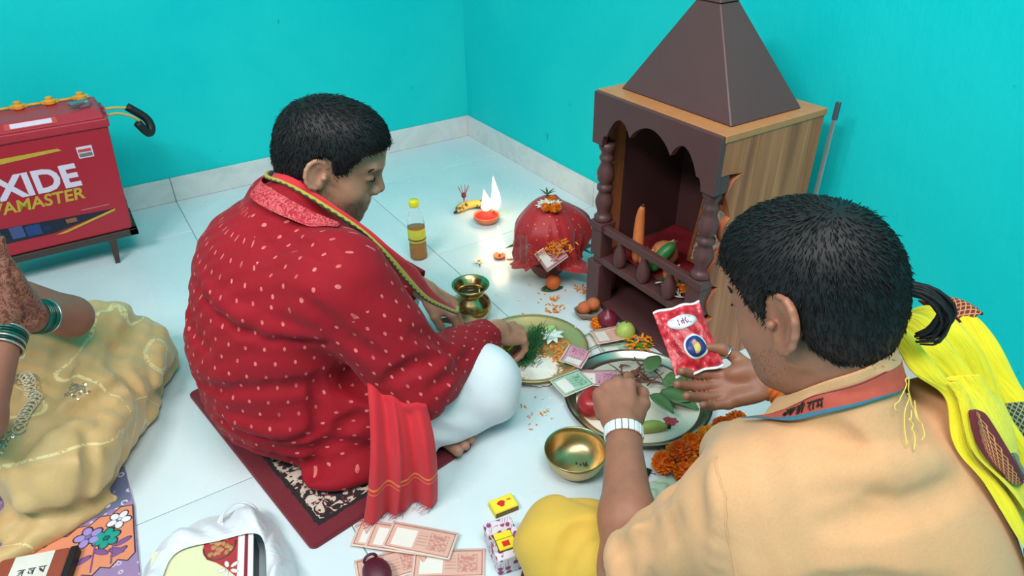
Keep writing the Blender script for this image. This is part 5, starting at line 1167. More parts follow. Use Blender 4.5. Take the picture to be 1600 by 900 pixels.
o = b.build('petal_ring', M_WHP, wf, smooth=True); MB().ball((-.588, -1.105, .009), .005, 8, 6).build('flower_centre', M_YPW, wf, smooth=True); MB().tube([(-.588, -1.105, .004), (-.60, -1.13, .003)], .0015, 5).build('stem', M_LEAF, wf)
tw = tag(MB().tube(smooth_path([(-.50, -1.14, .003), (-.475, -1.155, .004), (-.455, -1.16, .003)], 8), .0016, 5).build('twig', mat('twig_brown', (90, 70, 50), .8), smooth=True), 'thin bent twig on the floor beside the wick lamp', 'twig')
# ---- kalash: clay pot, leaves, coconut under red net
x, y = -.440, -1.283; t = thing('clay_pot', x, y, 'reddish clay pot carrying the coconut under red net cloth', 'pot')
MB().lathe([(.030, 0), (.036, .003), (.050, .018), (.0605, .040), (.0625, .056), (.057, .074), (.046, .087), (.040, .094), (.0415, .102), (.049, .110), (.0495, .113), (.044, .112), (.036, .102), (.034, .094)], 40, (x, y, 0), cap=False).build('pot_body', M_CLAY, t, smooth=True)
MB().lathe([(.0001, .100), (.036, .100)], 24, (x, y, 0), cap=False).build('rice_fill', M_WHP, t)
MB().tube([(x+.0625*math.cos(a), y+.0625*math.sin(a), .06+.004*math.sin(a*3)) for a in np.linspace(0, 2*PI, 40)], .0018, 5).build('red_thread', M_RPW, t, smooth=True)
lv = []
for k, (a, L, dz) in enumerate(((2.55, .10, .05), (-.62, .115, -.10), (-.40, .10, .02), (-.15, .10, -.05), (.7, .09, .1), (-2.2, .06, .0), (1.6, .09, .1), (-1.2, .08, -.25))):
    b = MB(); leaf(b, (x+.03*math.cos(a), y+.03*math.sin(a), .112), (math.cos(a), math.sin(a), dz), L, .034, bend=.25); b.build('mango_leaf', M_LEAF, t, smooth=True, thick=.001)
cn = [ell((x, y, .185), (.060, .060, .075), None, .02)]; Vc, Fc = sdf_mesh(cn, .006)
coc = tag(mesh_obj('coconut', Vc, Fc, mat('coconut_husk', (120, 80, 52), .9, bump=.6, bscale=90)), 'brown coconut sitting in the mouth of the clay pot under red net', 'coconut')
def m_net():
    n = N('red_net_cloth'); co = n.co(); uv = n.co('UV'); a = n.noise(6, 3, co); spk = n.new('ShaderNodeTexVoronoi', {'Vector': n.map(uv, (34, 34, 1)), 'Scale': 1.}, feature='F1'); s = n.math('LESS_THAN', spk.outputs[0], .16)
    n.P(Base_Color=n.mix(n.math('MULTIPLY', s, .8), n.mix(a, lin((170, 22, 36)), lin((214, 44, 52))), lin((226, 170, 110))), Roughness=.5, Alpha=.82, Transmission_Weight=0., Sheen_Weight=.3); n.bump(n.noise(600, 2, co), .2, .001); return n.m
core = [ell((x, y, .185), (.064, .064, .079), None, .02), ell((x-.012, y-.010, .165), (.092, .088, .062), None, .04), cap((x, y, .02), (x, y, .11), .062, .05, .01)]
gn = 44; uu = np.linspace(-1, 1, gn); G = np.zeros((gn, gn, 3)); ca, sa = math.cos(.9), math.sin(.9)
for i in range(gn):
    for j in range(gn):
        px_, py_ = uu[i]*.128, uu[j]*.150; G[i, j] = (x+ca*px_-sa*py_+.010, y+sa*px_+ca*py_-.006, .271+.010*math.sin(i*.9)*math.cos(j*.7))
pn = np.zeros((gn, gn), bool); pn[20:25, 20:25] = True
Gd = drape(G, core, it=75, g=.0007, floor=.072, off=.004, bend=.04, fric=.6, sub=10, pins=pn)
an_ = np.arctan2(Gd[..., 1]-y, Gd[..., 0]-x); lw_ = np.clip((.262-Gd[..., 2])/.16, 0, 1); am_ = .010*lw_*(np.sin(13*an_+2*np.sin(3*an_))*.7+.5*np.sin(23*an_+1.)+.5); Gd[..., 0] += am_*np.cos(an_); Gd[..., 1] += am_*np.sin(an_)
wg = np.clip(((Gd-V3(x, y, 0))@V3(.9, -.2, 0)-.045)/.06, 0, 1)*np.clip((Gd[..., 2]-.09)/.05, 0, 1); Gd += wg[..., None]*V3(.05, -.03, .012)
net = cloth_obj('net_cloth', Gd, m_net(), None, .0012, sub=1); tag(net, 'sheer red net cloth draped over the coconut on the clay pot', 'cloth')
b = MB(); r5 = random.Random(5); topz = .268
fr_ = empty('flower_offering', (x, y, topz), 'heap of white and orange flowers crowning the red net', 'flowers')
for k in range(9):
    a = r5.uniform(0, 2*PI); q = r5.uniform(.0, .04); c = V3(x-.022+q*math.cos(a), y-.026+q*math.sin(a), topz+.004-(q+.018)*.32)
    if k < 4: marigold(c+V3(0, 0, .006), .014, M_ORP, 'marigold', fr_, k)
    else:
        b = MB()
        for z_ in range(7): an = z_*.9+k; leaf(b, c, (math.cos(an), math.sin(an), .45), .022, .012, n=5, m=3)
        b.build('white_blossom', M_WHP, fr_, smooth=True, thick=.0006)
b = MB()
for k in range(6): a = k*1.1; leaf(b, (x-.01, y-.01, topz+.012), (math.cos(a), math.sin(a), .9), .028, .008, n=5, m=3)
b.build('green_sprig', M_LEAF, fr_, smooth=True, thick=.0005)
# ---- banknotes
def m_note(name, base, dark, win=(.10, .42), motif=(.62, .90)):
    n = N(name); uv = n.sep(n.co('UV')); co = n.co('UV'); u, v = uv[0], uv[1]
    def band(q, a, b_): return n.math('MULTIPLY', n.math('GREATER_THAN', q, a), n.math('LESS_THAN', q, b_))
    pat = n.noise(28, 3, co, .6, 1.5); col = n.mix(pat, lin(base), tuple(np.array(lin(base))*.72))
    edge = n.math('SUBTRACT', 1., n.math('MULTIPLY', band(u, .03, .97), band(v, .06, .94))); col = n.mix(edge, col, lin((226, 206, 190)))
    fr2 = n.math('MULTIPLY', band(u, .03, .97), band(v, .06, .94)); fr3 = n.math('MULTIPLY', band(u, .045, .955), band(v, .10, .90)); col = n.mix(n.math('SUBTRACT', fr2, fr3), col, lin(dark))
    col = n.mix(n.math('MULTIPLY', band(u, *win), band(v, .16, .80)), col, lin((228, 222, 214)))
    m2 = n.math('MULTIPLY', n.math('MULTIPLY', band(u, *motif), band(v, .2, .8)), n.math('GREATER_THAN', n.noise(16, 3, co, .6, .8), .48)); col = n.mix(n.math('MULTIPLY', m2, .75), col, lin(dark))
    ln = n.math('MULTIPLY', n.math('MULTIPLY', band(u, .45, .60), band(v, .25, .75)), n.math('GREATER_THAN', n.math('FRACT', n.math('MULTIPLY', v, 9.)), .6)); col = n.mix(n.math('MULTIPLY', ln, .5), col, lin(dark))
    n.P(Base_Color=col, Roughness=.7); return n.m
M_N10 = m_note('salmon_banknote', (228, 184, 166), (190, 108, 104)); M_N5 = m_note('green_banknote', (176, 208, 184), (70, 130, 100)); M_N20 = m_note('rose_banknote', (214, 160, 176), (160, 70, 110))
def note(c, ang, m, label, L=.137, W_=.063, wave=.003, tilt=(0, 0), group=None, name='banknote', fold=None):
    G = np.zeros((15, 8, 3)); R = rotz(ang)
    for i in range(15):
        for j in range(8):
            u, v = i/14-.5, j/7-.5; p = R@V3(u*L, v*W_, 0); z = wave*(.6+.6*math.sin(u*7+c[0]*40)*math.cos(v*3))+tilt[0]*u*L+tilt[1]*v*W_; G[i, j] = V3(c)+p+V3(0, 0, max(z, .0004))
    o = cloth_obj(name, G, m, None, .0004, sub=0); return tag(o, label, 'banknote', group)
TC = nrm((-.58, -.81, 0)); SD = V3(.81, -.58, 0); UPS = nrm(-TC*.55+V3(0, 0, .84)); n1, n2 = nrm(SD*.8+UPS*.6), nrm(-SD*.6+UPS*.8); NC = V3(x, y, .135)+TC*.124+SD*.012; nn_ = np.cross(n1, n2); nn_ = nn_ if nn_@TC > 0 else -nn_
G = np.array([[NC+n1*.078*(i/9-.5)+n2*.066*(j/7-.5)+nn_*.003*math.sin(i*.9) for j in range(8)] for i in range(10)]); tag(cloth_obj('banknote', G, M_N20, None, .0004, sub=0), 'pink banknote tucked against the red net below marigold petals', 'banknote')
b = MB(); r4 = random.Random(9)
for k in range(70):
    q = NC+UPS*r4.gauss(.022, .016)+SD*(r4.gauss(.014, .026))+nn_*(.006+r4.random()*.008); leaf(b, q, (r4.uniform(-1, 1), r4.uniform(-1, 1), r4.uniform(-.6, .6)), r4.uniform(.012, .024), .007, bend=r4.uniform(-.4, .4), n=4, m=3)
tag(b.build('marigold_petals', M_ORP, thick=.0006), 'shredded marigold petals lying on the pink note of the draped pot', 'petals', kind='stuff')
# ---- sweet on a leaf, leaf bowl, fruit
t = thing('orange_sweet', -.482, -1.374, 'round orange sweet resting on a dark leaf before the clay pot', 'sweet'); MB().ball((-.482, -1.374, .026), (.0235, .0235, .0225), 20, 14).build('sweet_ball', mat('orange_laddu', (206, 98, 40), .7, var=.35, scale=140, bump=.8, bscale=160), t, smooth=True)
b = MB(); leaf(b, (-.516, -1.357, .004), (.9, -.45, .0), .07, .04, bend=-.05, fold=.1); tag(b.build('leaf', M_LEAF, smooth=True, thick=.0012), 'dark green leaf under the orange sweet', 'leaf')
t = thing('leaf_bowl', -.482, -1.552, 'small grey leaf bowl holding two orange sweets', 'bowl'); MB(rotz(.5), (-.482, -1.552, 0)).lathe([(.012, 0), (.026, .004), (.035, .016), (.039, .030), (.037, .029), (.03, .014), (.0001, .005)], 24, rad=lambda a, z: 1+.16*math.sin(a*3+.5)+.06*math.sin(a*7), cap=False).build('bowl_leaf', mat('dry_leaf', (134, 120, 104), .7, var=.3), t, smooth=True)
for k, (dx, dy, dz) in enumerate(((-.012, .008, .030), (.012, -.004, .042))):
    s_ = thing('orange_sweet', -.482+dx, -1.552+dy, ('lower orange sweet in the grey leaf bowl', 'upper orange sweet in the grey leaf bowl')[k], 'sweet', dz-.02); MB().ball((-.482+dx, -1.552+dy, dz), (.020, .020, .019), 18, 12).build('sweet_ball', mat('brown_laddu', (196, 106, 62), .7, var=.3, scale=140, bump=.6, bscale=160), s_, smooth=True)
def lathe_fruit(name, c, prof, m, label, cat, R=None, stem=True):
    t = empty(name, (c[0], c[1], 0 if len(c) < 3 else c[2]), label, cat); z = c[2] if len(c) > 2 else 0
    MB(R, V3(c[0], c[1], z)).lathe(prof, 28, cap=False).build('flesh', m, t, smooth=True)
    if stem: MB(R, V3(c[0], c[1], z)).tube([(0, 0, prof[-1][1]-.003), (.002, .001, prof[-1][1]+.008)], .002, 6).build('stem', mat('twig_brown', 0), t, smooth=True)
    return t
ON = [(.0001, 0), (.012, .001), (.024, .009), (.0295, .022), (.0285, .034), (.020, .046), (.009, .053), (.004, .060), (.0015, .066)]
M_ONR = mat('red_onion_skin', (116, 30, 52), .35, var=.3, scale=60); M_ONB = mat('brown_onion_skin', (196, 120, 80), .4, var=.25, scale=50)
lathe_fruit('red_onion', (-.470, -1.622), ON, M_ONR, 'dark red onion beside the pale green guava', 'onion', stem=False)
GU = [(.0001, 0), (.010, .001), (.021, .007), (.027, .020), (.026, .034), (.018, .047), (.008, .053), (.0001, .054)]
lathe_fruit('guava', (-.466, -1.694), GU, mat('pale_green_guava', (176, 196, 96), .45, var=.15), 'pale green guava between onion and marigold flowers', 'guava')
note((-.530, -1.650, .002), .1, M_N5, 'green banknote lying under the folded salmon note', .12, .063, .003)
note((-.508, -1.735, .003), -.35, M_N5, 'green banknote half under the salmon note near the steel plate', .12, .063, .004)
note((-.505, -1.675, .016), -.28, M_N10, 'folded salmon banknote beside the red onion and guava', .098, .066, .006)
t = thing('flower_cluster', -.464, -1.748, 'orange flowers with green leaves beside the guava', 'flowers'); b = MB()
for k in range(7): a = k*.95; leaf(b, (-.464, -1.748, .010), (math.cos(a), math.sin(a), .1), .036, .02, bend=.25)
b.build('leaves', mat('bright_green_leaf', (84, 140, 54), .5, var=.3), t, smooth=True, thick=.0008)
b = MB(); petals(b, V3(-.464, -1.748, .014), 60, .04, .010, 0, .02); b.build('petals', M_ORP, t, thick=.0006)
tag(marigold((-.500, -1.610, .016), .018, M_ORP, 'marigold_flower', None, 77), 'single orange marigold behind the folded salmon note', 'flower')
# ---- brass thali with offerings
x, y = -.716, -1.603; TR_ = .150; t = thing('brass_tray', x, y, 'fluted brass tray holding grass, rice and petals before the man in red', 'tray')
MB().lathe([(.0001, .003), (.112, .003), (.122, .005), (.140, .017), (.150, .0215), (.1500, .0235), (.149, .0245), (.140, .0205), (.121, .008), (.112, .006), (.0001, .006)], 96, (x, y, 0), cap=False, rad=lambda a, z: 1+(.006*math.sin(a*48) if z > .008 else 0)).build('tray_body', mat('tray_brass', (214, 182, 126), .38, .75, var=.2, scale=10), t, smooth=True)
MB().tube([(x+.1505*math.cos(a), y+.1505*math.sin(a), .0232) for a in np.linspace(0, 2*PI, 73)], .0018, 6).build('rim', M_BRASS2, t, smooth=True)
def pile(name, c, r, h, m, label, cat, seed=0, parts=0, grain=(.004, .0012)):
    q = random.Random(seed); mb = MB(); mb.lathe([(r, 0), (r*.75, h*.45), (r*.4, h*.85), (.0001, h)], 26, c, cap=False, rad=lambda a, z: 1+.16*math.sin(a*3+seed)+.08*math.sin(a*7))
    for _ in range(parts):
        a = q.uniform(0, 2*PI); rr = r*1.15*math.sqrt(q.random()); d = nrm(V3(q.uniform(-1, 1), q.uniform(-1, 1), q.uniform(-.2, .3))); o = V3(c)+V3(rr*math.cos(a), rr*math.sin(a), max(0, h*(1-rr/r))+.001); mb.tube([o-d*grain[0], o, o+d*grain[0]], [grain[1]*.5, grain[1], grain[1]*.5], 5)
    return tag(mb.build(name, m, smooth=True), label, cat, kind='stuff')
z0 = .0064
pile('rice', (x-.035, y-.075, z0), .058, .010, M_WHP, 'heap of white rice grains at the near side of the brass tray', 'rice', 1, 320)
pile('turmeric_powder', (x-.035, y+.072, z0), .040, .012, M_YPW, 'yellow turmeric powder at the far side of the brass tray', 'powder', 2)
pile('vermilion_powder', (x-.070, y+.068, z0), .022, .010, mat('orange_powder', (232, 110, 40), .9, bump=.5), 'orange powder smear beside the turmeric in the brass tray', 'powder', 3)
b = MB()
for k in range(9):
    a = rn.uniform(0, 2*PI); q = rn.uniform(0, .022); b.ball((x-.088+q*math.cos(a), y+.022+q*math.sin(a), z0+.006+rn.random()*.005), (.009, .006, .005), 8, 6, rotz(rn.uniform(0, 3)))
tag(b.build('dried_berries', mat('dried_brown', (96, 44, 36), .6, var=.3, scale=90), smooth=True), 'small heap of dried brown berries in the brass tray', 'berries', kind='stuff')
b = MB(); r6 = random.Random(6)
for k in range(420):
    u = r6.random(); a0 = V3(x-.062+.115*u, y-.055+.105*u, z0+.004)+V3(r6.gauss(0, .014), r6.gauss(0, .012), r6.random()*.012); d = nrm(V3(.75+r6.gauss(0, .45), .62+r6.gauss(0, .45), .15+r6.gauss(0, .22))); L = r6.uniform(.02, .042)
    P = [a0, a0+d*L*.5+V3(0, 0, .004), a0+d*L]; P = [V3(p[0], p[1], max(p[2], z0+.001)) for p in P]; b.tube(P, [.0009, .0008, .0004], 3, cap=False)
tag(b.build('grass_bunch', mat('durva_grass', (44, 104, 56), .6, var=.35, scale=60), smooth=False), 'bunch of fine dark green grass lying across the brass tray', 'grass', kind='stuff')
b = MB(); petals(b, V3(x+.055, y-.045, z0), 60, .055, .008, 0, .006); petals(b, V3(x+.02, y-.03, z0), 20, .05, .007); tag(b.build('tray_petals', M_ORP, thick=.0006), 'orange petals strewn in the brass tray', 'petals', kind='stuff')
t = thing('paper_flower', x+.078, y+.020, 'crumpled white flower with pale green leaf in the brass tray', 'flower', z0); b = MB()
for k in range(9): a = k*.75; leaf(b, (x+.078, y+.015, z0+.008), (math.cos(a), math.sin(a), .4+.2*math.sin(k)), .034, .022, bend=.3, n=6, m=4)
b.build('white_petals', mat('cool_white_petal', (214, 232, 226), .6), t, smooth=True, thick=.0006); b = MB(); leaf(b, (x+.075, y+.03, z0+.016), (.8, .5, .1), .045, .03); b.build('pale_leaf', mat('pale_green', (170, 204, 128), .5), t, smooth=True, thick=.0008)
b = MB(); leaf(b, (x+.035, y-.105, z0+.006), (.8, -.1, .15), .042, .036, bend=.2); tag(b.build('leaf', mat('bright_green_leaf', 0), smooth=True, thick=.0008), 'bright green leaf at the near edge of the brass tray', 'leaf')
# ---- steel plate
x, y = -.607, -1.905; t = thing('steel_plate', x, y, 'large steel plate with dark rim holding leaves, apple and notes', 'plate')
MB().lathe([(.0001, .004), (.150, .004), (.162, .008), (.173, .019), (.1765, .0215), (.1780, .0205), (.1775, .0185), (.168, .006), (.158, .002), (.12, .0005)], 80, (x, y, 0), cap=False).build('plate_body', M_STEEL, t, smooth=True)
MB().tube([(x+.1775*math.cos(a), y+.1775*math.sin(a), .0200) for a in np.linspace(0, 2*PI, 81)], .0022, 6).build('rim', mat('dark_steel_rim', (90, 86, 78), .3, 1.), t, smooth=True)
MB().lathe([(.150, .0045), (.1495, .0058), (.0001, .0060)], 64, (x, y, 0), cap=False).build('milky_film', mat('cream_wash', (232, 226, 208), .28, var=.06, scale=12), t, smooth=True)
AP = [(.0001, .006), (.010, .002), (.020, .001), (.030, .010), (.036, .026), (.036, .040), (.029, .054), (.016, .060), (.006, .057), (.0001, .052)]
def m_apple():
    n = N('red_apple'); co = n.co(); s = n.sep(co); a = n.noise(30, 3, n.map(co, (1, 1, .25))); zz = n.math('MULTIPLY', s[2], 22.); f = n.math('ADD', n.math('MULTIPLY', a, .8), zz); n.P(Base_Color=n.ramp(f, [(.45, lin((226, 186, 110))), (.62, lin((196, 70, 56))), (1., lin((164, 36, 40)))]), Roughness=.3); return n.m
lathe_fruit('apple', (x-.126, y+.026, .006), AP, m_apple(), 'red apple with yellow base at the left of the steel plate', 'apple', rotx(.2))
for k, (dx, dy, a, el, L, w, lb) in enumerate(((.030, -.045, -.5, .25, .10, .062, 'broad betel leaf lying highest at the middle of the steel plate'), (.045, -.03, -1.1, .15, .095, .06, 'betel leaf pointing toward the garland on the steel plate'), (.065, -.02, -.1, .2, .10, .058, 'betel leaf pointing toward the held packet on the steel plate'), (.01, -.035, -1.6, .3, .075, .045, 'short betel leaf under the fingers of the priest'), (.055, .03, .5, .15, .09, .05, 'betel leaf at the far side of the steel plate'))):
    b = MB(); leaf(b, (x+dx, y+dy, .02+.006*k), (math.cos(a), math.sin(a), el), L, w, bend=.3, fold=.22); b.build('leaf_blade', M_LEAF2, None, smooth=True, thick=.001); o = [q for q in bpy.data.objects if q.name.startswith('leaf_blade') and q.parent is None][-1]; o.name = 'betel_leaf'; tag(o, lb, 'leaf', 'betel leaves on the steel plate')
b = MB(); r8 = random.Random(8)
for k in range(46):
    a0 = V3(x+.03+r8.gauss(0, .04), y+.055+r8.gauss(0, .025), .010+r8.random()*.02); d = nrm(V3(r8.gauss(.5, .6), r8.gauss(-.3, .5), r8.gauss(0, .25))); L = r8.uniform(.02, .06); b.tube([a0, a0+d*L*.5+V3(0, 0, .003), V3(*(a0+d*L)[:2], max((a0+d*L)[2], .008))], [.0022, .0018, .001], 5)
tag(b.build('dry_twigs', mat('reddish_twig', (112, 66, 54), .7, var=.4, scale=60), smooth=True), 'tangle of dry brown twigs at the far side of the steel plate', 'twigs', kind='stuff')
b = MB(); petals(b, V3(x-.02, y+.07, .009), 26, .05, .008, 0, .01); tag(b.build('red_petals', mat('rose_petal', (190, 52, 62), .6), thick=.0006), 'red petals among the twigs on the steel plate', 'petals', kind='stuff')
pile('red_powder', (x+.01, y-.105, .0062), .016, .001, mat('pink_stain', (196, 80, 90), .9), 'dusting of red powder at the near side of the steel plate', 'powder', 9, 60, (.0012, .0008))
t = empty('banana_piece', (x-.045, y-.105, .006), 'cut end of a green banana near the bracelet on the plate', 'banana'); pth = smooth_path([(x-.075, y-.092, .018), (x-.045, y-.105, .020), (x-.018, y-.122, .018)], 10); MB().tube(pth, [.011, .013, .014, .0145, .0145, .014, .013, .011, .008, .005], 8).build('banana_skin', mat('green_banana', (158, 172, 84), .5), t, smooth=True); MB().tube([pth[-1], pth[-1]+V3(.006, -.004, 0)], .0055, 8).build('banana_tip', mat('black_tip', 0), t, smooth=True)
note((-.655, -1.715, .030), .55, M_N20, 'rose banknote bridging the rims of brass tray and steel plate', .075, .063, .006, (.05, .1))
note((-.722, -1.790, .027), -.02, M_N5, 'green banknote lying on the left rim of the steel plate', .088, .070, .004, (-.02, .05))
note((-.645, -1.800, .014), -.6, M_N20, 'pale pink banknote inside the steel plate beside the green one', .10, .063, .004)
# ---- brass bowl
x, y = -.866, -1.996; t = thing('brass_bowl', x, y, 'plain brass bowl on the floor between mat and plate', 'bowl')
MB().lathe([(.026, 0), (.032, .001), (.050, .010), (.062, .026), (.0665, .044), (.0685, .0555), (.0675, .0568), (.0650, .0555), (.0625, .044), (.058, .027), (.046, .012), (.028, .006), (.0001, .005)], 56, (x, y, 0), cap=False).build('bowl_body', M_BRASS2, t, smooth=True)
b = MB()
for k in range(9): b.ball((x+.016+rn.gauss(0, .008), y-.014+rn.gauss(0, .008), .0068), (.003, .0018, .0015), 6, 4, rotz(rn.uniform(0, 3)))
tag(b.build('seeds', mat('dark_seed', (90, 40, 40), .6)), 'few dark seeds at the bottom of the brass bowl', 'seeds', kind='stuff')
# ---- marigold garland
t = thing('marigold_garland', -.60, -2.095, 'bunched garland of orange marigolds beside the steel plate', 'garland'); r7 = random.Random(17)
M_MG = [mat('marigold_a', (236, 116, 14), .6, var=.3, scale=120), mat('marigold_b', (250, 146, 20), .6, var=.25, scale=120), mat('marigold_c', (214, 92, 14), .6, var=.3, scale=120)]
base = smooth_path([(-.708, -2.108), (-.66, -2.102), (-.60, -2.103), (-.54, -2.106), (-.50, -2.110)], 6); rows = [(base, .022, 0), (base+np.array([.006, -.036]), .022, 0), (base[:5]+np.array([.03, -.070]), .022, 0), (base[:5]+np.array([.024, -.018]), .050, 1)]
k = 0
for P, z, _ in rows:
    for p in P: marigold((p[0]+r7.gauss(0, .004), p[1]+r7.gauss(0, .004), z+r7.gauss(0, .003)), r7.uniform(.022, .027), M_MG[k % 3], 'marigold', t, k, (r7.gauss(0, .4), r7.gauss(0, .4), 1)); k += 1
MB().tube(smooth_path([(-.735, -2.11, .002), (-.75, -2.09, .002), (-.77, -2.08, .002), (-.79, -2.085, .002)], 12), .0008, 5).build('thread', M_BLK, t, smooth=True)
# ---- matchbox and the wrapped pack
def matchbox(c, ang, label, z=0, tilt=None, group=None):
    R = rotz(ang) if tilt is None else rotz(ang)@tilt; t = empty('matchbox', (c[0], c[1], z), label, 'matchbox', group); c3 = V3(c[0], c[1], z)
    MB(R, c3).box(-.026, .026, -.018, .018, 0.0004, .0145).build('sleeve', mat('yellow_card', (236, 214, 36), .5, var=.06), t, bevel=.0008)
    MB(R, c3).box(-.0255, .0255, -.0187, -.018, .002, .013).box(-.0255, .0255, .018, .0187, .002, .013).build('striker', mat('brown_striker', (120, 96, 60), .9), t)
    MB(R, c3).box(-.0235, .0235, -.0155, .0155, .0145, .0149).build('picture_panel', mat('yellow_print', (244, 226, 60), .5, var=.1), t)
    mb = MB(R, c3); a = np.linspace(0, 2*PI, 15)[:-1]; mb.prism([(-.004+.008*math.cos(q)*(1+.25*math.sin(3*q)), .001+.008*math.sin(q)) for q in a], .0149, .0153); mb.prism([(.010, .004), (.018, .003), (.018, .006), (.010, .007)], .0149, .0153); mb.build('red_emblem', M_RPW, t); return t
matchbox((-1.057, -2.005), -.12, 'yellow matchbox lying alone above the wrapped pack')
x, y = -1.112, -2.098; t = thing('matchbox_pack', x, y, 'torn paper pack of matchboxes printed with purple balloons', 'pack'); R = rotz(-.22)
def m_wrap():
    n = N('balloon_paper'); co = n.co(); vo = n.new('ShaderNodeTexVoronoi', {'Vector': co, 'Scale': 62.}); d = n.math('LESS_THAN', vo.outputs[0], .34); st = n.math('GREATER_THAN', n.math('FRACT', n.math('MULTIPLY', n.sep(n.map(co, rot=(0, 0, .6)))[0], 210.)), .62); zone = n.math('GREATER_THAN', n.noise(34, 2, co), .55)
    col = n.mix(n.math('MULTIPLY', st, n.math('MULTIPLY', zone, .55)), lin((226, 216, 226)), lin((130, 70, 120))); col = n.mix(d, col, lin((150, 62, 112))); n.P(Base_Color=col, Roughness=.6); n.bump(n.noise(60, 3, co), .4, .003); return n.m
M_WRAP = m_wrap()
c3 = V3(x, y, 0); mb = MB(R, c3); mb.box(-.0285, .0285, -.045, .045, .0005, .046); wr_ = mb.build('wrapper', M_WRAP, t, bevel=.004)
MB(R, c3).box(-.020, .016, -.030, .012, .046, .0475).build('torn_opening', mat('dark_gap', (60, 50, 40), .9), t)
MB(R, c3).box(-.019, .015, -.029, -.006, .0475, .052).build('inner_matchbox', mat('yellow_card', 0), t, bevel=.001); MB(R, c3).box(-.019, .015, -.003, .011, .0472, .0495).build('inner_matchbox', mat('yellow_card', 0), t, bevel=.001); MB(R, c3).box(-.010, .004, -.024, -.012, .052, .0523).build('red_emblem', M_RPW, t)
b = MB(R, c3)
for q in (((-.02, .012, .046), (.016, .012, .046), (.022, .020, .060), (-.024, .022, .058)), ((.016, -.030, .046), (.016, .012, .046), (.026, .008, .058), (.024, -.028, .056)), ((-.02, .012, .046), (-.02, -.030, .046), (-.03, -.026, .055), (-.029, .010, .057))): b.add(q, [(0, 1, 2, 3)])
b.build('torn_flap', M_WRAP, t, thick=.0008)
# ---- money on the floor
for k, (cx_, cy_, an, lb) in enumerate(((-1.285, -1.945, -.72, 'leftmost salmon banknote of the fan touching the scarf fringe'), (-1.265, -1.967, -.74, 'second salmon banknote of the fan below the scarf'), (-1.238, -1.990, -.80, 'topmost salmon banknote of the fan below the scarf'))):
    note((cx_, cy_, .006+.0022*k), an, M_N10, lb, group='banknotes below the scarf', wave=.002)
note((-1.305, -2.005, .002), -.25, M_N10, 'salmon banknote lying lowest left beside the maroon pouch', wave=.002, group='banknotes below the scarf')
note((-1.215, -2.062, .0035), -.55, M_N10, 'salmon banknote peeping out under the right of the fan', wave=.002, group='banknotes below the scarf')
note((-1.255, -2.035, .0012), -1.0, m_note('tan_banknote', (200, 158, 120), (150, 100, 70)), 'tan banknote under the salmon ones', wave=.002, group='banknotes below the scarf')
t = thing('cloth_pouch', -1.338, -2.005, 'dark maroon cloth pouch beside the money at the lower edge', 'pouch'); MB().ball((-1.340, -2.018, .020), (.026, .034, .020), 20, 12).build('pouch_body', mat('maroon_satin', (84, 16, 40), .5, var=.3, scale=40), t, smooth=True); MB().tube([(-1.340+.012*math.cos(a), -1.988+.004*math.sin(a), .026+.008*math.sin(a)) for a in np.linspace(0, 2*PI, 17)], .003, 6).build('drawstring', mat('maroon_satin', 0), t, smooth=True)
# ---- black clip and green wrapper by the priest's arm
tag(MB(rotz(.5), (-.752, -2.10, 0)).box(-.016, .016, -.006, .006, .001, .007).build('black_clip', M_BLK, bevel=.002), 'small black clip on the floor beside the marigold garland', 'clip')
G = np.zeros((14, 12, 3))
for i in range(14):
    for j in range(12): G[i, j] = V3(-.80+.085*i/13+.01*math.sin(j), -2.205+.08*j/11, .004+.010*abs(math.sin(i*.7)*math.cos(j*.8)))
def m_film():
    n = N('green_plastic_film'); n.P(Base_Color=lin((196, 222, 196)), Roughness=.2, Alpha=.65); return n.m
tag(cloth_obj('plastic_wrapper', G, m_film(), None, .0006), 'crumpled pale green plastic wrapper beside the garland', 'wrapper')
# ================================================================ inside the temple
zs = .1725
t = empty('altar_cloth', (-.27, TYC, zs), 'dark red cloth spread on the shelf inside the temple', 'cloth')
G = np.zeros((16, 22, 3))
for i in range(16):
    for j in range(22): G[i, j] = V3(-.39+.255*i/15, TYC-.178+.356*j/21, zs+.003+.004*abs(math.sin(i*.8+j*.3))+(.012*max(0, i-11)/4))
cloth_obj('cloth_sheet', G, mat('deep_red_cloth', (128, 16, 28), .8, var=.2, scale=20), t, .0012)
t = empty('carrot', (-.37, TYC+.09, zs), 'orange carrot standing upright inside the temple', 'carrot')
P = smooth_path([(-.372, TYC+.082, zs+.006), (-.368, TYC+.088, zs+.07), (-.362, TYC+.094, zs+.13), (-.362, TYC+.090, zs+.168)], 16); MB().tube(P, [.010, .014, .0155, .016, .016, .0158, .0155, .015, .0145, .014, .0135, .0125, .0115, .0105, .009, .005], 12).build('root', mat('carrot_skin', (226, 126, 66), .6, var=.2, scale=70), t, smooth=True)
MB().tube([P[-1], P[-1]+V3(.002, -.002, .008)], .003, 6).build('root_tip', mat('twig_brown', 0), t, smooth=True)
def onion(c, s, lb, m): 
    t = empty('onion', c, lb, 'onion'); MB(rotx(.35)@roty(.25), V3(c)+V3(0, 0, .004)).lathe([(r*s, z*s) for r, z in ON], 28, cap=False).build('skin', m, t, smooth=True); return t
onion((-.335, TYC+.035, zs+.012), 1.25, 'large brown onion leaning behind the cucumber in the temple', M_ONB); onion((-.375, TYC+.052, zs+.006), .95, 'smaller brown onion in front of the carrot in the temple', M_ONB); onion((-.375, TYC-.045, zs+.006), .9, 'brown onion to the right of the cucumber in the temple', M_ONB); onion((-.372, TYC-.125, zs+.006), .8, 'brown onion beside the right column inside the temple', M_ONB)
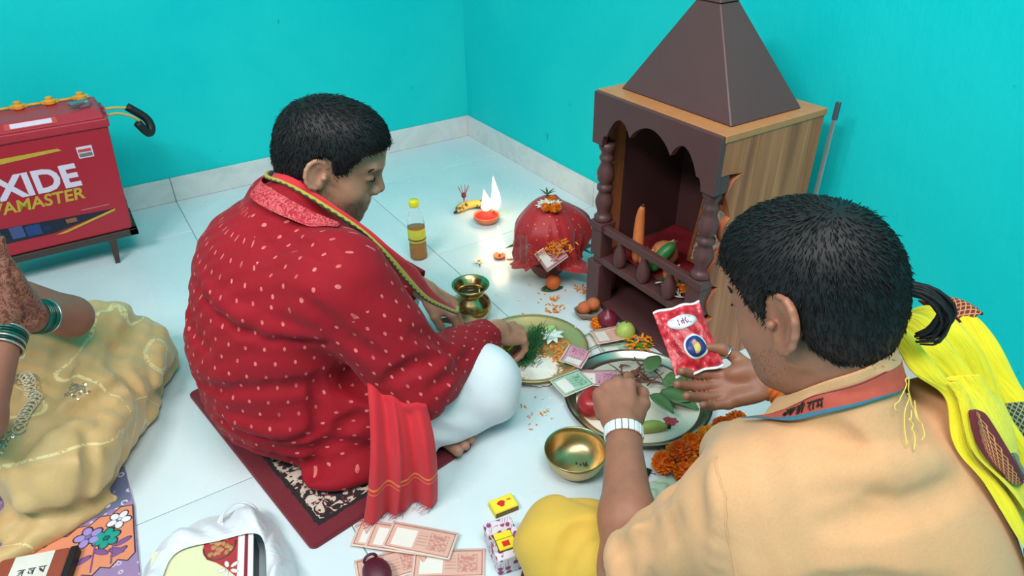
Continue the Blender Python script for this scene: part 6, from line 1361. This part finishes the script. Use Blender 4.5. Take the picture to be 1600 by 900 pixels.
t = empty('cucumber', (-.36, TYC+.005, zs), 'dark green cucumber leaning in the temple among onions', 'cucumber'); P = smooth_path([(-.392, TYC+.008, zs+.022), (-.365, TYC-.002, zs+.06), (-.335, TYC-.014, zs+.095)], 14); MB().tube(P, [.008, .014, .0165, .0175, .018, .018, .018, .018, .018, .0178, .017, .0155, .012, .006], 14).build('skin', mat('cucumber_skin', (50, 118, 56), .4, var=.3, scale=60), t, smooth=True); MB().tube([P[-1], P[-1]+V3(.006, -.002, .008)], .003, 6).build('stalk', mat('twig_brown', 0), t)
lathe_fruit('lime', (-.35, TYC+.068, zs+.01), [(.0001, 0), (.012, .003), (.018, .014), (.018, .022), (.012, .032), (.0001, .036)], mat('lime_skin', (150, 180, 60), .45), 'small green lime behind the carrot in the temple', 'lime')
b = MB(); petals(b, V3(-.36, TYC-.085, zs+.006), 60, .055, .016, 0, .02); tag(b.build('white_flowers', M_WHP, smooth=True, thick=.0008), 'white flower petals heaped on the shelf of the temple', 'flowers', kind='stuff')
b = MB()
for k in range(6): leaf(b, (-.37, TYC-.085+.01*k, zs+.02), (math.cos(k*1.3), math.sin(k*1.3), .3), .05, .025, bend=.2)
tag(b.build('green_leaves', M_LEAF, smooth=True, thick=.0008), 'dark green leaves among the flowers in the temple', 'leaves', kind='stuff')
for k in range(3): o = marigold((-.385, TYC-.07-.035*k, zs+.018), .014, M_ORP, 'marigold_flower', None, 50+k); tag(o, ('marigold nearest the cucumber', 'middle marigold', 'marigold nearest the right column')[k]+' on the temple shelf', 'flower', 'marigolds on the temple shelf')
# framed picture leaning against the inner right side
def m_pic():
    n = N('devotional_print'); co = n.co(); a = n.noise(30, 3, co, .6, 1.); n.P(Base_Color=n.ramp(a, [(.3, lin((60, 70, 60))), (.45, lin((170, 90, 80))), (.55, lin((206, 180, 160))), (.7, lin((90, 110, 90)))]), Roughness=.3); return n.m
t = empty('framed_picture', (-.30, TYC-.14, zs), 'gold and red framed picture leaning inside the temple', 'picture'); R = np.stack([V3(.12, -.99, 0), nrm((.97, .12, -.2)), nrm((.2, .02, .97))], 1); c3 = V3(-.252, TYC-.070, zs+.012)
MB(R, c3).box(-.066, .066, .001, .006, .008, .172).build('print', m_pic(), t)
for q in ((-.075, -.064, 0, .18), (.064, .075, 0, .18)): MB(R, c3).box(q[0], q[1], -.003, .010, q[2], q[3]).build('frame_bar', mat('gilt_frame', (166, 96, 56), .4, .3, var=.4, scale=120), t, bevel=.002)
for q in ((0, .011), (.169, .18)): MB(R, c3).box(-.064, .064, -.003, .010, q[0], q[1]).build('frame_bar', mat('gilt_frame', 0), t, bevel=.002)
# ================================================================ packet in the priest's right hand
pc3 = V3(-.668, -2.085, .322); ax_, ay_ = nrm(r2*.97+u2*.24+f_*.05), nrm(u2*.95-r2*.24+f_*.42); ay_ = nrm(ay_-(ay_@ax_)*ax_); az_ = np.cross(ax_, ay_)
pk_t = empty('puja_packet', pc3, 'red printed foil packet held up in the priest\'s hand', 'packet'); pw, phh = .050, .072
def ppt(u, v, side): # u,v in -1..1
    bul = .013*max(0, (1-abs(u)**2.2))*max(0, 1-abs(v/.88)**3) if abs(v) < .88 else 0; wv = .0025*math.sin(u*9+v*4)*(1-abs(v)*.3); pin = 1-.05*math.cos(v*PI/2)
    return pc3+ax_*u*pw*pin+ay_*(v*phh+.002*math.sin(u*7)*abs(v))+az_*(side*bul+wv)
for side, nm in ((1, 'packet_front'), (-1, 'packet_back')):
    G = np.array([[ppt(-1+2*i/24, -1+2*j/30, side) for j in range(31)] for i in range(25)])
    def m_foil(nm):
        n = N(nm); co = n.co('UV'); sv_ = n.sep(co); vo = n.new('ShaderNodeTexVoronoi', {'Vector': n.map(co, (9, 11, 1)), 'Scale': 1.}); a = n.noise(7, 3, co, .6); col = n.ramp(n.math('ADD', n.math('MULTIPLY', vo.outputs[0], .6), n.math('MULTIPLY', a, .5)), [(.25, lin((250, 190, 196))), (.38, lin((226, 70, 84))), (.6, lin((196, 24, 40))), (.85, lin((150, 10, 26)))])
        ed = n.math('GREATER_THAN', n.math('ABSOLUTE', n.math('SUBTRACT', sv_[1], .5)), .465); col = n.mix(ed, col, lin((236, 232, 236))); n.P(Base_Color=col, Roughness=.28); n.bump(n.noise(18, 3, co), .3, .004); return n.m
    po = cloth_obj(nm, G, m_foil('red_foil_'+nm), pk_t, .0005, sub=1)
    if side == 1: front = po
def disc(cu, cv, ru, rv, m, name, par, lift, n=32, rot=0):
    mb = MB(); vs = [ppt(cu, cv, 1)+az_*lift]
    for k in range(n):
        a = 2*PI*k/n; du, dv_ = ru*math.cos(a), rv*math.sin(a); u = cu+(du*math.cos(rot)-dv_*math.sin(rot)*rv/ru)/1; v = cv+(dv_+du*math.sin(rot)*pw/phh); vs.append(ppt(u, v, 1)+az_*lift)
    # an inner ring keeps the disc following the bulge
    inner = [vs[0]+(q-vs[0])*.5+az_*.0006 for q in vs[1:]]; V = [vs[0]]+inner+vs[1:]; mb.add(V, [(0, 1+k, 1+(k+1) % n) for k in range(n)]+[(1+k, 1+n+k, 1+n+(k+1) % n, 1+(k+1) % n) for k in range(n)]); return mb.build(name, m, par, smooth=True, thick=.0005)
disc(-.05, .46, .62, .21, mat('packet_white', (240, 236, 242), .4, var=.02), 'title_oval', front, .0016); disc(.12, -.32, .50, .35, mat('packet_white', 0), 'white_halo', front, .0016); disc(.12, -.32, .42, .29, mat('packet_blue', (36, 60, 130), .4, var=.3, scale=200), 'blue_roundel', front, .0026)
disc(.12, -.36, .17, .17, mat('packet_gold', (226, 196, 110), .5, var=.3, scale=300), 'gold_motif', front, .0036); disc(.10, -.22, .10, .09, mat('packet_peach', (206, 150, 120), .5, var=.2, scale=300), 'gold_motif', front, .0037)
b = MB()
for l in ([(-.42, .56), (.38, .56)], [(-.32, .56), (-.32, .38)], [(-.32, .46), (-.44, .44), (-.40, .38)], [(-.18, .56), (-.18, .38)], [(-.18, .50), (-.26, .44), (-.18, .40)], [(.02, .56), (.02, .38)], [(.02, .47), (-.06, .50), (-.05, .40)], [(.18, .56), (.10, .48), (.18, .38)], [(.32, .56), (.32, .38)], [(.32, .47), (.22, .46), (.25, .40)]): b.tube([ppt(u*1.0-.03, v-.01, 1)+az_*.0032 for u, v in l], .0011, 5)
b.build('title_lettering', mat('packet_purple', (140, 60, 130), .5), front, smooth=True)
# ================================================================ sweet box in a white plastic bag
zt = .062; A_, B_ = V3(-1.508, -1.832, 0), V3(-1.640, -1.795, 0); du_ = nrm(B_-A_); dv_ = np.array([du_[1], -du_[0], 0.]); dv_ = dv_ if dv_[1] < 0 else -dv_
t = empty('sweet_box', A_+du_*.09+dv_*.09, 'cream sweet box with a printed nut picture inside the white bag', 'box'); BX = np.stack([du_, dv_, V3(0, 0, 1)], 1); Lb, Wb = .175, .19
MB(BX, A_).box(0, Lb, 0, Wb, .004, zt).build('box_body', mat('box_navy', (34, 40, 52), .4), t, bevel=.002)
MB(BX, A_).box(-.001, Lb+.001, -.001, Wb+.001, zt-.006, zt+.001).build('lid_edge', mat('box_white', (238, 236, 232), .4, var=.03), t)
MB(BX, A_).box(.026, Lb, 0, Wb, zt+.001, zt+.0016).build('lid_panel', mat('box_cream', (226, 222, 178), .4, var=.04), t); MB(BX, A_).box(.008, .014, 0, Wb, zt+.001, zt+.0018).build('maroon_stripe', mat('box_maroon', (140, 30, 50), .4), t)
pcu = [(.026, .0), (.085, .0), (.088, .022), (.080, .045), (.062, .058), (.045, .075), (.026, .10)]; MB(BX, A_).prism(pcu, zt+.0016, zt+.0022).build('printed_picture', mat('picture_red', (176, 52, 56), .4, var=.3, scale=90), t)
b = MB(BX, A_); r3 = random.Random(3)
for k in range(22): b.ball((.036+.04*r3.random(), .006+.034*r3.random(), zt+.0022), (.0065, .0045, .0010), 8, 4, rotz(r3.uniform(0, 3)))
b.build('printed_nuts', mat('printed_nut', (188, 132, 88), .45, var=.5, scale=120), t, smooth=True)
b = MB(BX, A_); b.tube([(.030+.028*(1+math.cos(a)), .022+.030*math.sin(a), zt+.0026) for a in np.linspace(.0, PI*1.05, 20)], .0014, 5); b.build('printed_bowl_rim', mat('printed_dark', (90, 64, 44), .4), t, smooth=True)
b = MB(BX, A_)
for k in range(5): a = k*2*PI/5; b.ball((.040+.012*math.cos(a), .078+.012*math.sin(a), zt+.0024), (.008, .004, .0008), 8, 4, rotz(a))
b.build('printed_flower', mat('box_white', 0), t, smooth=True)
def m_bag():
    n = N('white_plastic_bag'); co = n.co(); n.P(Base_Color=lin((236, 238, 246)), Roughness=.28, Alpha=.90, Subsurface_Weight=0, Transmission_Weight=.0, Sheen_Weight=.2); n.bump(n.noise(24, 4, co, .6, 1.2), .5, .008); return n.m
bx_ops = [fun(lambda P: (lambda q: np.maximum.reduce([np.abs(q[:, 0]-Lb/2)-Lb/2, np.abs(q[:, 1]-Wb/2)-Wb/2, np.abs(q[:, 2]-.033)-.031]))((P-A_)@BX), 0)]
bg = empty('plastic_bag', A_+du_*.09, 'white plastic carrier bag wrapped round the sweet box', 'bag')
inn = smooth_path([(-1.690, -1.93, .066), (-1.668, -1.85, .067), (-1.636, -1.812, .068), (-1.57, -1.828, .069), (-1.512, -1.846, .068), (-1.499, -1.88, .066), (-1.517, -1.96, .060), (-1.53, -2.02, .05)], 72); out_ = smooth_path([(-1.755, -1.90, .003), (-1.722, -1.80, .003), (-1.680, -1.735, .003), (-1.60, -1.700, .003), (-1.515, -1.715, .003), (-1.462, -1.790, .003), (-1.464, -1.92, .003), (-1.48, -2.0, .003)], 72)
G = np.zeros((72, 18, 3))
for i in range(72):
    for j in range(18):
        tt_ = j/17; p = inn[i]*(1-tt_)+out_[i]*tt_; rad_ = nrm(out_[i]-inn[i]); hz = .068*(1-tt_**1.9)+.012*math.sin(PI*tt_)*(1+math.sin(i*.33))
        pl = math.sin(i*.62+1.5*math.sin(i*.21))*math.sin(PI*min(1, tt_*1.1))*.0055+.0035*math.sin(i*1.4+tt_*5)*tt_
        G[i, j] = V3(p[0], p[1], max(.003, hz+pl))+V3(rad_[0], rad_[1], 0)*(.007*math.sin(i*.45)*tt_)
P = G.reshape(-1, 3); d, g_ = grad(bx_ops, P); P = P+np.clip(.003-d, 0, .02)[:, None]*g_; cloth_obj('bag_sheet', P.reshape(G.shape), m_bag(), bg, .0008)
# the tied handle: a loop of film with an opening
hc_ = A_+du_*.030-dv_*.040+V3(0, 0, .060); G = np.zeros((34, 5, 3))
for i in range(34):
    a = 2*PI*i/33
    for j in range(5): G[i, j] = hc_+du_*(.026+.004*j)*math.cos(a)-dv_*(.022+.0045*j)*math.sin(a)+V3(0, 0, .012*math.sin(a)+.003*math.sin(j*2.+a*3)-.0035*j)
cloth_obj('bag_handle', G, m_bag(), bg, .0008)
# ================================================================ floral quilt and the printed pouch
def quad_patch(P4, m, name, par, z, n=2):
    P4 = [V3(p[0], p[1], z) for p in P4]; return mesh_obj(name, P4, [tuple(range(len(P4)))], m, par, smooth=False, thick=.0006)
q0 = [(-1.700, -1.38), (-1.698, -1.58), (-1.712, -1.76), (-1.735, -2.05), (-2.15, -2.05), (-2.15, -1.38)]
qt = empty('patchwork_quilt', (-1.9, -1.7, 0), 'patchwork floor quilt of orange and lilac floral patches by the sari', 'quilt')
def m_patch(name, base, spot, sc_=60, th=.3):
    n = N(name); co = n.co(); vo = n.new('ShaderNodeTexVoronoi', {'Vector': co, 'Scale': sc_}); d = vo.outputs[0]; rg_ = n.math('MULTIPLY', n.math('GREATER_THAN', d, th*.55), n.math('LESS_THAN', d, th)); col = n.mix(rg_, n.mix(n.noise(30, 2, co), lin(base), tuple(np.array(lin(base))*.85)), lin(spot)); n.P(Base_Color=col, Roughness=.85); n.bump(n.noise(300, 2, co), .2, .001); return n.m
M_LIL = m_patch('lilac_print', (158, 130, 170), (206, 186, 210)); M_SAL = mat('salmon_print', (224, 140, 104), .85, var=.05); M_SLATE = m_patch('slate_print', (112, 118, 152), (206, 206, 220), 45, .32); M_OUT = mat('print_outline', (70, 44, 66), .8)
mesh_obj('quilt_ground', [V3(a, b_, .001) for a, b_ in q0]+[V3(a, b_, .007) for a, b_ in q0], [tuple(range(6, 12)), tuple(range(6))[::-1]]+[(i, (i+1) % 6, 6+(i+1) % 6, 6+i) for i in range(6)], M_LIL, qt, smooth=False)
def zig(a, b_, n, amp): 
    a, b_ = V3(a[0], a[1], 0), V3(b_[0], b_[1], 0); d = b_-a; nn = nrm((d[1], -d[0], 0)); return [tuple((a+d*i/n+nn*(amp if i % 2 else -amp))[:2]) for i in range(n+1)]
pz = zig((-1.70, -1.575), (-1.90, -1.60), 10, .005)+zig((-1.895, -1.715), (-1.712, -1.715), 12, .006); pr_o = quad_patch(pz, M_SAL, 'salmon_patch', qt, .0078)
quad_patch(zig((-1.70, -1.44), (-1.90, -1.47), 8, .004)+zig((-1.90, -1.59), (-1.70, -1.565), 10, .004), M_SLATE, 'slate_patch', qt, .0076)
quad_patch(zig((-1.80, -1.722), (-1.895, -1.722), 6, .003)+[(-1.90, -1.86), (-1.80, -1.86)], m_patch('dotted_salmon', (224, 150, 116), (240, 214, 190), 160, .35), 'dotted_patch', qt, .0076)
MB().tube([V3(a, b_, .0082) for a, b_ in pz+[pz[0]]], .0012, 4).build('patch_outline', M_OUT, qt)
def qflower(cx_, cy_, r, m, n=5, ph=0., cm=None):
    mb = MB(); mo = MB()
    for k in range(n):
        a = ph+k*2*PI/n; mb.ball((cx_+r*.62*math.cos(a), cy_+r*.62*math.sin(a), .0084), (r*.46, r*.36, .0006), 12, 4, rotz(a)); mo.ball((cx_+r*.62*math.cos(a), cy_+r*.62*math.sin(a), .0081), (r*.54, r*.44, .0006), 12, 4, rotz(a))
    f = mb.build('printed_flower', m, qt, smooth=True); mo.build('flower_outline', M_OUT, f, smooth=True); MB().ball((cx_, cy_, .0092), (r*.26, r*.22, .0006), 12, 4).build('flower_centre', cm or M_SLATE, f, smooth=True)
qflower(-1.785, -1.620, .025, mat('lilac_flower', (164, 140, 206), .8), 5, .3); qflower(-1.755, -1.642, .024, mat('teal_flower', (24, 152, 138), .8), 6, .1, mat('teal_dark', (10, 100, 96))); qflower(-1.728, -1.606, .022, mat('white_print_b', (232, 230, 236), .8), 5, .8)
for (a, b_) in (((-1.775, -1.645), (-1.790, -1.712)), ((-1.745, -1.662), (-1.755, -1.712))): MB().tube([V3(a[0], a[1], .0084), V3(b_[0], b_[1], .0084)], .0016, 5).build('printed_stem', mat('plum_print', (130, 84, 140), .8), qt)
for cx_, cy_, an in ((-1.80, -1.675, .2), (-1.768, -1.672, -.8), (-1.738, -1.690, .3), (-1.742, -1.685, -.7), (-1.728, -1.668, .2), (-1.86, -1.64, .6)): MB().ball((cx_, cy_, .0084), (.017, .007, .0006), 12, 4, rotz(an)).build('printed_leaf', mat('plum_print', 0), qt, smooth=True)
# sari end lying over the quilt, printed pouch
t = empty('printed_pouch', (-1.90, -1.70, .008), 'rust and white printed pouch at the lower left corner', 'pouch'); RP = rotz(-.33); c3 = V3(-1.885, -1.70, .008)
MB(RP, c3).box(-.07, .055, -.10, .075, 0, .022).build('pouch_body', mat('rust_leather', (150, 70, 50), .6, var=.15), t, bevel=.008); MB(RP, c3).box(-.040, .028, -.095, .070, .0222, .0232).build('white_panel', mat('pouch_white', (226, 222, 214), .5), t); MB(RP, c3).box(.052, .066, -.10, .075, .0, .021).build('black_side', M_BLK, t, bevel=.003)
b = MB(RP, c3)
for k in range(5):
    for j in range(3): x0, y0 = -.026+.018*j, -.06+.024*k; b.tube([(x0, y0, .0236), (x0+.013, y0, .0236)], .0011, 4); b.tube([(x0+.010, y0, .0236), (x0+.010, y0-.014, .0236)], .0011, 4); b.tube([(x0+.005+.0035*math.cos(q+k), y0-.007+.004*math.sin(q+j), .0236) for q in np.linspace(0, 3.2+j+k*.4, 9)], .0010, 4)
b.build('pouch_lettering', mat('grey_ink', (70, 72, 70), .6), t)
t = tag(MB().lathe([(.055, 0), (.058, .002), (.058, .010), (.050, .012), (.0001, .012)], 48, (-1.775, -1.815, .0075), rad=lambda a, z: 1+.03*math.sin(a*30)).build('fluted_dish', mat('white_paper_dish', (236, 240, 246), .5), smooth=False), 'fluted white paper dish at the lower edge of the quilt', 'dish')
